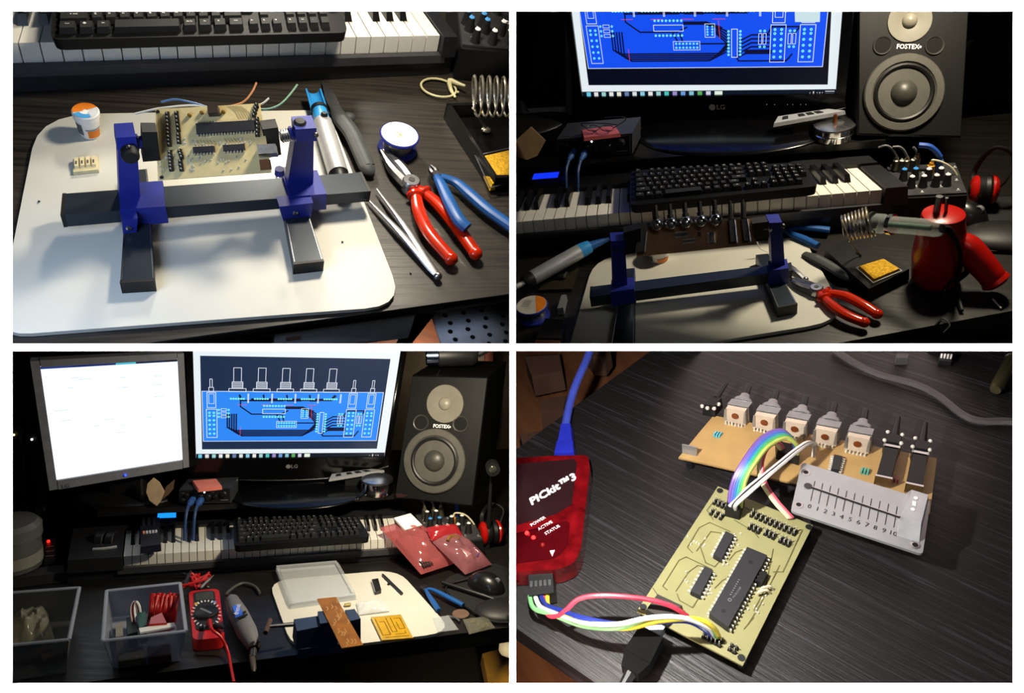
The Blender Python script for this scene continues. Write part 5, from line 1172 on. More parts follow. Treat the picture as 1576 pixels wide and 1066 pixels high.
# interface, notes, plugs, paper leaf
ti, Qi, oi, ni = interface(D, 'small black audio interface under the tilted monitor, lower left', [(276, 753), (356, 750), (356, 773), (276, 775)], RH+.003, led=(315, 757)); top = RH+Qi.Hh+.0008
slab(D, 'sticky_notes', 'salmon pink sticky note block on the lower left interface', 'notepad', [(296, 739), (333, 736), (342, 748), (305, 752)], top+.008, .0075, mat('salmon paper', '#d87868', .7))
mb = MB(); po = D.P(310, 742, top); vprism(mb, D, [(297, 726), (335, 722), (336, 733), (298, 731)], po+V((0, .03, 0)), V((0, -.9, .3)).normalized(), -.003, 0); single(D, mb, 'note_card', mat('red card', '#a03a3c', .7), 'red card standing behind the salmon notes, lower left', 'card')
for i, x in enumerate((297, 310)):
    A = D.hit(x, 768, oi+ni*.002, ni); B = A+ni*.03+V((0, 0, -.002)); t = Thing(D, 'jack_plug', ['left', 'right'][i]+' blue jack plug in the lower left audio interface front', 'plug', A)
    mb = MB(); mb.axis(A, B, [(0, .007), (.6, .007), (.65, .005), (1, .0035)], 12); t.part(mb, 'boot', MATS['blue rubber boot']); mb = MB(); mb.tube([B, B+ni*.02+V((0, 0, -.015)), B+ni*.035+V((0, 0, -.06))], .003, 7, 5); t.part(mb, 'cord', MATS['blue cord'])
po, pn = D.P(242, 782, RH), V((0, -.95, .3)).normalized(); t = Thing(D, 'paper_leaf', 'tan heart shaped folded paper below the tilted monitor, lower left', 'paper', D.P(242, 782, RH))
mb = MB(); vprism(mb, D, [(225, 757), (227, 744), (236, 735), (245, 742), (253, 757), (247, 771), (241, 778), (230, 770)], po, pn, -.004, 0); t.part(mb, 'leaf', mat('pale tan paper', '#b89e7c', .8))
mb = MB(); vprism(mb, D, [(248, 769), (256, 748), (268, 738), (266, 752), (258, 762)], po, pn, -.006, -.002); t.part(mb, 'leaf', mat('tan kraft paper dark', '#5c4632', .8))
# tin, slab
c = D.P(580, 757, RH); t = Thing(D, 'metal_tin', 'round polished metal tin beside the lower left speaker', 'tin', c); z = V((0, 0, 1)); mb = MB(); mb.axis(c, c+z*.028, [(0, .034), (.05, .036), (.5, .036), (1, .034)], 30); t.part(mb, 'tin_body', CHROME); mb = MB(); mb.axis(c+z*.028, c+z*.036, [(0, .0355), (.6, .035), (1, .026)], 30); t.part(mb, 'tin_lid', STEEL)
Q = qflat(D, [(510, 729), (572, 721), (592, 723), (506, 737)], RH+.036); t = Thing(D, 'hub_slab', 'grey slab with four black ports before the lower left widescreen', 'hub', Q.at(.5, .5, -.03)); mb = MB(); qbox(mb, Q, 0, 0, 1, 1, -.006, 0, ins=.001); t.part(mb, 'slab', SILV)
for u in (.12, .34, .52, .7): mb = MB(); qbox(mb, Q, u, .3, u+.1, .75, 0, .0012); t.part(mb, 'port', BLK2)
mb = MB(); qbox(mb, Q, .3, .3, .7, .7, -.0355, -.006); t.part(mb, 'foot', BLK2)
# keyboards
t, _q = midi_keyboard(D, 'white keyed piano keyboard with blue display, lower left picture', (190, 856), (614, 828), (194, 816), (606, 797), 36, .045, .020, lcd_m=mat('lit sky blue display', '#1a90ff', emit=1.3), lcd=[(243, 790), (271, 789), (271, 796), (242, 797)], back=.08, cheek=.03, left_panel=.10)
for x in (156, 172):
    A = D.P(x, 832, .046); mb = MB(); mb.axis(A+V((-.008, 0, 0)), A+V((.008, 0, 0)), [(0, .018), (.1, .02), (.9, .02), (1, .018)], 20); t.part(mb, 'control_wheel', BLK)
mb = MB(); mb.tube(D.path([(143, 845, .051), (160, 844, .051), (180, 841, .051)]), .003, 8, 3); t.part(mb, 'trim_strip', SILV)
pc_keyboard(D, 'black computer keyboard lying on piano keys in the lower left picture', [(364, 800), (546, 795), (563, 823), (366, 836)], .0725)
Q = qflat(D, [(215, 797), (246, 795), (248, 838), (216, 842)], .0715); t = Thing(D, 'pad_controller', 'small dark navy controller lying across the lower left piano keys', 'controller', Q.at(.5, .5, -.014)); mb = MB(); qbox(mb, Q, 0, 0, 1, 1, -.0135, 0, ins=.002); t.part(mb, 'case', mat('navy black case', '#10131f', .4))
for i, c_ in enumerate(('#d88a5a', '#b8b8c0', '#b8b8c0', '#b8b8c0', '#b8b8c0')):
    mb = MB(); qbox(mb, Q, .14+i*.15, .42, .24+i*.15, .5, 0, .002); t.part(mb, 'button', mat('pad '+c_, c_, .5))
mb = MB(); [qbox(mb, Q, .12+i*.26, .7, .26+i*.26, .95, 0, .004, ins=.001) for i in range(3)]; t.part(mb, 'fader_caps', BLK, kind='stuff')
# mixer and cables
mixer(D, 'black audio mixer behind the pink bags, lower left', [(640, 792), (720, 784), (742, 828), (660, 836)], .05, [(.75, [.15, .32], '#e8e8e8'), (.5, [.15, .32], '#3f8fd8'), (.5, [.55, .75], '#e8e8e8'), (.22, [.2, .4, .6, .8], '#e8e8e8')], .0075, [(.1, .95), (.3, .95)])
plug_cable(D, 'leftmost silver plug with grey cord in the lower left mixer', (653, 797), .051, (653, 779), plm, gc, [(651, 771), (645, 767), (636, 768)], .006, .0024)
plug_cable(D, 'middle silver plug with grey cord in the lower left mixer', (667, 797), .051, (667, 779), plm, gc, [(665, 772), (660, 768), (652, 768)], .006, .0024)
plug_cable(D, 'rightmost thick silver plug in the lower left mixer', (678, 796), .051, (678, 776), plm, gc, [(679, 772), (680, 770)], .008, .0024)
plug_cable(D, 'blue plug with arching blue cord in the lower left mixer', (703, 796), .051, (703, 782), MATS['blue rubber boot'], MATS['bright blue cord'], [(702, 774), (695, 769), (686, 768)], .007, .005)
plug_cable(D, 'yellow plug with pale looping cords in the lower left mixer', (697, 806), .051, (697, 793), MATS['yellow plug'], CREAM, [(702, 789), (716, 792), (728, 804), (734, 818)], .006, .0018)
headphones(D, 'red and black headphones at the lower left picture right edge', ((746, 820), (764, 818)), .03, .026, [(742, 792, .05), (756, 776, .08), (774, 784, .075), (770, 802, .05)])
# dim gear in the dark at right and left
t = Thing(D, 'camera_lens', 'dim round lens hanging in the dark right of lower left speaker', 'lens', D.P(755, 760, RH)); lc, lnn = D.P(760, 778, RH), V((0, -1, 0)); A = D.hit(757, 715, lc, lnn); mb = MB(); mb.axis(A, A+lnn*.03, [(0, .012), (.2, .015), (1, .015)], 20); t.part(mb, 'barrel', BLK2); mb = MB(); mb.sphere(A+lnn*.028, (.010, .005, .010), 14); t.part(mb, 'front_glass', mat('dim glass', '#55574e', .1, .6))
mb = MB(); mb.axis(V((A.x, A.y, 0)), A, [(0, .006), (1, .003)], 10); t.part(mb, 'stalk', BLK2)
# pink bags
PINK = film('pink antistatic film', '#c4686a', .55, .10, .9); PINK2 = film('pale pink film', '#b07078', .52, .10, .9)
t, Q = pillow(D, 'antistatic_bag', 'large pink antistatic bag with white label lying on lower left piano', [(584, 812), (637, 797), (706, 865), (648, 884)], [.068, .068, .012, .012], .022, PINK, 'bag', seed=2, rough=.6)
mb = MB(); qbox(mb, Q, .30, .70, .78, .97, .020, .0245); t.part(mb, 'paper_label', WHT); mb = MB(); qbox(mb, Q, .1, .2, .5, .7, -.004, .006, ins=.001); t.part(mb, 'contents', mat('dark red contents', '#5a2428', .6))
mb = MB(); [qline(mb, Q, [(.10+i*.055, .05), (.115+i*.055, .16)], .003, .012) for i in range(5)]; [qline(mb, Q, [(.10, v), (.33, v)], .002, .012) for v in (.06, .11, .15)]; t.part(mb, 'bag_print', BLK2, smooth=0, kind='stuff')
t, Q = pillow(D, 'antistatic_bag', 'smaller pink bag with white triangle mark right of the large bag', [(660, 829), (702, 815), (757, 868), (716, 884)], [.06, .06, .010, .010], .018, PINK2, 'bag', seed=4, rough=.6)
mb = MB(); a = [Q.at(.3, .25, .019), Q.at(.5, .28, .019), Q.at(.35, .5, .019)]; mb.add(a, [(0, 1, 2)]); t.part(mb, 'triangle_mark', WHT, smooth=0); mb = MB(); [qline(mb, Q, [(.6, .2+i*.12), (.78, .25+i*.12)], .003, .018) for i in range(3)]; t.part(mb, 'bag_print', mat('violet print', '#4a3a7a', .6), smooth=0, kind='stuff')
mb = MB(); mb.tube([Q.at(.2, .72, .02), Q.at(.4, .78, .022), Q.at(.55, .68, .02)], .003, 7, 4); t.part(mb, 'contents', mat('amber part', '#7a5a1c', .4))
t, Q = pillow(D, 'antistatic_bag', 'crumpled red film between the two pink bags', [(655, 812), (702, 806), (712, 824), (664, 832)], [.075, .075, .06, .06], .010, film('red film', '#c03038', .5, .15, .7), 'bag', seed=9)
# mouse and pad
slab(D, 'mouse_pad', 'black mouse pad at the lower left picture right edge', 'mouse pad', [(676, 892), (760, 862), (830, 900), (830, 965), (752, 952), (700, 925)], .0035, .003, MATS['charcoal pad'], r=.04)
t = mouse_obj(D, 'black computer mouse on the lower left mouse pad', (748, 905), radians(-40), .085, .055, .034)
mb = MB(); mb.sphere(D.P(775, 940, .0038), (.055, .04, .016), 24, z0=0.0); single(D, mb, 'wrist_rest', MATS['charcoal gel'], 'domed gel wrist rest on the lower left mouse pad', 'wrist rest')
mb = MB(); mb.tube(D.path([(722, 890, .008), (690, 900, .0065), (690, 915, .0065), (720, 935, .0065), (755, 955, .0065), (790, 958, .0065)]), .002, 7, 6); t.part(mb, 'cord', BLK)
# cutting board and what lies on it
board_mat(D, [(413, 893), (612, 876), (698, 972), (452, 1003)], [.05, .05, .05, .06], 'pale cutting board under the small vise, lower left picture')
R_ = [(424, 870), (519, 862), (549, 915), (447, 929)]
t = Thing(D, 'box_lid', 'clear plastic box lid lying on the lower left cutting board', 'lid', D.P(485, 900, .007)); Q = qflat(D, R_, .016); MK = film('milky lid plastic', '#dadee2', .68, .2)
mb = MB(); qbox(mb, Q, .06, .06, .94, .94, -.006, -.004); t.part(mb, 'panel', MK)
for a in ((0, 0, 1, .06), (0, .94, 1, 1), (0, .06, .05, .94), (.95, .06, 1, .94)):
    mb = MB(); qbox(mb, Q, *a, -.010, 0, ins=.001); t.part(mb, 'rim', MK)
Q = qflat(D, [(571, 892), (583, 890), (588, 908), (577, 911)], .012); t = Thing(D, 'loose_chip', 'grey black chip lying near cutting board top, lower left', 'chip', Q.at(.5, .5, -.006)); chip(t, Q, .1, 0, .9, 1, h=.001, pins=14, along='v'); mb = MB(); qbox(mb, Q, .1, 0, .9, 1, -.0055, .001); t.part(mb, 'body', mat('grey chip', '#3e3e3c', .5))
mb = MB(); mb.axis(D.P(588, 883, .009), D.P(619, 913, .009), [(0, .0008), (.06, .0024), (1, .0024)], 8); single(D, mb, 'metal_rod', DSTEEL, 'thin dark rod lying right of the grey chip, lower left', 'rod')
mb = MB(); c = D.P(598, 899, .0062); mb.axis(c, c+V((0, 0, .002)), [(0, .003), (1, .0024)], 10); single(D, mb, 'black_nut', BLK2, 'tiny black nut between grey chip and thin rod', 'nut')
# vise with the copper strip
VB = mat('blue grey vise paint', '#22334f', .55, var=.12); t = Thing(D, 'small_vise', 'small blue vise standing on cutting board, lower left', 'vise', D.P(500, 985, .007))
Q = qflat(D, [(458, 972), (524, 962), (534, 990), (458, 1000)], .022); mb = MB(); qbox(mb, Q, 0, 0, 1, 1, -.016, 0, ins=.001); t.part(mb, 'base', VB)
Q = qflat(D, [(450, 952), (500, 945), (506, 962), (455, 972)], .055); mb = MB(); qbox(mb, Q, 0, 0, 1, 1, -.033, 0, ins=.002); t.part(mb, 'screw_housing', VB)
Q = qflat(D, [(488, 940), (512, 938), (520, 956), (492, 960)], .062); mb = MB(); qbox(mb, Q, 0, 0, 1, 1, -.04, 0, ins=.001); t.part(mb, 'moving_jaw', VB)
Q = qflat(D, [(530, 938), (546, 936), (556, 952), (538, 956)], .060); mb = MB(); qbox(mb, Q, 0, 0, 1, 1, -.052, 0, ins=.001); t.part(mb, 'fixed_jaw', VB)
mb = MB(); mb.axis(D.P(410, 964, .045), D.P(456, 960, .04), [(0, .003), (1, .004)], 10); t.part(mb, 'spindle', DSTEEL); mb = MB(); c = D.P(412, 964, .045); mb.cyl(c+V((0, -.018, 0)), c+V((0, .02, 0)), .004); t.part(mb, 'tommy_bar', mat('brown grip', '#4a342c', .5))
t = Thing(D, 'copper_strip', 'long copper coated strip clamped over the blue vise', 'circuit board', D.P(520, 960, .06)); Q = qflat(D, [(488, 921), (517, 918), (559, 992), (526, 997)], .064); mb = MB(); qbox(mb, Q, 0, 0, 1, 1, -.0018, 0); cp = t.part(mb, 'strip', mat('tarnished copper', '#a86a24', .35, .55, var=.25, scale=40))
random.seed(11); mb = MB(); [qline(mb, Q, [(u := random.random()*.8+.1, v := random.random()*.9), (u+.12, v+.03), (u+.1, v+.08)], .0016, .0003) for i in range(22)]; t.part(mb, 'etched_tracks', mat('pale etched copper', '#c99a5c', .4, .4), cp, smooth=0, kind='stuff')
Q = qflat(D, [(571, 949), (617, 945), (636, 981), (588, 985)], .010); t = Thing(D, 'gold_board', 'shiny gold plated circuit board on cutting board corner, lower left', 'circuit board', Q.at(.5, .5, -.003)); mb = MB(); qbox(mb, Q, 0, 0, 1, 1, -.003, 0); cp = t.part(mb, 'board', mat('gold plating', '#e4b022', .28, .35, var=.12, scale=60))
mb = MB(); L = [[(.1, .9), (.1, .2), (.35, .2), (.35, .75), (.2, .75)], [(.45, .9), (.45, .3), (.6, .3), (.6, .9)], [(.7, .85), (.9, .85), (.9, .4), (.72, .4), (.72, .7)], [(.15, .1), (.9, .1)], [(.5, .2), (.85, .2), (.85, .3)]]
for l in L: qline(mb, Q, l, .0016, .0003)
t.part(mb, 'etched_tracks', mat('dark etched line', '#7a5a14', .5), cp, smooth=0, kind='stuff'); mb = MB(); qoutline(mb, Q, .03, .03, .97, .97, .0018, .0003); t.part(mb, 'border_line', mat('pale gold edge', '#f0d880', .3, .6), cp, smooth=0)
pillow(D, 'clear_bag', 'crinkled clear bag behind the gold board, lower left', [(548, 928), (590, 924), (600, 940), (552, 946)], .008, .008, film('silver film', '#eef0f0', .45, .1, .8), 'bag', seed=6)
mb = MB(); [mb.box(D.P(x, y, .009), (.012, .006, .004), .001, rz=a) for x, y, a in ((535, 930, .2),)]; single(D, mb, 'small_terminal', mat('brass terminal', '#b0a060', .4, .5), 'small brass terminal beside the crinkled bag, lower left', 'terminal')
slab(D, 'clear_tape', 'clear tape square at the cutting board right corner', 'tape', [(666, 950), (690, 946), (706, 968), (674, 972)], .0075, .0008, CLEAR)
# cutters, pen, coin, bags of parts
pliers(D, 'side_cutters', 'blue handled cutters right of the lower left cutting board', (648, 900, .010), (654, 905, .010), [(660, 916, .011), (668, 928, .011), (675, 939, .010)], [(668, 908, .011), (690, 919, .011), (713, 931, .010)], .0055, .0052, NAVY, DSTEEL, flare=False)
t = Thing(D, 'stylus_pen', 'black pen with silver tip lying before the lower left mouse', 'pen', D.P(725, 912)); A, Bq = D.P(681, 896, .0105), D.P(765, 923, .0105); mb = MB(); mb.axis(A, Bq, [(0, .004), (.8, .004), (.85, .003), (1, .002)], 10); t.part(mb, 'barrel', BLK); mb = MB(); mb.tube([Bq, D.P(774, 922, .0105), D.P(780, 919, .0105)], .0018, 8, 3); t.part(mb, 'tip', CHROME)
mb = MB(); c = D.P(709, 946, .0002); mb.axis(c, c+V((0, 0, .003)), [(0, .0155), (.3, .016), (.7, .016), (1, .0155)], 26); single(D, mb, 'brown_disc', mat('brown disc', '#6a5446', .5), 'flat brown disc beside the cutters, lower left', 'disc')
t, Q = pillow(D, 'parts_bag', 'clear bag of small brass parts at the desk edge, lower left', [(712, 953), (750, 949), (762, 966), (722, 976)], .004, .006, film('parts bag film', '#8a8878', .6, .15, .7), 'bag', seed=8)
random.seed(8)
for i in range(5): mb = MB(); mb.box(Q.at(.2+random.random()*.6, .2+random.random()*.6, .001), (.012, .003, .003), .0008, rz=random.random()*3); t.part(mb, 'part', MATS['brass terminal'])
mb = MB(); mb.tube(D.path([(688, 948, .004), (700, 950, .004), (708, 956, .004)]), .002, 7, 3); single(D, mb, 'wire_clip', STEEL, 'bent steel clip left of the brown disc, lower left', 'clip')
# open boxes
film('box plastic', '#c0c6d4', .56, .2)
t, R, B = clear_box(D, 'clear plastic box at lower left corner holding a crumpled bag', [(-40, 916), (122, 904), (106, 984), (-60, 1000)], .07, [(-40, 965), (108, 955), (102, 1034), (-60, 1058)], film('dusty box plastic', '#a8a69e', .6, .25))
pillow(D, 'clear_bag', 'crumpled clear bag inside the lower left corner box', [(18, 950), (74, 942), (84, 984), (18, 994)], .025, .024, film('dim bag film', '#b8b49c', .68, .2, .8), 'bag', seed=12, rough=.8)
random.seed(21)
for i, (x, y, c_) in enumerate(((30, 1015, '#3a3224'), (60, 1005, '#54402c'), (82, 1010, '#6a4a34'), (45, 1000, '#2c3430'))):
    mb = MB(); mb.box(D.P(x, y, .008), (.035, .02, .012), .002, rz=random.random()); single(D, mb, 'stored_part', mat('stored '+c_, c_, .6), ['dark brown', 'tan brown', 'reddish brown', 'grey green'][i]+' part inside the lower left corner box', 'part')
t, R, B = clear_box(D, 'clear plastic box with red wires and boards, lower left', [(164, 909), (277, 897), (286, 971), (158, 986)], .072, [(172, 950), (268, 940), (277, 1016), (173, 1027)], MATS['box plastic'])
t = Thing(D, 'red_wire_bag', 'bundle of red wires bagged in the clear box', 'wire bundle', D.P(255, 960, .003)); random.seed(4)
for i in range(14):
    x = 232+i*2.9; mb = MB(); mb.tube(D.path([(x-4, 962+random.random()*6, .02), (x, 940, .05), (x+2+random.random()*3, 912+random.random()*6, .066)]), .0035, 7, 4); t.part(mb, 'red_wire', mat('red insulation', '#b01418', .4))
mb = MB(); q = qflat(D, [(226, 948), (252, 938), (262, 960), (224, 964)], .058); qbox(mb, q, 0, 0, 1, 1, -.012, 0, ins=.006); t.part(mb, 'bag', film('red bag film', '#c02420', .3, .15, .7))
slab(D, 'white_card', 'white card lying across the front of the box with red wires', 'card', [(213, 966), (269, 957), (271, 963), (215, 973)], .055, .003, WHT)
t = Thing(D, 'wire_loom', 'white and red cable loop standing in the box with red wires', 'cable', D.P(205, 965, .003))
for i, m_ in enumerate((INK, MATS['red insulation'], BLK, INK)): mb = MB(); mb.tube(D.path([(206+i*1.6, 968, .03), (202+i*1.6, 938, .055), (206+i, 926, .066), (211+i, 932, .06), (213+i, 945, .045)]), .0022, 6, 5); t.part(mb, 'strand', m_)
for i, (px_, h_, m_) in enumerate((([(194, 950), (208, 946), (212, 972), (196, 976)], .04, mat('dark green board', '#0f2a24', .5)), ([(212, 942), (224, 940), (226, 962), (214, 966)], .05, mat('teal part', '#1c5048', .5)), ([(178, 962), (188, 955), (190, 978), (178, 980)], .05, mat('grey beige card', '#8c8678', .7)), ([(180, 1000), (220, 994), (222, 1012), (182, 1018)], .02, mat('khaki part', '#4c4634', .7)), ([(226, 994), (262, 990), (264, 1008), (228, 1012)], .02, mat('maroon part', '#4a2c2c', .7)))):
    slab(D, 'stored_board', ['dark green board', 'teal block', 'grey beige card', 'khaki block', 'maroon block'][i]+' inside the box with red wires', 'part', px_, h_, h_*.6, m_)
# multimeter
t = Thing(D, 'multimeter', 'red multimeter with round black dial, lower left', 'multimeter', D.P(316, 945)); Q = qflat(D, [(290, 909), (337, 905), (346, 980), (297, 985)], .020); MR = mat('red meter case', '#b81a1c', .4)
mb = MB(); mb.prism(rounded([Q.at(0, 0), Q.at(1, 0), Q.at(1, 1), Q.at(0, 1)], .014), (0, 0, -.0195), taper=.02); t.part(mb, 'case', MR)
mb = MB(); mb.prism(rounded([Q.at(.12, .16, .0015), Q.at(.86, .16, .0015), Q.at(.84, .95, .0015), Q.at(.16, .95, .0015)], .01), (0, 0, -.002)); fp = t.part(mb, 'face', mat('black meter face', '#1d1b1e', .5))
mb = MB(); qbox(mb, Q, .19, .74, .80, .92, .001, .003, ins=.001); t.part(mb, 'display', mat('grey lcd', '#3a3e38', .25))
c = Q.at(.5, .47, .0015); mb = MB(); mb.axis(c, c+Q.n*.006, [(0, .021), (.7, .02), (1, .017)], 28); dl_ = t.part(mb, 'dial', BLK); mb = MB(); qline(mb, Q.sub(0, 0, 1, 1, .0077), [(.33, .52), (.64, .41)], .004); t.part(mb, 'pointer', GREY, dl_, smooth=0)
mb = MB(); [qline(mb, Q, [(.5+.40*cos(a*pi/12), .47+.245*sin(a*pi/12)), (.5+.47*cos(a*pi/12), .47+.285*sin(a*pi/12))], .0022, .0019) for a in range(24)]; t.part(mb, 'scale_marks', INK, fp, smooth=0, kind='stuff')
for u, c_ in ((.2, '#c89a3c'), (.8, '#7a8cc0')): mb = MB(); qbox(mb, Q, u-.06, .665, u+.06, .70, .0015, .003, ins=.0005); t.part(mb, 'button', mat('meter '+c_, c_, .5))
for u in (.3, .5, .75): mb = MB(); c = Q.at(u, .2, .0015); mb.axis(c, c+Q.n*.002, [(0, .0045), (1, .004)], 12); t.part(mb, 'jack', BLK2)
mb = MB(); mb.tube([Q.at(.52, .2, .006), Q.at(.56, .19, .014), *D.path([(326, 968, .04), (340, 980, .03), (350, 1000, .012), (356, 1030, .004), (360, 1050, .004)])], [.004, .004, .0026, .0024, .0024, .0024, .0024], 8, 5); t.part(mb, 'red_lead', MR); mb = MB(); mb.axis(Q.at(.72, .2, .004), D.P(346, 966, .03), [(0, .004), (.6, .004), (1, .002)], 10); t.part(mb, 'black_plug', BLK)
t = Thing(D, 'test_leads', 'tangle of red and black test leads behind the multimeter', 'cable', D.P(300, 895)); random.seed(17)
for i in range(7):
    p = [(278+random.random()*44, 880+random.random()*26, .004+random.random()*.03) for _ in range(5)]; mb = MB(); mb.tube(D.path(p), .0022, 7, 6); t.part(mb, 'lead', MR if i < 5 else BLK)
for a, b, m_ in (((304, 905, .02), (322, 880, .03), MR), ((308, 906, .02), (329, 885, .03), DSTEEL), ((284, 902, .02), (294, 878, .03), BLK)): mb = MB(); mb.axis(D.P(*a), D.P(*b), [(0, .004), (.7, .0045), (.75, .002), (1, .0015)], 10); t.part(mb, 'probe', m_)
# rotary tool
t = Thing(D, 'rotary_tool', 'grey rotary tool with blue badge right of the multimeter', 'rotary tool', D.P(370, 960)); GT = mat('light grey tool plastic', '#6c6c70', .45); pA, pB, pC, pD = D.P(357, 924, .024), D.P(366, 944, .026), D.P(380, 972, .024), D.P(391, 994, .018)
mb = MB(); mb.tube([pA, pB, pC, pD], [.012, .0165, .0165, .011], 18, 6); bd = t.part(mb, 'body', GT); mb = MB(); q = qflat(D, [(357, 932), (368, 929), (374, 943), (362, 947)], .0495); qbox(mb, q, 0, 0, 1, 1, -.004, 0, ins=.001); t.part(mb, 'badge', mat('blue badge', '#3a6ae0', .3)); 
mb = MB(); write(mb, 'dremel', q.frame(.5, .5, .0003, radians(62)), .012); t.part(mb, 'badge_lettering', INK, smooth=0)
mb = MB(); mb.axis(pD, D.P(389, 1012, .015), [(0, .011), (.3, .009), (.35, .006), (1, .005)], 14); t.part(mb, 'collet', DSTEEL); mb = MB(); mb.axis(D.P(388, 1008, .015), D.P(391, 1034, .012), [(0, .005), (.8, .0045), (1, .002)], 10); t.part(mb, 'bit_shaft', mat('brown grey shaft', '#5a544c', .4, .5))
for s_ in (.45, .6): mb = MB(); c = pB.lerp(pC, s_); mb.tube([c+V((-.006, -.012, .019)), c+V((.008, -.004, .021))], .002, 6, 1); t.part(mb, 'vent_slot', BLK2)
mb = MB(); mb.tube([pA, *D.path([(356, 916, .02), (348, 914, .008), (362, 902, .005), (376, 897, .005), (392, 902, .005), (400, 912, .005)])], .0026, 7, 5); t.part(mb, 'power_cord', mat('grey green cord', '#4a4c46', .5))
# left: jar, tray, small lit things
t = Thing(D, 'plastic_jar', 'cloudy plastic jar with label at the lower left picture edge', 'jar', D.P(30, 878, .02)); Q = qflat(D, [(-20, 818), (44, 815), (52, 832), (-20, 838)], .10); c0, c1 = D.P(20, 872, .021), None; c1 = V((c0.x, c0.y, .085)); mb = MB(); mb.axis(c0, c1, [(0, .046), (.05, .05), (.95, .05), (1, .048)], 28); t.part(mb, 'jar_body', film('cloudy jar', '#6a6c68', .55, .3)); mb = MB(); mb.axis(c1, c1+V((0, 0, .03)), [(0, .053), (.7, .053), (1, .045)], 28); t.part(mb, 'jar_lid', film('jar lid film', '#787a78', .5, .3))
mb = MB(); mb.axis(c0+V((0, 0, .012)), c0+V((0, 0, .034)), [(0, .0508), (1, .0508)], 28); t.part(mb, 'jar_label', mat('grey jar label', '#7a7a70', .7))
slab(D, 'grey_tray', 'dark grey tray under the cloudy jar, lower left', 'tray', [(-30, 884), (98, 868), (102, 880), (-30, 896)], .02, .0195, mat('grey tray', '#2c2c2e', .5))
t = Thing(D, 'lit_gadget', 'small dark gadget with red light left of the piano', 'gadget', D.P(75, 850)); Q = qflat(D, [(66, 828), (86, 826), (86, 862), (68, 864)], .03); mb = MB(); qbox(mb, Q, 0, 0, 1, 1, -.0295, 0, ins=.002); t.part(mb, 'case', BLK); mb = MB(); mb.sphere(Q.at(.42, .8, .002), .003, 10); t.part(mb, 'red_light', mat('red light', '#ff1810', emit=5)); mb = MB(); [qline(mb, Q, [(.2, .2+i*.2), (.8, .2+i*.2)], .002, .0005) for i in range(3)]; t.part(mb, 'print', GREY, smooth=0, kind='stuff')
for i, (x, y, c_) in enumerate(((21, 669, '#ffe8a0'), (49, 676, '#e0e8f0'))):
    o_, n_ = D.P(x, 760, RH), V((0, -1, 0)); p = D.hit(x, y, o_, n_); t = Thing(D, 'pilot_light', ['warm', 'cool'][i]+' pin point light on dark rack left of the tilted monitor', 'light', p); mb = MB(); mb.sphere(p, .0024, 8); t.part(mb, 'lens', mat('pilot '+c_, c_, emit=3)); mb = MB(); mb.box(p+V((0, .02, 0)), (.026, .036, .05), .004); t.part(mb, 'housing', BLK2); mb = MB(); mb.box(V((p.x, p.y+.02, p.z/2)), (.02, .02, p.z-.052), .002); t.part(mb, 'post', BLK2)
# floor and things below the desk
fl = [D.P(x, y, -.5) for x, y in ((-300, 800), (900, 800), (900, 1200), (-300, 1200))]
single(D, MB().prism(fl, (0, 0, -.02)), 'floor', mat('dark floor', '#120d0b', .7), 'dark floor under the lower left desk', None, kind='structure')
slab(D, 'yellow_pouch', 'yellow pouch on the floor below the lower left desk corner', 'pouch', [(740, 1004), (792, 990), (800, 1056), (752, 1062)], -.35, .03, mat('mustard cloth', '#8a6418', .8), ins=.004)
mb = MB(); c = D.P(774, 990, -.2); mb.axis(c, c+V((.03, -.02, 0)), [(0, .02), (.2, .024), (1, .024)], 16); single(D, mb, 'paper_roll', mat('dim paper roll', '#8c8674', .7), 'pale rolled paper end below the lower left desk edge', 'roll')
light(D, 'lamp_spill', D.hit(722, 553, V((0, bw-.10, 0)), V((0, -1, 0))), D.hit(722, 553, V((0, bw, 0)), V((0, -1, 0))), .03, .25, (1, .9, .75))

light(D, 'low_fill', D.P(772, 1130, -.12), D.P(768, 1030, -.36), .04, .5, (1, .85, .6), spread=60)  # fill light added below the view to brighten the yellow pouch

# ================================================================== lower right: the boards wired to the red programmer
D = D4
desk4 = wood('scratched black brown oak', '#141112', '#48424a', radians(34), 10, 330, .42, .7, .86, .52)
t, dp = desk(D, [(1008, 534), (1640, 520), (1640, 1100), (990, 1100), (600, 832)], desk4, 'black brown wood grain desk under the wired boards, lower right', thick=.02)
fl = [D.P(x, y, -.14) for x, y in ((500, 420), (1900, 420), (1900, 1300), (500, 1300))]
single(D, MB().prism(fl, (0, 0, -.02)), 'floor', wood('warm brown floor', '#7a4a30', '#96623f', 1.0, 3, 30, .5), 'warm brown floor beyond the lower right desk', None, kind='structure')
for i, (px_, h_) in enumerate((([(806, 548), (862, 545), (866, 570), (818, 580)], -.08), ([(830, 614), (872, 608), (868, 630), (830, 632)], -.08), ([(798, 668), (842, 660), (838, 680), (806, 690)], -.08), ([(900, 534), (940, 534), (930, 548), (912, 548)], -.08))):
    slab(D, 'wood_offcut', ['upper left', 'middle', 'lower left', 'topmost'][i]+' dim brown block below the lower right desk edge', 'block', px_, h_, .03, mat('dim brown block', '#4a3024', .8))
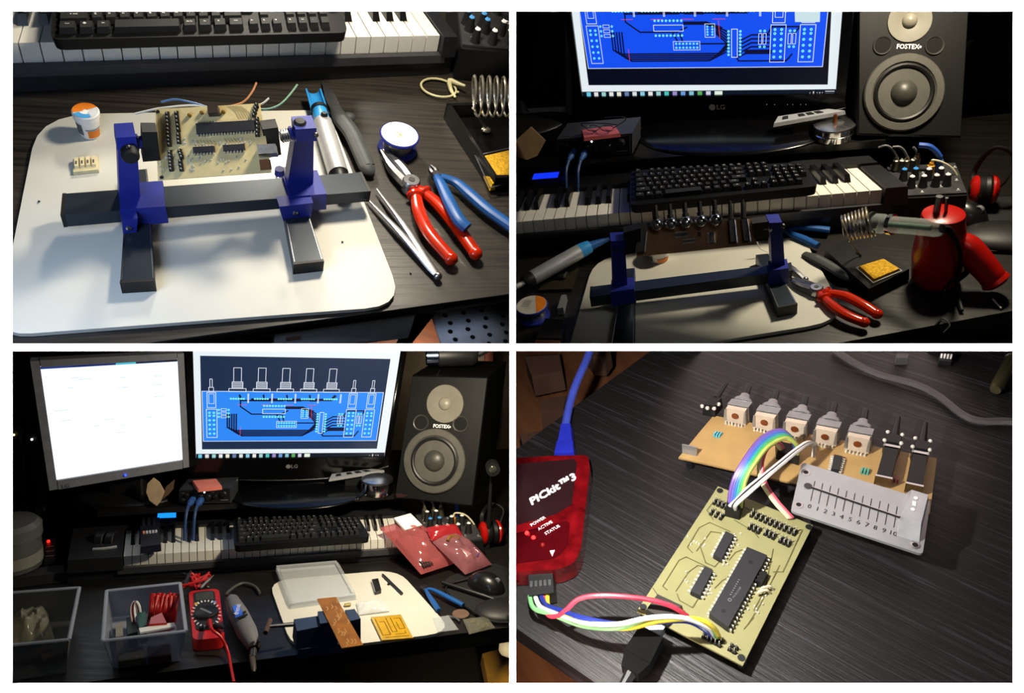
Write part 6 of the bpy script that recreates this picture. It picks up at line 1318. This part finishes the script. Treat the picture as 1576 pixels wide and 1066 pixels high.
# red programmer
PR = film('clear red plastic', '#c00814', .30, .12, .7); T1 = .016
t = Thing(D, 'programmer', 'translucent red programmer with white lettering at lower right picture edge', 'programmer', D.P(850, 800))
out = [(770, 706), (850, 701), (905, 700), (908, 720), (900, 790), (894, 845), (884, 866), (860, 876), (806, 879), (762, 882)]
pts = rounded([D.P(x, y, T1) for x, y in out], .004); mb = MB(); mb.prism(pts, (0, 0, -T1+.0003), taper=.015); t.part(mb, 'case', mat('red translucent case', '#60070d', .18, var=.5, scale=90, coat=.6))
inn = [(770, 724), (850, 717), (886, 714), (890, 724), (884, 780), (878, 792), (860, 802), (800, 822), (770, 830)]
mb = MB(); mb.prism([D.P(x, y, T1+.0006) for x, y in ((812, 712), (884, 706), (888, 712), (880, 775), (856, 790), (800, 806), (770, 812), (770, 716))], (0, 0, -.0005)); fp = t.part(mb, 'dark_label', mat('smoked label', '#241014', .3))
mb = MB(); mb.prism(rounded([D.P(x, y, T1+.0006) for x, y in ((770, 826), (850, 806), (878, 800), (874, 838), (858, 858), (800, 866), (770, 868))], .006), (0, 0, -.0005)); t.part(mb, 'window', mat('deep red window', '#42040a', .12, coat=.6))
Qt = Quad(*[D.P(x, y, T1+.0008) for x, y in ((802, 766), (888, 716), (898, 737), (814, 787))])
mb = MB(); write(mb, 'PICkit\u21223', Qt.frame(.5, .45), Qt.W*.185, sx=1.12, shear=.25, bold=.05); t.part(mb, 'title_lettering', mat('white lettering', '#e4e4e4', .5), fp, smooth=0)
for i, w_ in enumerate(('POWER', 'ACTIVE', 'STATUS')):
    q = Quad(*[D.P(x, y, T1+.0009) for x, y in ((814+i*11, 805+i*6.5), (838+i*11, 791+i*6.5), (842+i*11, 799+i*6.5), (818+i*11, 813+i*6.5))]); mb = MB(); write(mb, w_, q.frame(.5, .5), q.W*.27, bold=.02); t.part(mb, 'indicator_lettering', MATS['white lettering'], smooth=0)
for i, (x, y) in enumerate(((811, 820), (821, 827), (835, 838))):
    mb = MB(); mb.sphere(D.P(x, y, T1+.0006), .0017, 10); t.part(mb, 'indicator', mat('lit red led', '#ff2020', emit=6) if i < 2 else mat('dim red led', '#c01010', emit=.6))
mb = MB(); mb.add([D.P(x, y, T1+.0012) for x, y in ((846, 847), (854, 846), (850, 856))], [(0, 1, 2)]); t.part(mb, 'arrow_mark', MATS['white lettering'], smooth=0)
# blue usb cable
UB = mat('translucent blue cable', '#3a48a8', .35); t = Thing(D, 'usb_cable', 'blue usb cable running into the red programmer top', 'cable', D.P(868, 690)); mb = MB(); mb.tube(D.path([(912, 525, .03), (905, 548, .026), (886, 592, .018), (876, 625, .012), (870, 656, .010)]), .0036, 10, 6); t.part(mb, 'cord', UB)
mb = MB(); Q = Quad(D.P(862, 648, .014), D.P(880, 648, .014), D.P(884, 698, .014), D.P(852, 700, .014)); qbox(mb, Q, 0, .35, 1, 1, -.010, 0, ins=.002); t.part(mb, 'boot', mat('blue moulded boot', '#2028a0', .4, var=.2)); mb = MB(); qbox(mb, Q, -.03, 0, 1.03, .4, -.011, .001, ins=.001); t.part(mb, 'plug', MATS['blue moulded boot'])
# six-way connector and its wires
t = Thing(D, 'wire_plug', 'black six way plug below the red programmer', 'connector', D.P(832, 898)); Q = qflat(D, [(812, 878), (852, 876), (854, 913), (812, 917)], .012); mb = MB(); qbox(mb, Q, 0, 0, 1, 1, -.0115, 0, ins=.0008); bd = t.part(mb, 'body', BLK)
for i in range(5): mb = MB(); qbox(mb, Q, .1+i*.17, .32, .2+i*.17, .55, 0, .0012); t.part(mb, 'contact_slot', STEEL)
W_ = [('#7ab87c', 'green'), ('#d8dcd8', 'white'), ('#24348c', 'blue'), ('#c83c54', 'red'), ('#d8c43c', 'yellow')]
wires = [[(815, 917, .008), (822, 936, .012), (850, 945, .014), (895, 962, .018), (950, 966, .024), (1000, 953, .03), (1060, 952, .032), (1092, 966, .024), (1104, 980, .012)],
         [(823, 916, .008), (832, 934, .012), (858, 944, .016), (900, 958, .022), (950, 960, .028), (1000, 950, .034), (1050, 950, .034), (1088, 964, .026), (1100, 979, .012)],
         [(832, 915, .008), (840, 930, .012), (860, 938, .018), (900, 951, .024), (960, 961, .024), (1000, 958, .028), (1055, 955, .03), (1084, 968, .022), (1096, 979, .012)],
         [(836, 915, .008), (842, 944, .012), (858, 947, .016), (872, 938, .022), (892, 921, .026), (930, 916, .028), (990, 921, .026), (1032, 932, .022), (1058, 948, .012)],
         [(842, 914, .008), (844, 932, .010), (856, 937, .016), (880, 948, .02), (912, 962, .02), (965, 966, .024), (1015, 955, .032), (1070, 952, .032), (1096, 964, .026), (1107, 980, .012)]]
for (c_, nm), p in zip(W_, wires): wire(D, nm+' wire running from black plug to the olive board', p, .0017, mat(nm+' wire insulation', c_, .35), 'jumper_wire', k=6)
# main board
corner = [(1105, 748), (1251, 808), (1143, 1024), (980, 940)]
Q = qflat(D, corner, .010); t = Thing(D, 'circuit_board', 'olive circuit board with long black chip, lower right', 'circuit board', Q.at(.5, .5, -.01)); mb = MB(); qbox(mb, Q, 0, 0, 1, 1, -.0016, 0); pcb = t.part(mb, 'board', mat('olive lacquered board', '#8e8a60', .4, var=.06, scale=70))
for u, v in ((.03, .04), (.97, .04), (.97, .97), (.03, .97)): mb = MB(); c = Q.at(u, v, -.01); mb.axis(c, c+Q.n*.0085, [(0, .0028), (1, .0028)], 10); t.part(mb, 'spacer', BLK)
U = lambda x, y: uv(D, Q, x, y)
def dip(cs, pins, h=.0048, name='chip'):
    """chip from its four picture corners (TL, TR, BR, BL of the long body)"""
    z = [Q.at(*U(x, y)) for x, y in cs]; q = Quad(*z); chip(t, q, 0, 0, 1, 1, h=h, pins=pins, along='v', name=name); return q
q = dip([(1150, 848), (1181, 861), (1120, 973), (1091, 952)], 20, .006)
mb = MB(); [qdot(mb, q, .5, v, .0016, .0062, 12) for v in (.13, .82)]; t.part(mb, 'moulding_dimples', BLK2, smooth=0, kind='stuff'); mb = MB(); [qline(mb, q, [(.40, .34+k*.03), (.44, .34+k*.03)], .0007, .0063) for k in range(8)]; write(mb, 'MICROCHIP', q.frame(.62, .4, .0063, radians(90)), q.W*.13); qdot(mb, q, .5, .28, .0013, .0063, 10, hole=.6); t.part(mb, 'chip_lettering', GREY, smooth=0)
dip([(1117, 822), (1130, 828), (1110, 867), (1097, 860)], 7); dip([(1085, 876), (1098, 882), (1077, 923), (1062, 916)], 7)
def strip(a, b, k, two=False):
    ua, ub = U(*a), U(*b); pts = [(ua[0]+(ub[0]-ua[0])*i/max(1, k-1), ua[1]+(ub[1]-ua[1])*i/max(1, k-1)) for i in range(k)]
    if two: pts += [(u, v-.025) for u, v in pts]
    header(t, Q, pts, .0023, .0022, .006)
strip((1159, 790), (1224, 818), 10, True); strip((1156, 809), (1169, 815), 3, True); strip((1180, 818), (1192, 824), 3, True); strip((1203, 829), (1215, 835), 3, True)
strip((1102, 771), (1120, 779), 4, True); strip((1097, 787), (1112, 794), 3, True); strip((1086, 975), (1110, 988), 5, True); strip((1126, 994), (1133, 998), 2, True)
mb = MB(); qb = Quad(*[Q.at(*U(x, y)) for x, y in ((1122, 770), (1146, 776), (1138, 800), (1115, 794))]); qbox(mb, qb, 0, 0, 1, 1, 0, .010, ins=.0005); t.part(mb, 'socket', BLK2)
mb = MB(); qb = Quad(*[Q.at(*U(x, y)) for x, y in ((1012, 921), (1052, 940), (1026, 966), (994, 946))]); qbox(mb, qb, 0, 0, 1, 1, 0, .007, ins=.0006); t.part(mb, 'usb_socket', mat('dark usb shell', '#4a4744', .35, .5))
mb = MB(); qb = Quad(*[Q.at(*U(x, y)) for x, y in ((1172, 882), (1182, 886), (1172, 905), (1162, 900))]); qbox(mb, qb, 0, 0, 1, 1, 0, .005, ins=.0006); t.part(mb, 'crystal', BLK)
for x, y in ((1167, 916), (1172, 910)): mb = MB(); c = Q.at(*U(x, y)); mb.tube([c, c+Q.n*.004, c+Q.n*.004+Q.X*.004+Q.Y*.004, c+Q.X*.006+Q.Y*.005], .0009, 6, 4); t.part(mb, 'resistor_leg', CREAM)
L = []; px_lines = [[(1058, 842), (1076, 812), (1092, 804), (1124, 818)], [(1058, 842), (1066, 851)], [(1072, 848), (1094, 818), (1122, 822), (1132, 840)], [(1020, 902), (1045, 862), (1056, 857), (1096, 876)], [(1020, 902), (1027, 908)], [(1040, 910), (1060, 880), (1074, 870), (1090, 874)], [(1042, 914), (1046, 924), (1066, 935), (1074, 922)], [(1078, 842), (1086, 866), (1100, 872), (1118, 852)], [(1130, 800), (1160, 818), (1168, 828)], [(1118, 890), (1128, 880), (1138, 862)], [(1100, 905), (1112, 893), (1124, 888)], [(1122, 862), (1132, 850), (1142, 846)], [(1100, 770), (1088, 785), (1098, 800)], [(1140, 778), (1180, 795)], [(1235, 815), (1205, 880), (1190, 880)], [(1190, 845), (1178, 905), (1160, 940)], [(1152, 960), (1170, 930), (1200, 870)], [(1145, 968), (1160, 950)], [(1005, 905), (1022, 930)]]
for l in px_lines: L.append([U(*p) for p in l])
random.seed(6); PD = []
for _ in range(46):
    cx_, cy_, s_ = random.choice([(1072, 836, 14), (1050, 886, 12), (1110, 860, 10), (1086, 905, 10), (1165, 930, 14), (1130, 830, 10)]); PD.append(U(cx_+random.uniform(-s_, s_), cy_+random.uniform(-s_, s_)))
traces(t, Q, L, .0007, mat('dark track edge', '#56502a', .5), pads=PD, padr=.0009, parent=pcb)
for x, y in ((1108, 755), (1245, 811), (1141, 1012), (990, 934)): mb = MB(); qdot(mb, Q, *U(x, y), .0024, .0004, 14); t.part(mb, 'mounting_hole', BLK2, pcb, smooth=0)
# micro usb plug and lead
t = Thing(D, 'usb_lead', 'black usb lead plugged into the olive board corner', 'cable', D.P(985, 1010)); A, B_ = D.P(1012, 962, .014), D.P(962, 1050, .010); ax = (B_-A); sd = ax.cross(V((0, 0, 1))).normalized()
def lead_box(s0, s1, w0, w1, z, nm, m):
    p0, p1 = A+ax*s0, A+ax*s1; mb = MB(); q = [p1-sd*w1, p1+sd*w1, p0+sd*w0, p0-sd*w0]; mb.hexa([v+V((0, 0, -z)) for v in q], [v+V((0, 0, z)) for v in q]); return t.part(mb, nm, m)
lead_box(0, .22, .0055, .0055, .0035, 'metal_plug', STEEL); bdy = lead_box(.18, .62, .0082, .0092, .0055, 'moulded_body', mat('soft black moulding', '#0e0e0e', .8, spec=.1)); lead_box(.62, .85, .0092, .006, .005, 'moulded_tail', MATS['soft black moulding'])
mb = MB(); [mb.tube([A+ax*(.32+i*.06)+sd*.0092, A+ax*(.34+i*.06)+sd*.0100], .0011, 6, 1) for i in range(5)]; t.part(mb, 'grip_ribs', BLK2, bdy, smooth=0, kind='stuff')
mb = MB(); mb.tube([A+ax*.84, A+ax*1.0, A+ax*1.2], [.004, .0032, .003], 10, 4); t.part(mb, 'cord', BLK)
# control board with five pots
corner = [(1098, 639), (1442, 705), (1431, 790), (1044, 704)]
Q = qflat(D, corner, .012); t = Thing(D, 'control_board', 'long tan control board with five silver pots, lower right', 'circuit board', Q.at(.5, .5, -.012)); mb = MB(); qbox(mb, Q, 0, 0, 1, 1, -.0016, 0); pcb = t.part(mb, 'board', mat('tan control board', '#a58452', .42, var=.1, scale=60))
for u, v in ((.04, .08), (.96, .08), (.96, .9), (.04, .9)): mb = MB(); c = Q.at(u, v, -.012); mb.axis(c, c+Q.n*.0105, [(0, .003), (1, .003)], 10); t.part(mb, 'spacer', BLK)
U = lambda x, y: uv(D, Q, x, y)
ZN = mat('grey zinc', '#9a9a9c', .35, .7); TAN = mat('cream phenolic', '#bfae9c', .45)
for i, (x, y) in enumerate(((1134, 642), (1178, 652), (1224, 662), (1270, 674), (1319, 685))):
    u, v = U(x, y+6); a = .052; c = Q.at(u, v, 0); fr_ = MB(); qbox(fr_, Q, u-a, v-.06, u+a, v+.02, 0, .016, ins=.0008); ps = t.part(fr_, 'potentiometer', TAN)
    mb = MB(); qbox(mb, Q, u-a-.006, v+.02, u+a+.006, v+.16, 0, .017, ins=.001); t.part(mb, 'potentiometer_frame', ZN, ps)
    mb = MB(); p = Q.at(u, v-.062, .009); mb.axis(p+Q.Y*.001, p-Q.Y*.0006, [(0, .0030), (1, .0028)], 14); t.part(mb, 'copper_rivet', mat('copper rivet', '#7a4020', .4, .4), ps)
    for s_ in (-1, 1): mb = MB(); qbox(mb, Q, u+s_*a*.9-.007, v-.075, u+s_*a*.9+.007, v-.055, .003, .015, ins=.0004); t.part(mb, 'side_tab', ZN, ps)
    p = Q.at(u, v+.16, .010); mb = MB(); mb.axis(p, p+Q.Y*.012, [(0, .0085), (.3, .0085), (.32, .0052), (.75, .0048), (1, .0042)], 20); t.part(mb, 'bushing', ZN, ps)
    mb = MB(); mb.axis(p+Q.Y*.012, p+Q.Y*.026, [(0, .0028), (.9, .0028), (1, .002)], 12); t.part(mb, 'shaft', BLK, ps)
    mb = MB(); [mb.axis(Q.at(u-a*.75+a*.3*k, v-.10, 0), Q.at(u-a*.75+a*.3*k, v-.10, .003), [(0, .0011), (1, .0005)], 7) for k in range(6)]; t.part(mb, 'solder_pins', PIN, ps, smooth=0, kind='stuff')
for x, y in ((1364, 722), (1409, 733)):
    u, v = U(x, y); mb = MB(); qbox(mb, Q, u-.030, v-.30, u+.030, v+.26, 0, .010, ins=.0008); sw = t.part(mb, 'slide_switch', BLK); mb = MB(); qbox(mb, Q, u-.032, v-.33, u+.032, v-.30, 0, .0105); t.part(mb, 'end_plate', CHROME, sw); mb = MB(); qbox(mb, Q, u-.034, v+.26, u+.034, v+.31, 0, .0105); t.part(mb, 'end_plate', CHROME, sw)
    mb = MB(); qbox(mb, Q, u-.036, v+.31, u+.036, v+.50, 0, .012, ins=.001); t.part(mb, 'switch_block', BLK, sw); mb = MB(); p = Q.at(u, v+.5, .008); mb.axis(p, p+Q.Y*.022+Q.X*.001, [(0, .0032), (1, .0018)], 10); t.part(mb, 'lever', BLK, sw)
    for a, b in ((-.034, .33), (.034, .33), (-.03, .5), (.03, .5)): mb = MB(); mb.sphere(Q.at(u+a, v+b, .012), .0016, 8); t.part(mb, 'solder_blob', PIN, sw)
# toggle at the left end, small plate
u, v = U(1093, 636); mb = MB(); qbox(mb, Q, u-.03, v-.06, u+.035, v+.18, 0, .012, ins=.001); tg = t.part(mb, 'toggle_switch', BLK)
for a, b in ((-.03, -.06), (.0, -.08), (.03, -.06), (.035, .05)): mb = MB(); mb.sphere(Q.at(u+a, v+b, .010), .0018, 8); t.part(mb, 'solder_blob', PIN, tg)
p = Q.at(u, v+.16, .01); mb = MB(); mb.axis(p, p+Q.Y*.02+Q.X*.004, [(0, .003), (1, .0018)], 10); t.part(mb, 'lever', BLK, tg)
mb = MB(); qbox(mb, Q, *U(1050, 697), *[a+b for a, b in zip(U(1050, 697), (.066, .02))], 0, .010); t.part(mb, 'clip_plate', ZN)
mb = MB(); qb = Quad(*[Q.at(*U(x, y)) for x, y in ((1193, 688), (1231, 698), (1229, 716), (1194, 706))]); qbox(mb, qb, 0, 0, 1, 1, 0, .009, ins=.0006); t.part(mb, 'ribbon_socket', BLK2)
chip(t, Quad(*[Q.at(*U(x, y)) for x, y in ((1283, 704), (1296, 707), (1290, 730), (1278, 727))]), 0, 0, 1, 1, pins=7, along='v')
for x, y, c_ in ((1330, 726, '#4aa090'), (1376, 738, '#b05060'), (1104, 670, '#58a8b8')):
    mb = MB(); u, v = U(x, y); [qbox(mb, Q, u-.014+.012*i, v-.05, u-.006+.012*i, v+.05, 0, .003, ins=.0005) for i in range(3)]; t.part(mb, 'resistor', mat('resistor '+c_, c_, .4), kind='stuff')
# slider with silver panel
corner = [(1234, 711), (1432, 771), (1420, 853), (1217, 786)]
Q = qflat(D, corner, .0235); t = Thing(D, 'slide_fader', 'silver panelled slide fader with numbered scale leaning on the control board', 'fader', Q.at(.5, .5, -.0235)); SP = mat('silver fader panel', '#a9aaae', .32, .5, var=.04)
mb = MB(); mb.prism(rounded([Q.at(0, 0), Q.at(1, 0), Q.at(1, 1), Q.at(0, 1)], .003), (0, 0, -.0022)); pn_ = t.part(mb, 'panel', SP)
mb = MB(); qbox(mb, Q, .12, .25, .9, .6, -.0105, -.0022); t.part(mb, 'fader_body', BLK)
for u, v in ((.05, .82), (.05, .16), (.94, .12)): mb = MB(); qdot(mb, Q, u, v, .0032, .0003, 16, hole=.55); t.part(mb, 'hole_bevel', CHROME, pn_, smooth=0); mb = MB(); qdot(mb, Q, u, v, .0018, .0003, 12); t.part(mb, 'hole', BLK2, pn_, smooth=0)
mb = MB(); qline(mb, Q, [(.09, .56), (.80, .52)], .0022, .0003); t.part(mb, 'slot', mat('slot void', '#101010', .6), pn_, smooth=0); mb = MB(); qline(mb, Q, [(.09, .575), (.80, .535)], .0005, .0005); t.part(mb, 'slot_edge', CHROME, pn_, smooth=0); mb = MB(); qdot(mb, Q, .09, .56, .0028, .0006, 14); t.part(mb, 'slot_end', DSTEEL, pn_, smooth=0)
mb = MB()
for i in range(11): u = .135+i*.064; qline(mb, Q, [(u, .30), (u, .70)], .00045, .0004)
t.part(mb, 'scale_ticks', mat('black print', '#1a1a1c', .6), pn_, smooth=0, kind='stuff'); mb = MB()
for i in range(11): write(mb, str(i), Q.frame(.135+i*.064, .19, .0004), .0052)
t.part(mb, 'scale_numbers', MATS['black print'], pn_, smooth=0)
kq = Quad(*[D.P(x, y, .034) for x, y in ((1400, 768), (1430, 768), (1424, 812), (1396, 806))]); mb = MB(); b = [Q.at(.80, .18), Q.at(.965, .18), Q.at(.985, 1.0), Q.at(.82, 1.0)]; tq = [Q.at(.83, .34, .011), Q.at(.95, .34, .011), Q.at(.97, .9, .011), Q.at(.85, .9, .011)]; mb.hexa(b, tq); kn = t.part(mb, 'fader_knob', mat('knob satin', '#b4b4ba', .3, .4))
mb = MB(); q2 = Quad(tq[3], tq[2], tq[1], tq[0]); [qdot(mb, q2, .35, v, .0014, .0005, 10) for v in (.75, .35)]; qline(mb, q2, [(.33, .6), (.36, .5)], .0024, .0005); t.part(mb, 'knob_mark', INK, kn, smooth=0)
# ribbon and jumper leads between the boards
rb = ['#6a4a94', '#5656a8', '#2f62aa', '#2f8c86', '#469a54', '#a8b458']
for i, c_ in enumerate(rb):
    p = [(1222+i*1.2, 694+i*.8, .022), (1219+i*1.4, 676+i*1.6, .036), (1200+i*1.6, 662+i*2.4, .044), (1172+i*2.2, 674+i*2.4, .046), (1148+i*2.8, 704+i*1.6, .042), (1131+i*3.4, 734+i*.5, .034), (1124+i*3.6, 760+i*.8, .024), (1123+i*3.4, 776+i*1.0, .018)]
    wire(D, ['violet', 'indigo', 'blue', 'teal', 'green', 'lime'][i]+' wire of the rainbow ribbon arching between the boards', p, .0017, mat('ribbon '+c_, c_, .4), 'ribbon_wire', k=6)
for i, (c_, nm) in enumerate((('#c85868', 'rose'), ('#e0a8a0', 'pale pink'), ('#d8d8a8', 'cream'))):
    p = [(1206-i*2, 690+i, .02), (1196-i*2, 680+i*1.5, .034), (1180-i*2.4, 692, .038), (1173-i*2.6, 716, .034), (1178-i*3, 742, .026), (1196-i*3, 770, .018), (1220-i*3, 797, .012)]
    wire(D, nm+' wire curling below the rainbow ribbon', p, .0014, mat('lead '+nm, c_, .4), 'jumper_wire', k=6)
for i, (c_, nm) in enumerate((('#e4e0dc', 'white'), ('#241c1c', 'black'), ('#cfcac8', 'second white'))):
    p = [(1252+i*.5, 702-i*2, .016), (1253, 686-i, .028), (1243, 681+i, .036), (1222, 694+i*2, .04), (1180, 728+i*3, .04), (1150, 752+i*4, .034), (1133, 770+i*3, .026), (1122+i*5, 780+i*2, .018)]
    wire(D, nm+' jumper lead crossing in front of the rainbow ribbon', p, .0016, mat('jumper '+nm, c_, .4), 'jumper_wire', k=6)
wire(D, 'grey cable snaking across the desk behind the control board', [(1270, 528, .004), (1310, 556, .004), (1352, 576, .004), (1410, 592, .004), (1446, 610, .004), (1482, 638, .004), (1510, 648, .004), (1545, 648, .004), (1600, 652, .004)], .0034, mat('grey cable', '#423d3f', .5), 'grey_cable', 'cable')
# dim things at the far side
slab(D, 'far_box', 'small pale box at the far top edge, lower right', 'box', [(1379, 543), (1400, 544), (1399, 551), (1379, 551)], .008, .0075, mat('dim pale box', '#4a484a', .7))
t = Thing(D, 'far_connector', 'small dark connector with four pale pins at far top edge', 'connector', D.P(1455, 550)); Q = qflat(D, [(1446, 546), (1466, 547), (1464, 556), (1445, 554)], .006); mb = MB(); qbox(mb, Q, 0, 0, 1, 1, -.0055, 0); t.part(mb, 'body', BLK2); 
for i in range(4): mb = MB(); qbox(mb, Q, .08+i*.25, .4, .22+i*.25, .95, 0, .002); t.part(mb, 'pin', INK)
t = Thing(D, 'glare_streak', 'dim yellow glare streak built as a rod at the top right corner, lower right picture', 'rod', D.P(1545, 570)); mb = MB(); mb.axis(D.P(1532, 600, .006), D.P(1562, 543, .006), [(0, .004), (.1, .005), (1, .005)], 14); t.part(mb, 'rod', mat('dim yellow glare', '#6a6448', .35, .8)); mb = MB(); mb.axis(D.P(1558, 551, .006), D.P(1566, 535, .006), [(0, .0055), (1, .0055)], 14); t.part(mb, 'streak_end', CHROME)  # added rod shape imitates a yellowish streak of lamp glare

# ------------------------------------------------------------------ sets cut off at planes through the camera, so none shows in another opening
def clip_at_camera_planes():
    bpy.context.view_layer.update()
    EPS = .0014; gone = []
    for o in list(COL.objects):
        k = o.get('dio')
        if o.type != 'MESH' or not k: continue
        T = CM.inverted() @ o.matrix_world
        # planes through the camera and the dividers, in camera axes: point, outward normal
        px = V(((789-CX)/F, 0, -1)); py = V((0, (CY-534.2)/F, -1))
        nx = V((1, 0, px.x)).normalized()*(1 if k in (1, 3) else -1)
        ny = V((0, -1, -py.y)).normalized()*(1 if k in (1, 2) else -1)
        if (T @ V((0, 0, 0))).z > 0: continue
        for n in (nx, ny):
            d = [(T @ V(c)).dot(n) for c in o.bound_box]
            if max(d) < -EPS: continue
            if o.data.users > 1: o.data = o.data.copy()
            bm = bmesh.new(); bm.from_mesh(o.data); inv = T.inverted()
            co = inv @ (n*-EPS); no = (inv.to_3x3() @ n).normalized()
            g = bm.verts[:]+bm.edges[:]+bm.faces[:]
            r = bmesh.ops.bisect_plane(bm, geom=g, plane_co=co, plane_no=no, clear_outer=True, dist=1e-7)
            ed = [e for e in r['geom_cut'] if isinstance(e, bmesh.types.BMEdge)]
            if ed and len(o.data.polygons) > 1:
                try: bmesh.ops.holes_fill(bm, edges=ed, sides=0)
                except Exception: pass
            bm.to_mesh(o.data); bm.free(); o.data.update()
            if not o.data.polygons: gone.append(o); break
    for o in gone:
        for c in list(o.children): c.parent = o.parent
        bpy.data.objects.remove(o)
    for o in list(COL.objects):
        if o.type == 'EMPTY' and o.get('dio') and not o.children: bpy.data.objects.remove(o)
clip_at_camera_planes()
for o in COL.objects:
    if 'dio' in o: del o['dio']
